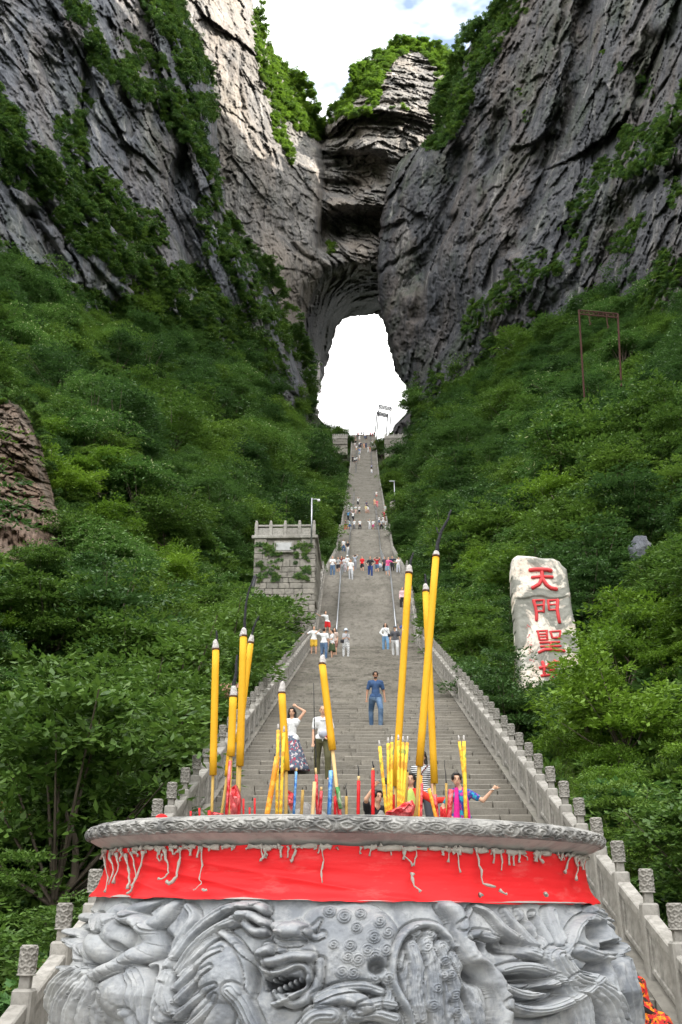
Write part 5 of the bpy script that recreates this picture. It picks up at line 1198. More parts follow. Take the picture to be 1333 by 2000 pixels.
# red cloth round the neck
t = NT('red_cloth'); n = t.noise(2.2, 4, .5, t.vec((1, 1, 5))); c = t.mix(n, (.60, .010, .014), (.80, .022, .026)); c = t.mix(t.ramp(t.noise(5, 6, .7, t.vec((1, 1, 4))), [(.55, 0), (.75, .5)]), c, (.70, .16, .15)); t.col(c); t.set(Roughness=.62); t.bump(t.noise(26, 5, .6, t.vec((1, 1, 3))), .25, .004); M_CLOTH = t.m
zs = np.linspace(-.016, .178, 60); rs = np.interp(zs, [-.016, -.006, .01, .04, .08, .14, .178], [1.193, 1.188, 1.176, 1.162, 1.150, 1.146, 1.152]); P, T, Z = ring_grid(zs, rs, thf[::2])
u = np.degrees(T); w = fbm(np.stack([u*.05+Z*6, Z*22, u*0], -1), 4, 12); fold = -np.abs(vnoise(np.stack([u*.035+Z*2, Z*16+u*.05, u*0], -1), 13))*.016*sstep(.2, .02, Z)
bot = sstep(.03, -.016, Z); P = P+np.stack([np.sin(T), -np.cos(T), T*0], -1)*(w*.006+fold+.012*bot*vnoise(np.stack([u*.12, u*0, u*0], -1), 5))[..., None]
P[..., 2] += bot*.006*fbm(np.stack([u*.3, u*0, u*0], -1), 3, 7)+.004*sstep(.16, .19, Z)*vnoise(np.stack([u*.4, u*0, u*0], -1), 8)
cloth = mk('red_cloth', P.reshape(-1, 3)-UO, grid_faces(*T.shape)[:, ::-1], M_CLOTH); cloth.location = UO; tag(cloth, 'bright red cloth wrapped round the neck of the stone urn, streaked with wax', 'cloth')
# grey wax runs
def on_cyl(px, py, r):
    d = ray(px, py); a = d[0]**2+d[1]**2; b = -2*(d[0]*UC[0]+d[1]*UC[1]); c = UC[0]**2+UC[1]**2-r*r; D = b*b-4*a*c
    if D < 0: return None
    return d*((-b-math.sqrt(D))/(2*a))
M_WAX = plain('grey_wax', (.38, .35, .31), .55, .2, 30, bump=.3)
RUNS = [[(203, 1664), (206, 1690), (212, 1715), (205, 1742)], [(216, 1668), (222, 1700), (212, 1728)], [(228, 1668), (232, 1690), (222, 1725)], [(246, 1670), (252, 1700), (254, 1722), (250, 1736)], [(256, 1665), (262, 1690), (266, 1712), (256, 1730)], [(262, 1664), (270, 1672)],
        [(280, 1662), (276, 1690), (268, 1712), (258, 1736), (248, 1745)], [(306, 1658), (312, 1682), (318, 1668)], [(322, 1660), (328, 1685), (330, 1705), (318, 1716), (310, 1716)], [(334, 1658), (342, 1668), (350, 1660)], [(354, 1655), (350, 1685), (346, 1712), (330, 1726), (326, 1722)],
        [(362, 1655), (370, 1662)], [(394, 1654), (396, 1690), (390, 1715), (394, 1726), (378, 1738)], [(452, 1652), (454, 1661)], [(508, 1650), (514, 1672), (510, 1682)], [(516, 1655), (522, 1668), (520, 1676)], [(546, 1650), (548, 1658)], [(580, 1652), (576, 1668), (568, 1682)], [(572, 1652), (592, 1656)],
        [(630, 1656), (633, 1680), (628, 1700), (630, 1724)], [(658, 1655), (661, 1660)], [(706, 1654), (705, 1668)], [(728, 1650), (722, 1672)], [(742, 1650), (752, 1658)], [(764, 1650), (768, 1662)], [(784, 1652), (790, 1672), (806, 1692)], [(812, 1652), (814, 1672), (808, 1690)], [(806, 1706), (808, 1724), (822, 1742)],
        [(872, 1652), (878, 1662), (876, 1684)], [(890, 1652), (896, 1675), (900, 1704)], [(902, 1654), (898, 1670)], [(930, 1655), (936, 1690), (944, 1726), (968, 1732)], [(942, 1656), (950, 1664)], [(966, 1658), (964, 1686)], [(978, 1660), (982, 1684), (980, 1700)], [(1012, 1662), (1026, 1672), (1030, 1680)], [(1024, 1662), (1028, 1668)],
        [(1058, 1664), (1054, 1676), (1062, 1685)], [(1064, 1664), (1050, 1672)], [(1090, 1668), (1096, 1678)], [(1098, 1666), (1102, 1680)], [(1120, 1668), (1108, 1690), (1104, 1704)], [(1132, 1672), (1130, 1690), (1126, 1718)], [(1140, 1676), (1136, 1690)], [(938, 1748), (942, 1747)], [(976, 1738), (990, 1746)], [(1066, 1746), (1070, 1748)], [(398, 1738), (404, 1740)], [(238, 1664), (236, 1682)]]
for run in RUNS:
    pts = []; 
    for (x, y) in run:
        p = on_cyl(x, y, float(np.interp(y, [1650, 1680, 1745], [1.162, 1.158, 1.20])))
        if p is not None: pts.append(p)
    if len(pts) < 2: continue
    # wander a little
    Q = [pts[0]]
    for a, b in zip(pts[:-1], pts[1:]): Q += [a*.7+b*.3+RNG.normal(0, .0025, 3)*np.array((1, .2, 1)), a*.35+b*.65+RNG.normal(0, .0025, 3)*np.array((1, .2, 1)), b]
    r0 = .0026+RNG.rand()*.0026; R_ = [r0*2.4]+[r0*(.6+1.1*RNG.rand()**2) for _ in Q[1:-1]]+[r0*(.8+1.3*RNG.rand())]
    MB().tube([q-UO for q in Q], R_, 7).build('wax_run', M_WAX, cloth, True)
for k in range(46):
    a = math.radians(RNG.uniform(-76, 76)); L = .012+RNG.rand()**3*.05; p = np.array((UC[0]+1.157*math.sin(a), UC[1]-1.157*math.cos(a), .176)); pts = [tilt(p)]
    for j in range(4): pts.append(pts[-1]+np.array((RNG.normal(0, .0025), 0, -L/4)))
    r0 = .003+RNG.rand()*.004; MB().tube([q-UO for q in pts], [r0*1.8, r0*1.2, r0, r0*.8, r0*1.2], 6).build('wax_run', M_WAX, cloth, True)
# crust of wax along the top edge of the cloth
m = MB(); th = -80.0
while th < 80:
    L = 1+RNG.rand()*4
    if RNG.rand() < .75:
        pts = []
        for k in range(4):
            a = math.radians(th+L*k/3); p = np.array((UC[0]+1.156*math.sin(a), UC[1]-1.156*math.cos(a), .174+RNG.normal(0, .003))); pts.append(tilt(p)-UO)
        m.tube(pts, [.004+RNG.rand()*.009 for _ in pts], 6)
    th += L+RNG.rand()*2
m.build('wax_crust', M_WAX, cloth, True)
# ------------------------------------------------------------------ incense sticks and candles standing in the ash
M_YEL = plain('yellow_incense_paste', (.80, .43, .018), .72, .10, 10, bump=.5)
t = NT('yellow_incense'); n = t.noise(9, 5, .7); c = t.mix(t.noise(3, 3), (.66, .32, .010), (.74, .42, .022)); c = t.mix(t.ramp(n, [(.66, 0), (.70, .75)]), c, (.72, .60, .36)); t.col(c); t.set(Roughness=.7); t.bump(t.noise(90, 4), .35, .003); M_YEL = t.m
M_BAM = plain('bamboo_stick', (.42, .27, .07), .55, .25, 14); M_BAMP = plain('pale_wood_stick', (.62, .43, .20), .6, .15, 14)
M_ASHT = plain('white_ash_tip', (.50, .47, .45), .9, .35, 60, bump=.8); M_CHAR = plain('charred_core', (.022, .022, .026), .75, .5, 60, bump=.6)
M_RUSTC = plain('brown_ring', (.10, .05, .03), .9)
def foil(name, c, c2=None):
    t = NT(name); n = t.noise(16, 5, .65, dist=1); t.col(t.mix(t.ramp(n, [(.45, 0), (.62, 1)]), c, c2 or tuple(min(1, x*1.1+.25) for x in c))); t.set(Roughness=.28, Metallic=.25); t.p.inputs['Specular IOR Level'].default_value = .6; t.bump(n, .9, .012); return t.m
M_RFOIL = foil('red_foil', (.50, .008, .015), (.78, .20, .20)); M_BFOIL = foil('blue_foil', (.03, .16, .50), (.25, .5, .75)); M_RED = plain('red_wax', (.56, .012, .015), .45, .1, 8); M_GFOIL = foil('green_foil', (.03, .20, .03), (.6, .6, .5))
t = NT('patterned_yellow_paper'); n = t.noise(38, 4, .6); c = t.mix(t.ramp(n, [(.50, 0), (.56, 1)]), (.80, .56, .05), (.62, .30, .03)); c = t.mix(t.ramp(t.noise(30, 3), [(.60, 0), (.64, .8)]), c, (.20, .30, .05)); t.col(c); t.set(Roughness=.5); M_PAT = t.m
t = NT('patterned_orange_paper'); n = t.noise(30, 4, .6); c = t.mix(t.ramp(n, [(.50, 0), (.56, 1)]), (.72, .26, .02), (.80, .42, .05)); c = t.mix(t.ramp(t.noise(22, 3), [(.60, 0), (.64, .8)]), c, (.65, .10, .22)); t.col(c); t.set(Roughness=.5); M_ORA = t.m

def rpt(px, py, Y): return atY(px, py, Y)
def seg(root, name, Y, pts, wpx, mat, n=10, o=None, taper=None, wob=0):
    P = [rpt(x, y, Y) for x, y in pts]; c = float(P[0]@FW); r = wpx/2*c/F
    if wob:
        Q = [P[0]]
        for a, b in zip(P[:-1], P[1:]): Q += [a*.5+b*.5+RNG.normal(0, wob, 3), b]
        P = Q
    R = [r*(taper[0]+(taper[1]-taper[0])*i/(len(P)-1)) for i in range(len(P))] if taper else [r*(1+RNG.normal(0, .015)) for _ in P]
    return MB().tube([p-o for p in P], R, n).build(name, mat, root, True)
def div(a, b, k): return [(a[0]+(b[0]-a[0])*i/k, a[1]+(b[1]-a[1])*i/k) for i in range(k+1)]
def big(label, Y, foot, low, top, w, tip, wick, wwick=5, sw=7, stick=None, bend=0):
    """foot: where the bamboo stick enters the ash; low/top: ends of the yellow body; tip: end of the ashy cone; wick: charred core"""
    o = rpt(foot[0], foot[1]+32, Y); root = empty('incense_stick', o, label=label, cat='incense stick', group='large yellow incense sticks')
    seg(root, 'bamboo', Y, [(foot[0]+(foot[0]-low[0])*.3, foot[1]+34), foot, low], sw, stick or M_BAM, 8, o)
    b = div(low, top, 6); b = [(x+bend*math.sin(math.pi*i/6), y) for i, (x, y) in enumerate(b)]
    seg(root, 'incense_body', Y, b, w, M_YEL, 16, o)
    d = math.hypot(tip[0]-top[0], tip[1]-top[1])
    seg(root, 'brown_ring', Y, [top, (top[0]+(tip[0]-top[0])*3.5/d, top[1]+(tip[1]-top[1])*3.5/d)], w*1.03, M_RUSTC, 14, o)
    k = 5; q = div(top, tip, k); P = [rpt(x+RNG.normal(0, .6), y, Y)-o for x, y in q]; c = float(rpt(*top, Y)@FW); r = w/2*c/F; MB().tube(P, [r*.98, r*.97, r*.9, r*.78, r*.68, r*.3], 11).build('ash_tip', M_ASHT, root, True)
    if wick: seg(root, 'charred_core', Y, [((top[0]+tip[0])/2, (top[1]+tip[1])/2)]+wick, wwick, M_CHAR, 7, o, (1.2, .55), .0025)
    return root
big('leftmost tall yellow incense stick with a short black tip', 4.9, (414, 1592), (416.5, 1514), (422, 1270), 14.5, (422, 1249), [(424, 1240), (424, 1232)], 5, 6)
big('short yellow stump of incense low behind the leftmost pair', 5.1, (433, 1592), (444, 1515), (452, 1440), 11, (453, 1432), None, 5, 5.5)
big('yellow incense stick with thick charred core beside the tallest left one', 4.6, (447, 1592), (451.5, 1477), (456, 1362), 15.5, (458, 1337), [(460, 1325), (462, 1300), (464, 1279)], 7.5, 7)
big('tallest yellow incense stick on the left with a long curving black core', 4.75, (465, 1592), (469, 1496), (476, 1244), 15, (477, 1226), [(478, 1215), (481, 1180), (488, 1150), (497, 1126)], 5.5, 7)
big('leaning yellow incense stick just behind the tallest left one', 5.0, (462, 1592), (466, 1450), (490, 1257), 12.5, (492, 1239), [(495, 1228), (500, 1215), (507, 1203)], 4.5, 5)
big('yellow incense stick in front of the woman in the long skirt', 4.5, (559, 1592), (559.5, 1505), (551, 1355), 14.5, (552, 1331), [(551, 1328)], 4, 7)
big('yellow incense stick leaning left in front of the man in white', 4.65, (664, 1592), (650, 1465), (630, 1298), 14.5, (631, 1279), [(629, 1276)], 4, 7, M_BAMP)
big('tall yellow incense stick leaning right, left of the crossed pair', 4.7, (770, 1592), (773, 1536), (799, 1121), 14.5, (801, 1103), [(802, 1098), (805, 1088), (808, 1079)], 5.5, 6)
big('yellow incense stick of the crossed pair that leans left', 5.0, (852, 1592), (849, 1530), (832, 1156), 14, (832, 1140), [(831, 1132), (830, 1121)], 5, 5.5)
r_ = big('tallest yellow incense stick with a branching charred core, in front of the crossed pair', 4.55, (814, 1592), (819.5, 1496), (852, 1088), 15, (853, 1075), [(855, 1062), (860, 1045), (868, 1028), (876, 1014), (882, 996)], 7, 8)
seg(r_, 'charred_branch', 4.55, [(861, 1044), (855, 1040), (853, 1030)], 3, M_CHAR, 6, np.array(r_.location))
def thin(label, Y, foot, top, w, mat=None, tip=True, cat='incense stick', name='thin_incense_stick', group='thin patterned incense sticks', tipm=None, tiplen=12):
    o = rpt(foot[0], foot[1]+25, Y); root = empty(name, o, label=label, cat=cat, group=group)
    dx = (foot[0]-top[0])/(foot[1]-top[1]); seg(root, 'paper_wrap', Y, div((foot[0]+dx*25, foot[1]+25), top, 4), w, mat or M_PAT, 9, o)
    if tip: seg(root, 'burnt_tip', Y, [top, (top[0]-dx*tiplen, top[1]-tiplen)], w*.75, tipm or M_ASHT, 7, o, (1, .5))
    return root
Yt = 4.45
for (a, b, w, l) in (((755, 1582), (742, 1458), 7, 'thin patterned yellow incense stick leaning left, outermost of its cluster'), ((760, 1580), (758.5, 1452), 6.5, 'thin yellow incense stick second from the left of the cluster'), ((764, 1576), (766, 1450), 6.5, 'thin yellow incense stick third from the left of the cluster'),
                     ((779, 1572), (778.5, 1447), 7, 'thin yellow incense stick in the middle of the cluster, tallest'), ((783, 1574), (787.5, 1450), 7, 'thin yellow incense stick right of the tallest thin one'), ((787, 1576), (796, 1450), 7, 'thin yellow incense stick leaning right, last of the cluster'),
                     ((906, 1510), (897.5, 1448), 6, 'shorter thin incense stick beside the woman in magenta'), ((910, 1582), (906.5, 1448), 7.5, 'longer thin incense stick in front of the woman in magenta'),
                     ((541, 1592), (543.5, 1426), 6.5, 'thin yellow stick left of the incense before the floral skirt'), ((548, 1592), (555, 1430), 7, 'thin patterned stick right against the incense before the floral skirt')):
    thin(l, Yt, a, b, w)
thin('thick orange patterned stick leaning right among the left sticks', 4.4, (522, 1592), (542, 1478), 11, M_ORA, False)
thin('orange patterned stick upright beside the crossed incense', 4.42, (851, 1592), (838, 1540), 7, M_ORA, False)
thin('orange patterned stick in front of the woman in red', 4.42, (820, 1592), (823, 1515), 6, M_ORA, False)
def cand(label, Y, foot, top, w, mat, bam=None, char=None, name='red_candle', cat='candle', group='red candles and wrapped sticks in the urn'):
    o = rpt(foot[0], foot[1]+25, Y); root = empty(name, o, label=label, cat=cat, group=group); dx = (foot[0]-top[0])/(foot[1]-top[1])
    seg(root, 'wrapped_body', Y, div((foot[0]+dx*25, foot[1]+25), top, 3), w, mat, 10, o)
    t_ = top
    if bam: seg(root, 'wood_core', Y, [t_, bam], w*.7, M_BAMP, 8, o); t_ = bam
    if char: seg(root, 'charred_tip', Y, [t_]+char, w*.5, M_CHAR, 6, o, (1, .4), .002)
    return root
cand('long glossy red stick leaning against the left incense', 4.4, (443, 1592), (450, 1486), 7, M_RFOIL)
cand('tall thin stick charred black with a red foot before the man in white', 4.5, (620, 1576), (618, 1513), 6, M_RFOIL, (617, 1500), [(616, 1450), (614, 1390), (613, 1334)], 'charred_stick', 'incense stick')
cand('red candle with wooden core left of the photographer', 4.5, (700, 1583), (701, 1525), 7, M_RED, (701, 1516), [(701, 1505), (699, 1494)])
cand('red candle with black tip in front of the photographer', 4.5, (729, 1592), (729, 1505), 7.5, M_RED, (729, 1500), [(729, 1494), (729, 1486)])
cand('plain wooden stick with black tip left of the photographer', 4.5, (677, 1586), (677, 1555), 6, M_BAM, None, [(677, 1545), (677, 1530)], 'wooden_stick', 'stick')
cand('brown wooden stub in the left middle of the ash', 4.6, (589, 1592), (592, 1543), 6, M_BAM, None, [(592, 1538)], 'wooden_stick', 'stick')
cand('thick pale wooden stick left of the charred black one', 4.45, (611, 1592), (615, 1527), 7.5, M_BAMP, None, None, 'wooden_stick', 'stick')
cand('slim blue foil stick with wooden top', 4.5, (575, 1578), (579, 1507), 5.5, M_BFOIL, (580, 1500), None, 'blue_stick', 'stick')
cand('thick crumpled blue foil stick', 4.5, (644, 1580), (647, 1505), 9, M_BFOIL, None, None, 'blue_stick', 'stick')
cand('red foil candle beside the charred black stick', 4.55, (626, 1578), (628, 1545), 7, M_RFOIL, (628, 1537), None)
cand('green and red foil wrapping at the foot of the left leaning incense', 4.5, (664, 1592), (658, 1540), 8.5, M_RFOIL)
cand('small green foil band above the red wrapping', 4.47, (662, 1555), (659, 1537), 9, M_GFOIL, name='green_foil', cat='foil')
cand('short red candle between blue foil and green wrapping', 4.6, (655, 1578), (655, 1555), 6, M_RED)
cand('wooden stick behind the thin yellow cluster', 4.8, (792, 1585), (796, 1508), 6, M_BAM, None, [(797, 1503)], 'wooden_stick', 'stick')
cand('wooden stick with two charred splinters left of the woman in magenta', 4.6, (873, 1585), (872, 1530), 5, M_BAM, None, [(871, 1510), (869, 1484)], 'wooden_stick', 'stick')
cand('crumpled red foil stick beside the woman in magenta', 4.4, (877, 1596), (882, 1542), 11, M_RFOIL)
cand('red wrapped stick under the crossed incense', 4.45, (854, 1594), (849, 1552), 9, M_RFOIL)
cand('red foil stick in front of the woman in red', 4.42, (822, 1592), (824, 1530), 7, M_RFOIL)
for (x, y, l) in ((373, 1584, 'tiny red candle furthest left'), (390, 1578, 'tiny red candle second from the left'), (409, 1583, 'tiny red candle third from the left'), (476, 1560, 'thin red candle right of the left red bag'), (488, 1577, 'shortest thin red candle left of the middle'), (498, 1559, 'tall thin red candle left of the orange stick'),
                 (769, 1552, 'short red candle under the thin yellow cluster'), (862, 1576, 'first of three tiny red candles near the crossed sticks'), (866, 1580, 'second of three tiny red candles near the crossed sticks'), (870, 1578, 'third of three tiny red candles near the crossed sticks'), (909, 1577, 'red foot beside the thin stick before the magenta scarf'), (914, 1582, 'last tiny red candle before the magenta scarf')):
    cand(l, 4.35 if x < 500 else 4.5, (x, 1594), (x, y), 4 if x not in (409, 769) else 6, M_RED)
# crumpled red wrappers
def wrapper(label, poly, Y, seed):
    P = np.array([rpt(x, y, Y) for x, y in poly]); c = P.mean(0); rs = np.random.RandomState(seed); n = len(P); v = []; f = []
    K = 5
    for k in range(K+1):
        s = math.cos(math.pi/2*(k/K)*.96); d = -.05*math.sin(math.pi/2*k/K)
        for p in P: v.append(c+(p-c)*s+np.array((0, d, 0))+rs.normal(0, .006, 3)*(k > 0))
    for k in range(K):
        for i in range(n): f.append((k*n+i, k*n+(i+1) % n, (k+1)*n+(i+1) % n, (k+1)*n+i))
    f.append(tuple(K*n+i for i in range(n))); b = [p+np.array((0, .05, 0)) for p in P]; o0 = len(v); v += b; f += [(i, (i+1) % n, o0+(i+1) % n, o0+i)[::-1] for i in range(n)]; f.append(tuple(o0+i for i in range(n)))
    o = mk('red_wrapper', np.array(v)-c, f, M_RFOIL, smooth=False); o.location = c; tag(o, label, 'wrapper')
wrapper('crumpled red wrapper standing among the left incense sticks', [(452, 1598), (450, 1560), (455, 1540), (461, 1532), (467, 1545), (470, 1560), (468, 1598)], 4.38, 1)
wrapper('crumpled red foil lying under the thin yellow cluster', [(752, 1592), (772, 1580), (790, 1570), (806, 1562), (812, 1575), (808, 1592), (780, 1598)], 4.45, 2)
wrapper('small red wrapper behind the blue foil stick', [(566, 1578), (566, 1555), (563, 1543), (572, 1548), (575, 1560), (571, 1580)], 4.6, 3)
wrapper('flat scrap of red foil near the left rim', [(414, 1595), (420, 1588), (430, 1588), (434, 1594), (425, 1597)], 4.3, 4)
# ------------------------------------------------------------------ people
def cloth_mat(name, kind='plain'):
    t = NT(name); oc = t.ocol(); n = t.noise(14, 4, .6)
    c = t.mix(t.ramp(n, [(.35, .22), (.65, 0)]), oc, (.02, .02, .025))
    if kind == 'floral':
        a = t.ramp(t.noise(13, 3, .6), [(.55, 0), (.60, 1)]); b = t.ramp(t.noise(17, 3, .6, t.vec((1, 1, 1), (1, 2, 0))), [(.57, 0), (.61, 1)])
        c = t.mix(a, c, (.55, .5, .5)); c = t.mix(b, c, (.35, .04, .07))
    if kind == 'print':
        a = t.ramp(t.noise(11, 3, .6), [(.50, 0), (.55, 1)]); b = t.ramp(t.noise(15, 3, .6, t.vec((1, 1, 1), (1, 2, 0))), [(.55, 0), (.60, 1)])
        c = t.mix(a, c, (.02, .28, .38)); c = t.mix(b, c, (.35, .03, .20))
    if kind == 'flame':
        a = t.ramp(t.noise(22, 4, .6), [(.52, 0), (.57, 1)]); b = t.ramp(t.noise(26, 3, .6, t.vec((1, 1, 1), (1, 2, 0))), [(.54, 0), (.58, 1)])
        c = t.mix(a, c, (.70, .20, .01)); c = t.mix(b, c, (.03, .02, .01))
    if kind in ('stripe', 'stripe2'):
        s = t.n.new('ShaderNodeTexWave'); s.bands_direction = 'Z'; s.inputs['Scale'].default_value = 9 if kind == 'stripe' else 14; s.inputs['Distortion'].default_value = .6; t.l.new(t.tc.outputs['Object'], s.inputs[0])
        c = t.mix(t.ramp(s.outputs[1], [(.45, 0), (.55, 1)]), c, (.62, .62, .62) if kind == 'stripe' else (.25, .25, .26))
    if kind == 'scribble':
        a = t.ramp(t.noise(14, 2, .5, dist=1.5), [(.47, 0), (.5, 1), (.55, 1), (.58, 0)]); c = t.mix(a, (.62, .62, .62), (.03, .03, .035))
    if kind == 'denim':
        c = t.mix(t.ramp(t.noise(4, 4), [(.4, 0), (.7, .55)]), c, (.22, .30, .40))
    t.col(c); t.set(Roughness=.85); t.bump(t.noise(9, 5, .6, dist=.5), .5, .02); return t.m
CM = {k: cloth_mat('cloth_'+k, k) for k in ('plain', 'floral', 'print', 'flame', 'stripe', 'stripe2', 'scribble', 'denim')}
M_SKIN = plain('skin', (.52, .30, .20), .55, .08, 6); M_HAIR = plain('black_hair', (.014, .011, .010), .4, .3, 30, bump=.3); M_STUB = plain('grey_stubble', (.16, .12, .10), .7, .2, 40)
M_DARK = plain('dark_detail', (.02, .015, .015), .5); M_LIP = plain('lips', (.42, .13, .11), .5)
PENDING = []
def vox(mb, name, mat, parent, v, smooth=2):
    o = mb.build(name, mat, parent, True); md = o.modifiers.new('r', 'REMESH'); md.mode = 'VOXEL'; md.voxel_size = v; md.use_smooth_shade = True
    if smooth: s = o.modifiers.new('s', 'SMOOTH'); s.factor = .5; s.iterations = smooth
    PENDING.append(o); return o
def V3(*a): return np.array(a, float)
def person(loc, rz=0.0, H=1.68, label='', group=None, detail=1, shirt=(.6, .6, .6), sk='plain', low='trousers', lowc=(.03, .05, .12), lk='plain', hair='short', arms='down', walk=.25, shoe=(.3, .3, .3), sleeves='short', fem=False, lean=0.0, hat=None, extra=None, skin=None, sit=False, headtilt=0.0, name='person'):
    """a figure facing the viewer (-Y) before rz turns it; detail 2 near, 1 middle, 0 far"""
    root = empty(name, loc, rz, label=label, cat='person', group=group)
    v = {2: .013, 1: .028, 0: .05}[detail]*H/1.68; b = MB(); S = H
    shw = (.084 if fem else .098)*S; hipw = .055*S
    pel = V3(0, 0, .53*S); 
    if sit: pel = V3(0, .05, .30*S)
    lx = math.sin(lean); lz = math.cos(lean)
    sp = lambda d, f=0: pel+V3(lx*d, -f*d, lz*d)
    fwd = .9 if sit == 'bend' else (.25 if sit else .03)
    def up(d): q = V3(lx*d, -fwd*d, lz*d); return pel+q/np.linalg.norm(q)*d
    waist = up(.10*S); chest = up(.215*S); neck = up(.295*S); head = up(.295*S)+V3(headtilt*.06*S, -.012*S, .088*S)
    r = .001
    b.cap(pel+V3(-.035*S, 0, 0), .062*S, pel+V3(.035*S, 0, 0), .062*S).cap(pel, .066*S, waist, .052*S*(0.92 if fem else 1.08)).cap(waist, .054*S, chest, .062*S).cap(chest+V3(-.045*S, 0, .01*S), .052*S, chest+V3(.045*S, 0, .01*S), .052*S)
    b.cap(chest, .05*S, neck, .030*S).cap(neck, .028*S, head-V3(0, 0, .03*S), .027*S)
    sh = {s: up(.258*S)+V3(s*shw, 0, 0) for s in (-1, 1)}
    for s in (-1, 1): b.cap(up(.27*S)+V3(s*.03*S, 0, 0), .034*S, sh[s], .030*S)
    # head with jaw, nose and ears
    M = Matrix.Rotation(headtilt*.5, 4, 'Y')
    b.ell(head+V3(0, .004*S, .008*S), (.043*S, .052*S, .056*S), 16, 10, M); b.ell(head+V3(0, -.012*S, -.028*S), (.032*S, .036*S, .036*S), 12, 8, M)
    if detail == 2:
        b.ell(head+V3(0, -.050*S, -.012*S), (.008*S, .011*S, .014*S), 8, 6); b.ell(head+V3(0, -.045*S, .012*S), (.030*S, .008*S, .008*S), 10, 6)
        for s in (-1, 1): b.ell(head+V3(s*.044*S, 0, -.008*S), (.006*S, .01*S, .017*S), 8, 6)
    # arms
    A = {'down': ((.16, .05, -1), (.02, -.28, -1)), 'swing': ((.28, .15, -1), (.10, -.35, -1)), 'hip': ((.55, .1, -.8), (-.5, -.3, -.6)), 'up': ((.45, -.2, .75), (-.55, -.25, .35)), 'head': ((.55, .05, .75), (-.75, .1, .45)),
         'hair': ((.95, 0, .25), (-.75, 0, .65)), 'photo': ((.35, -.55, .35), (-.35, -.4, .7)), 'out': ((1, 0, -.25), (1, 0, .45)), 'fold': ((.15, -.2, -1), (-.5, -.8, .1)), 'rail': ((.8, 0, -.5), (1, -.1, .1)), 'v': ((.62, -.3, -.38), (.72, -.2, .75)), 'bag': ((.25, 0, -1), (-.35, -.5, -.4)),
         'wave': ((.5, -.1, -.6), (.3, -.3, .9)), 'across': ((.1, -.35, -1), (-.9, -.6, .0))}
    arms = (arms, arms) if isinstance(arms, str) else arms; EL = {}; HD = {}
    for s, a in zip((-1, 1), arms):
        u, w = [V3(s*q[0], q[1], q[2]) for q in A[a]]; u /= np.linalg.norm(u); w /= np.linalg.norm(w)
        el = sh[s]+u*.165*S; hd = el+w*.145*S; EL[s] = el; HD[s] = hd
        b.cap(sh[s], .028*S, el, .021*S).cap(el, .022*S, hd, .014*S)
        if detail == 2:
            n_ = np.cross(w, V3(0, 1, 0)); n_ /= np.linalg.norm(n_)+1e-9; palm = hd+w*.030*S; b.cap(hd, .015*S, palm, .016*S); b.cap(palm-n_*.009*S, .010*S, palm+n_*.009*S, .010*S)
            spread = .55 if a == 'v' else .16; cl = {'v': (1, 1, .35, .3)}.get(a, (.8, .85, .8, .65))
            for k in range(4):
                d = w+n_*(k-1.5)*spread*(1 if a != 'v' or k < 2 else .6)+V3(0, -.25 if a != 'v' else 0, 0); d /= np.linalg.norm(d); b.cap(palm+n_*(k-1.5)*.0095*S, .0062*S, palm+n_*(k-1.5)*.0095*S+d*.042*S*cl[k], .0052*S, 6)
            d = w*.6-n_*.8*s; d /= np.linalg.norm(d); b.cap(hd+w*.012*S, .007*S, hd+w*.012*S+d*.034*S, .006*S, 6)
        else: b.cap(hd, .016*S, hd+w*.055*S, .014*S)
    # legs
    KN = {}; AN = {}
    for s in (-1, 1):
        hp = pel+V3(s*hipw, 0, -.01*S); st = s*walk
        if sit: kn = hp+V3(s*.06*S, -.20*S, -.02*S if sit is True else .05*S); an = kn+V3(0, .03*S if sit is True else .12*S, -.235*S if sit is True else -.28*S)
        else: kn = hp+V3(s*.01*S, -st*.16*S-.01*S, -.235*S*math.cos(st*.5)); an = V3(kn[0]+s*.006*S, kn[1]+(st*.02+.04*abs(st))*S, .045*S+(-.05*S*walk if s > 0 else .03*S*walk)); kn[2] += (.0 if s > 0 else .02*S*walk); kn[0] += s*.012*S*walk
        KN[s], AN[s] = kn, an
        b.cap(hp, .052*S, kn, .034*S).cap(kn, .034*S, an, .021*S).cap(an, .020*S, an+V3(s*.01*S, -.06*S, -.02*S), .016*S)
    body = vox(b, 'body', skin or M_SKIN, root, v)
    # clothes, a little larger than the body and cut at neckline, cuffs and hems
    e = .012*S if detail < 2 else .009*S
    c = MB(); c.cap(pel+V3(-.035*S, 0, .01*S), .062*S+e*1.3, pel+V3(.035*S, 0, .01*S), .062*S+e*1.3).cap(pel, .066*S+e, waist, .056*S*(.92 if fem else 1.1)+e*1.3).cap(waist, .056*S+e, chest, .063*S+e).cap(chest+V3(-.045*S, 0, .01*S), .053*S+e, chest+V3(.045*S, 0, .01*S), .053*S+e)
    for s in (-1, 1):
        c.cap(up(.262*S)+V3(s*.03*S, 0, 0), .034*S+e, sh[s], .030*S+e)
        if sleeves != 'none':
            k = {'short': .62, 'long': 1.0}[sleeves]; c.cap(sh[s], .028*S+e, sh[s]+(EL[s]-sh[s])*k, .025*S+e*1.1)
            if sleeves == 'long': c.cap(EL[s], .026*S+e, EL[s]+(HD[s]-EL[s])*.85, .018*S+e)
    so = vox(c, 'shirt', CM[sk], root, v); so.color = (*shirt, 1)
    g = MB(); e2 = e*1.15
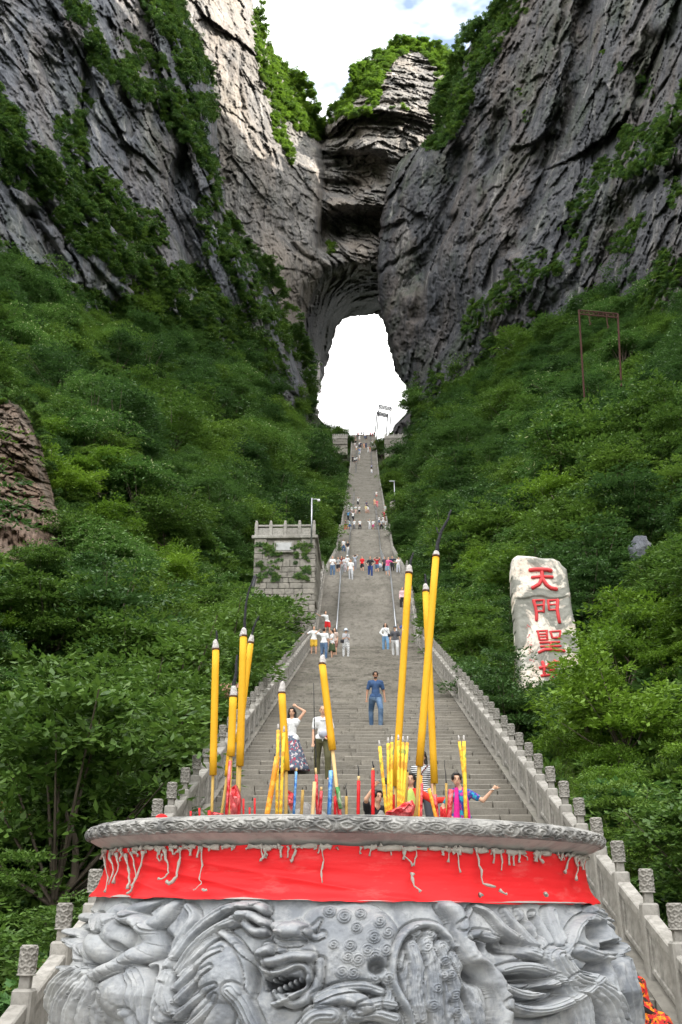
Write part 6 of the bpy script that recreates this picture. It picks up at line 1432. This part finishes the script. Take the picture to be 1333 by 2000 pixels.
    if low in ('trousers', 'shorts'):
        g.cap(pel+V3(-.035*S, 0, -.01*S), .062*S+e2, pel+V3(.035*S, 0, -.01*S), .062*S+e2)
        for s in (-1, 1):
            hp = pel+V3(s*hipw, 0, -.01*S); kn, an = KN[s], AN[s]
            if low == 'shorts': q = hp+(kn-hp)*.8; g.cap(hp, .052*S+e2, q, .042*S+e2)
            else: g.cap(hp, .052*S+e2, kn, .036*S+e2).cap(kn, .036*S+e2, an+V3(0, 0, .01*S), .027*S+e2)
        lo_ = vox(g, low, CM[lk], root, v); lo_.color = (*lowc, 1)
    else:
        L = {'miniskirt': .16, 'skirt': .27, 'longskirt': .43}[low]*S; n = 28; K = 10; vv = []; ff = []; fl = {'miniskirt': .035, 'skirt': .05, 'longskirt': .12}[low]*S
        for k in range(K+1):
            t_ = k/K
            for i in range(n):
                a = 2*math.pi*i/n; rr = .066*S+e2+fl*t_+.012*S*t_*math.sin(a*5+1)+.006*S*t_*math.sin(a*9); vv.append((rr*1.12*math.cos(a)+(.03*S*t_ if low == 'longskirt' else 0), rr*.9*math.sin(a), pel[2]+.05*S-(L+.05*S)*t_))
        for k in range(K):
            for i in range(n): ff.append((k*n+i, (k+1)*n+i, (k+1)*n+(i+1) % n, k*n+(i+1) % n))
        ff.append(tuple(range(n))); ff.append(tuple(K*n+i for i in range(n-1, -1, -1))); lo_ = mk('skirt', vv, ff, CM[lk], root); lo_.color = (*lowc, 1)
    for s in (-1, 1):
        an = AN[s]; f = MB().cap(an+V3(0, .012*S, -.028*S), .019*S, an+V3(s*.012*S, -.085*S, -.033*S), .017*S, 8); so_ = f.build('shoe', CM['plain'], root, True); so_.color = (*shoe, 1)
    # hair
    h = MB()
    if hair != 'bald':
        h.ell(head+V3(0, .014*S, .018*S), (.049*S, .052*S, .056*S), 14, 8, M)
        if detail == 2:
            for s in (-1, 1): h.ell(head+V3(s*.035*S, .0, .02*S), (.018*S, .045*S, .035*S), 10, 6)
            h.ell(head+V3(0, -.022*S, .050*S), (.036*S, .026*S, .016*S), 10, 6)
        if hair in ('long', 'wavy'):
            k = 1.4 if hair == 'wavy' else 1
            for s in (-1, 1): h.cap(head+V3(s*.036*S, .02*S, .0), .026*S*k, head+V3(s*.048*S*k, .012*S, -.11*S), .022*S*k)
            h.cap(head+V3(0, .035*S, 0), .04*S, head+V3(0, .045*S, -.13*S), .038*S*k)
        if hair == 'pony': h.cap(head+V3(0, .05*S, .03*S), .022*S, head+V3(.01*S, .085*S, -.07*S), .014*S)
    else: h.ell(head+V3(0, .010*S, .020*S), (.0455*S, .050*S, .048*S), 14, 8)
    ho = vox(h, 'hair', M_HAIR if hair != 'bald' else M_STUB, root, v*.8, 1)
    if hat:
        q = MB(); z0 = head+V3(0, 0, .03*S)
        if hat[0] == 'sun': q.lathe([(.105*S, -.035*S), (.10*S, -.025*S), (.055*S, .0), (.052*S, .035*S), (.03*S, .055*S)], 18, z0)
        elif hat[0] == 'cap': q.ell(z0+V3(0, .005*S, .004*S), (.052*S, .056*S, .042*S), 14, 8).box(z0+V3(0, -.065*S, -.002*S), (.07*S, .06*S, .008*S), bev=.003)
        ht = q.build('hat', CM['plain'], root, True); ht.color = (*hat[1], 1)
    if detail == 2:
        f = MB()
        for s in (-1, 1): f.ell(head+V3(s*.0175*S, -.0475*S, .002*S), (.0075*S, .003*S, .0032*S), 8, 5)
        f.build('eyes', M_DARK, root, True); f = MB()
        for s in (-1, 1): f.cap(head+V3(s*.011*S, -.0505*S, .014*S), .0018*S, head+V3(s*.028*S, -.046*S, .0145*S), .0018*S, 6)
        f.build('eyebrows', M_DARK, root, True); MB().ell(head+V3(0, -.0475*S, -.036*S), (.0125*S, .004*S, .0038*S), 8, 5).build('mouth', M_LIP, root, True)
    if extra: extra(root, dict(S=S, head=head, chest=chest, waist=waist, pel=pel, sh=sh, EL=EL, HD=HD, up=up, neck=neck, KN=KN))
    return root
def foot(px, py):
    """the point of the stairs seen at a pixel"""
    r = ray(px, py); c = np.concatenate([np.arange(8, 80, .05), np.arange(80, 310, .2)]); P = r*c[:, None]; i = np.argmax(P[:, 2] < sz(P[:, 1])+.02); p = P[i]; return (p[0], p[1], float(sz(p[1]))+.01)
def at_head(px, ytop, H):
    """the point of the stairs where someone H tall reaches up to a given line of the view"""
    for Y in np.arange(9.5, 40, .05):
        q = at_x(px, Y)
        if proj(np.array((q[0], Y, q[2]+H)))[1] < ytop: return q
def at_x(px, Y):
    """point on the stairs at a distance, under a pixel column"""
    z = float(sz(Y)); y0 = 1500.0
    for _ in range(6): P = atY(px, y0, Y); y0 = float(proj(np.array((P[0], Y, z)))[1])
    return (float(P[0]), Y, z+.01)
def bag(col, name='bag', side=1, drop=.30, size=(.2, .09, .17)):
    def f(root, J):
        S = J['S']; p = J['pel']+V3(side*.13*S, -.05*S, .02*S); q = MB().box(p, tuple(a*S/1.68 for a in size), bev=.02).build(name, CM['plain'], root, True); q.color = (*col, 1)
        st = MB().tube([p+V3(0, 0, .04*S), J['waist']+V3(side*.04*S, -.085*S, .03*S), J['chest']+V3(-side*.03*S, -.078*S, 0), J['sh'][-side]+V3(side*.03*S, -.02*S, .04*S)], .009, 6).build('strap', CM['plain'], q); st.color = (*col, 1)
    return f
def glasses(root, J):
    S = J['S']; m = MB()
    for s in (-1, 1): m.ell(J['head']+V3(s*.018*S, -.051*S, .002*S), (.013*S, .004*S, .009*S), 8, 5)
    m.build('sunglasses', M_DARK, root, True)

WHITE = (.68, .68, .68); BLK = (.02, .02, .024); NAVY = (.02, .035, .09); RED = (.50, .015, .02); JEAN = (.05, .10, .19)
# -- nearest figures on the lowest flight
person(foot(735, 1424), .04, 1.74, 'man in blue T-shirt and jeans walking down the middle of the stairs', detail=2, shirt=(.035, .075, .17), low='trousers', lowc=JEAN, lk='denim', arms='swing', walk=.9, shoe=(.5, .5, .5), skin=plain('tanned_skin', (.30, .16, .10), .55, .08, 6),
       extra=lambda r, J: MB().ell(J['head']+V3(0, -.036*J['S'], -.045*J['S']), (.026*J['S'], .017*J['S'], .014*J['S']), 10, 6).build('beard', M_HAIR, r, True))
def hip_bag(root, J):
    S = J['S']; q = MB().ell(J['pel']+V3(.02*S, -.09*S, .055*S), (.075*S, .035*S, .05*S), 12, 8).build('waist_bag', CM['plain'], root, True); q.color = (.36, .37, .42, 1)
    c = MB().ell(J['HD'][1]+V3(0, -.02*S, 0), (.035*S, .03*S, .02*S), 8, 6).build('red_purse', CM['plain'], root, True); c.color = (.25, .02, .06, 1)
    t_ = MB().box(J['chest']+V3(.01, -.076*S, .02*S), (.13, .004, .016)).build('shirt_print', M_DARK, root)
person(foot(630, 1524), .05, 1.70, 'man with shaved head in white T-shirt and olive trousers behind the leaning incense', detail=2, shirt=(.72, .72, .72), low='trousers', lowc=(.085, .08, .035), hair='bald', arms=('down', 'bag'), walk=.5, shoe=(.65, .16, .08), extra=hip_bag)
def skirt_phone(root, J):
    S = J['S']; MB().box(J['HD'][-1]+V3(0, -.02*S, -.05*S), (.05, .012, .10), bev=.004).build('phone', plain('white_phone', (.7, .7, .7), .3), root)
person(foot(569, 1520), -.12, 1.62, 'woman in white top and long floral skirt with one hand on her head', detail=2, shirt=(.72, .72, .72), low='longskirt', lowc=(.09, .12, .17), lk='floral', hair='long', arms=('down', 'head'), walk=.2, fem=True, sleeves='none', extra=skirt_phone)
def camera_extra(root, J):
    S = J['S']; p = (J['HD'][1]+J['HD'][-1])/2+V3(0, -.06*S, .05*S); MB().box(p, (.14, .07, .10), bev=.012).tube([p+V3(0, -.03, 0), p+V3(0, -.12, 0)], .038, 12).build('camera', M_DARK, root, True)
person(at_head(722, 1546, 1.12), .5, 1.66, 'photographer in black crouching behind the urn with a camera raised', detail=2, shirt=BLK, low='trousers', lowc=BLK, hair='short', arms='photo', sit='bend', extra=camera_extra)
def red_extra(root, J):
    S = J['S']; q = MB().ell(J['chest']+V3(0, -.060*S, -.07*S), (.05*S, .03*S, .15*S), 12, 8).build('lime_top', CM['plain'], root, True); q.color = (.42, .52, .12, 1)
person(at_head(808, 1506, 1.58), -.15, 1.58, 'woman in an open red shirt over a lime top behind the incense', detail=2, shirt=(.62, .03, .015), low='trousers', lowc=(.12, .1, .1), hair='long', arms=('across', 'rail'), walk=.1, fem=True, sleeves='long', extra=red_extra)
def strap_extra(root, J):
    S = J['S']; MB().tube([J['sh'][1]+V3(-.02*S, -.04*S, .03*S), J['chest']+V3(0, -.085*S, 0), J['pel']+V3(-.1*S, -.08*S, .03*S)], .010, 6).build('strap', plain('brown_strap', (.10, .02, .02), .6), root)
person(at_head(829, 1463, 1.62), 0, 1.62, 'woman in a black and white striped top behind the crossed incense', detail=2, shirt=(.03, .03, .035), sk='stripe', low='trousers', lowc=(.05, .05, .06), hair='long', arms='down', fem=True, sleeves='short', extra=strap_extra)
def scarf(root, J):
    S = J['S']; m = MB()
    for s in (-1, 1): m.cap(J['neck']+V3(s*.035*S, -.02*S, -.005*S), .022*S, J['chest']+V3(s*.045*S, -.07*S, -.02*S), .024*S).cap(J['chest']+V3(s*.045*S, -.07*S, -.02*S), .026*S, J['pel']+V3(s*.055*S, -.085*S, -.04*S), .035*S)
    m.cap(J['neck']+V3(-.04*S, .03*S, 0), .02*S, J['neck']+V3(.04*S, .03*S, 0), .02*S); o = vox(m, 'scarf', CM['plain'], root, .016); o.color = (.60, .012, .22, 1)
    MB().lathe([(.022*S, -.006), (.026*S, 0), (.022*S, .006)], 12, J['HD'][1]-V3(.006*S, 0, .0)).build('bracelet', plain('white_beads', (.75, .75, .72), .4), root, True)
person(at_head(906, 1506, 1.60), .05, 1.60, 'smiling woman with a magenta scarf making a V sign with her raised hand', detail=2, shirt=(.03, .06, .30), sk='print', low='trousers', lowc=(.03, .03, .05), hair='pony', arms=('hip', 'v'), fem=True, sleeves='short', headtilt=-.5, extra=scarf)
# the cap that shows over the left of the rim
person(at_head(299, 1584, 1.72), 0, 1.70, 'person with a bright red cap almost hidden behind the left of the urn', detail=1, shirt=(.3, .3, .35), low='trousers', lowc=JEAN, hat=('cap', (.75, .01, .012)))
# bending figure at the lower right
def strap2(root, J): MB().tube([J['sh'][-1]+V3(.03, -.08, .02), J['up'](.15)+V3(0, -.12, .04), J['pel']+V3(.14, .02, .02)], .028, 6).build('strap', M_DARK, root)
person((2.44, 9.4, float(sz(9.4))), -.2, 1.60, 'person in an orange and red shirt half hidden right of the urn', detail=2, shirt=(.50, .02, .02), sk='flame', low='trousers', lowc=BLK, lk='plain', hair='short', arms='down', sit=False, lean=-.60, sleeves='short', extra=strap2)

# -- group at the first landing
G1 = 'people resting at the first landing'
person(foot(613, 1281), .2, 1.66, 'young man in white T-shirt and yellow shorts standing by the left balustrade', G1, 1, WHITE, low='shorts', lowc=(.62, .38, .04), arms='rail', walk=.15)
person(foot(633, 1290), 3.0, 1.72, 'man in white T-shirt and blue jeans seen from behind, arm at his brow', G1, 1, WHITE, low='trousers', lowc=JEAN, lk='denim', arms=('down', 'hair'))
person(foot(649, 1288), -1.2, 1.60, 'woman in white top and green skirt in the group at the landing', G1, 1, WHITE, low='skirt', lowc=(.05, .075, .03), hair='pony', arms='fold', fem=True)
person(foot(655, 1283), -.6, 1.60, 'woman half hidden behind the one in the green skirt', G1, 1, (.45, .35, .3), low='shorts', lowc=(.2, .1, .08), hair='long', arms='down', fem=True)
person(foot(676, 1286), .25, 1.60, 'woman in a wide pale sun hat and black and white patterned trousers', G1, 1, (.5, .5, .52), 'stripe2', low='trousers', lowc=WHITE, lk='scribble', hair='short', arms='fold', fem=True, hat=('sun', (.45, .50, .58)), extra=bag(BLK, side=-1))
person(foot(640, 1240), .5, 1.60, 'woman in white top and red shorts leaning on the left balustrade', G1, 1, WHITE, low='shorts', lowc=(.6, .02, .02), hair='pony', arms=('out', 'down'), fem=True, lean=-.35)
person(foot(754, 1273), .05, 1.66, 'woman with wavy hair, sunglasses, white blouse and light jeans', G1, 1, WHITE, low='trousers', lowc=(.12, .25, .42), lk='denim', hair='wavy', arms=('hip', 'down'), walk=.4, fem=True, sleeves='long', shoe=WHITE, extra=lambda r, J: (bag(BLK)(r, J), glasses(r, J)))
person(foot(773, 1284), -.1, 1.70, 'man in dark grey T-shirt, cap and pale trousers walking down', G1, 1, (.07, .07, .08), low='trousers', lowc=(.5, .5, .5), arms='swing', walk=.6, hat=('cap', (.10, .12, .15)), shoe=BLK)
person(foot(790, 1262), .1, 1.60, 'person in blue waving, partly behind the tall incense', G1, 1, (.05, .10, .35), low='shorts', lowc=(.02, .06, .35), arms=('wave', 'down'), hair='long', fem=True)
person(foot(787, 1191), 0, 1.64, 'woman in pale pink top and black leggings standing alone right of the handrail', None, 1, (.62, .42, .44), low='trousers', lowc=BLK, arms='down', walk=.2, fem=True, sleeves='long', shoe=WHITE)
# -- row at the second landing
G2 = 'people lined up at the second landing'
G2L = [((650, 1125), 'man in white T-shirt and blue jeans at the left end of the row', dict(shirt=WHITE, lowc=JEAN, lk='denim', arms='fold')), ((661, 1120), 'woman in black and white top and black shorts in the row', dict(shirt=(.4, .4, .4), sk='stripe2', low='shorts', lowc=BLK, fem=True, hair='long', arms='hip')),
       ((668, 1117), 'woman in a dark red top half hidden in the left cluster of the row', dict(shirt=(.15, .03, .03), fem=True, hair='long', lowc=(.3, .15, .12))), ((673, 1120), 'woman in pale patterned blouse and trousers in the left cluster', dict(shirt=(.5, .5, .52), lowc=(.4, .4, .43), lk='floral', fem=True, hair='long', arms='fold')),
       ((679, 1116), 'person in white with a white sun hat behind the left cluster', dict(shirt=WHITE, lowc=(.45, .45, .45), hat=('sun', (.6, .6, .6)))), ((686, 1134), 'man in white T-shirt and pale trousers stepping down below the row', dict(shirt=WHITE, lowc=(.42, .43, .45), walk=.4, H=1.72)),
       ((694, 1114), 'person with a grey backpack turned away in the row', dict(shirt=(.3, .33, .38), lowc=(.2, .2, .22), rz=2.6, arms='up')), ((708, 1118), 'person in bright red top and black shorts in the row', dict(shirt=(.62, .015, .02), low='shorts', lowc=BLK, fem=True, walk=.4)),
       ((724, 1127), 'woman in black T-shirt and wide navy trousers in the row', dict(shirt=BLK, lowc=(.015, .04, .16), fem=True, arms='hip', H=1.70)), ((737, 1120), 'man in dark red T-shirt and denim shorts with raised arms', dict(shirt=(.33, .012, .018), low='shorts', lowc=JEAN, lk='denim', arms='up', rz=3.0)),
       ((752, 1119), 'man in black beside the one in pink in the row', dict(shirt=(.06, .05, .06), lowc=BLK)), ((758, 1127), 'person in pink shirt and denim shorts leaning on the handrail', dict(shirt=(.55, .08, .22), low='shorts', lowc=(.2, .3, .42), lk='denim', lean=.15, arms=('down', 'rail'), hair='pony', fem=True)),
       ((767, 1118), 'man in navy shirt with a white front at the right of the row', dict(shirt=(.015, .02, .05), lowc=BLK, arms='out')), ((779, 1121), 'person all in white at the right end of the row', dict(shirt=WHITE, lowc=(.5, .52, .58), arms='fold'))]
for (p, l, k) in G2L: k = dict(k); person(foot(*p), k.pop('rz', RNG.normal(0, .2)), k.pop('H', 1.64), l, G2, 1, **k)
def stroller():
    p = foot(743, 1119); r = empty('stroller', p, label='small pushchair with a silvery hood in the row of people', cat='pushchair'); m = MB().ell((0, 0, .62), (.26, .32, .30), 12, 8); m.build('hood', plain('silver_cloth', (.42, .45, .50), .4), r, True)
    MB().tube([(-.2, -.2, .05), (.2, .3, .9)], .02, 6).tube([(.2, -.2, .05), (-.2, .3, .9)], .02, 6).build('pushchair_frame', M_STEEL, r)
    for s in (-1, 1): MB().tube([(s*.2, -.2, .09), (s*.24, -.2, .09)], .09, 10).build('wheel', M_DARK, r, True)
stroller()
# -- figures further up
FAR = [(671.5, 1079, WHITE, JEAN), (680, 1083, BLK, WHITE), (676, 1036, (.06, .05, .05), (.55, .12, .05)), (683.5, 1036, (.35, .42, .42), (.05, .10, .25)), (692.5, 1036, WHITE, (.15, .15, .16)), (703.5, 1036, WHITE, BLK), (722.5, 1036, WHITE, (.5, .5, .52)), (729.5, 1036.5, WHITE, (.5, .08, .2)),
       (741, 1028, WHITE, (.08, .12, .2)), (745.5, 1036, (.4, .42, .44), BLK), (749, 1028, WHITE, WHITE), (751.5, 1018, (.4, .03, .05), (.3, .1, .1)), (754.5, 1037, WHITE, WHITE), (753, 1005, (.4, .45, .42), (.4, .4, .4)), (680.5, 1018, (.05, .22, .42), BLK), (690, 1019, WHITE, BLK), (681, 1007, WHITE, (.4, .4, .4)), (687.5, 1007, WHITE, (.4, .3, .3)),
       (681, 1000, WHITE, WHITE), (695, 1006, WHITE, (.6, .4, .36)), (702.5, 1006, WHITE, BLK), (699.5, 989, WHITE, BLK), (716.5, 997, NAVY, NAVY), (715.5, 1005, (.55, .5, .25), (.5, .35, .3)), (719.5, 1006, WHITE, (.5, .3, .25)), (736, 975, WHITE, (.4, .15, .12)), (732.5, 991, (.6, .35, .2), (.5, .3, .2)), (737, 994, (.55, .12, .15), (.5, .2, .2)),
       (726, 919, (.25, .25, .35), BLK), (726.3, 928, WHITE, (.5, .5, .55)), (695, 858, WHITE, (.3, .2, .2)), (698.5, 853, (.2, .2, .22), BLK), (702.5, 862, WHITE, WHITE), (700.5, 856, (.5, .1, .1), BLK), (713, 858, WHITE, JEAN), (716, 861, NAVY, BLK), (721, 856, WHITE, (.3, .3, .3)), (724.5, 855, (.5, .05, .05), BLK), (728, 854, (.55, .04, .04), (.3, .1, .1)),
       (731, 852, (.5, .03, .03), BLK), (711, 853, (.1, .1, .15), BLK), (706.5, 852, (.3, .3, .35), BLK), (693.5, 876, WHITE, (.4, .3, .3)), (696.5, 882, WHITE, (.5, .3, .2)), (702, 875, WHITE, NAVY), (705.5, 876, NAVY, BLK), (711.5, 877.5, (.6, .3, .2), (.5, .3, .2)), (715.5, 876, NAVY, NAVY), (719.5, 885, WHITE, WHITE), (723.5, 885, (.5, .2, .12), (.5, .35, .3)),
       (728, 873, WHITE, BLK), (733, 873, (.55, .05, .06), WHITE), (702.5, 888, (.1, .18, .4), WHITE), (704, 886, WHITE, (.4, .4, .5)), (702, 895, (.05, .22, .36), WHITE), (702.5, 901, WHITE, (.5, .4, .35)), (693.5, 906, WHITE, BLK), (697, 905, WHITE, (.1, .1, .15)), (695, 868, (.4, .3, .25), BLK), (689.5, 904, BLK, BLK)]
CN = {WHITE: 'white', BLK: 'black', NAVY: 'navy', JEAN: 'blue jeans'}
def cname(c):
    if c in CN: return CN[c]
    r, g, b = c
    if max(c)-min(c) < .08: return 'dark grey' if r < .2 else 'grey'
    if r > g*2 and r > b*2: return 'dark red' if r < .42 else ('orange' if g > .2 else 'red')
    if r > b*1.6 and g > b*1.3: return 'beige'
    if r > g*1.2 and r > b: return 'pink'
    return 'blue' if b >= g else 'green'
protos = []
for i, (ar, w) in enumerate((('down', .3), ('fold', .2), ('photo', .1), ('hip', .4), ('swing', .5))):
    protos.append(person((0, -60-i*3, -2.3), 0, 1.66, 'x', None, 0, arms=ar, walk=w, fem=i % 2 == 1, low='trousers' if i % 2 == 0 else 'shorts', hair='short' if i % 2 == 0 else 'long', extra=None))
bpy.context.view_layer.update(); _dg = bpy.context.evaluated_depsgraph_get()
for o in PENDING:
    me = bpy.data.meshes.new_from_object(o.evaluated_get(_dg)); mats = list(o.data.materials); o.modifiers.clear(); o.data = me
    if not me.materials:
        for m in mats: me.materials.append(m)
    me.polygons.foreach_set('use_smooth', np.ones(len(me.polygons), bool)); me.polygons.foreach_set('material_index', np.zeros(len(me.polygons), np.int32))
seen = set()
for i, (x, y, c1, c2) in enumerate(FAR):
    pr = protos[RNG.randint(5)]
    where = 'on the flight above the row' if y > 1060 else 'at the third landing' if y > 1025 else 'just above the third landing' if y > 980 else 'on the long upper flight' if y > 910 else 'near the top' if y > 864 else 'at the very top'
    side = 'left side' if x < 705 else 'middle' if x < 728 else 'right side'
    P_ = foot(x, y); P_ = (P_[0], min(P_[1], 276.0), float(sz(min(P_[1], 276.0)))) if y < 870 else P_
    bot = cname(c2)+(' legs' if c2 != JEAN else '')
    l = 'tiny figure in %s top, %s, %s, %s' % (cname(c1), bot, where, side)
    if l in seen: l = l.replace('tiny figure', ('distant person', 'far visitor', 'little figure')[i % 3])
    seen.add(l)
    r = empty('person', P_, RNG.normal(0, .8)+(3.1 if RNG.rand() < .4 else 0), label=l, cat='person', group='visitors on the upper flights'); r.scale = (1.25,)*3 if y < 910 else (1.12,)*3
    for ch in pr.children:
        c = ch.copy(); COL.objects.link(c); c.parent = r
        if c.name.startswith('shirt'): c.color = (*c1, 1)
        elif c.name.startswith(('trousers', 'shorts')): c.color = (*c2, 1)
for p in protos:
    for ch in list(p.children): bpy.data.objects.remove(ch)
    bpy.data.objects.remove(p)
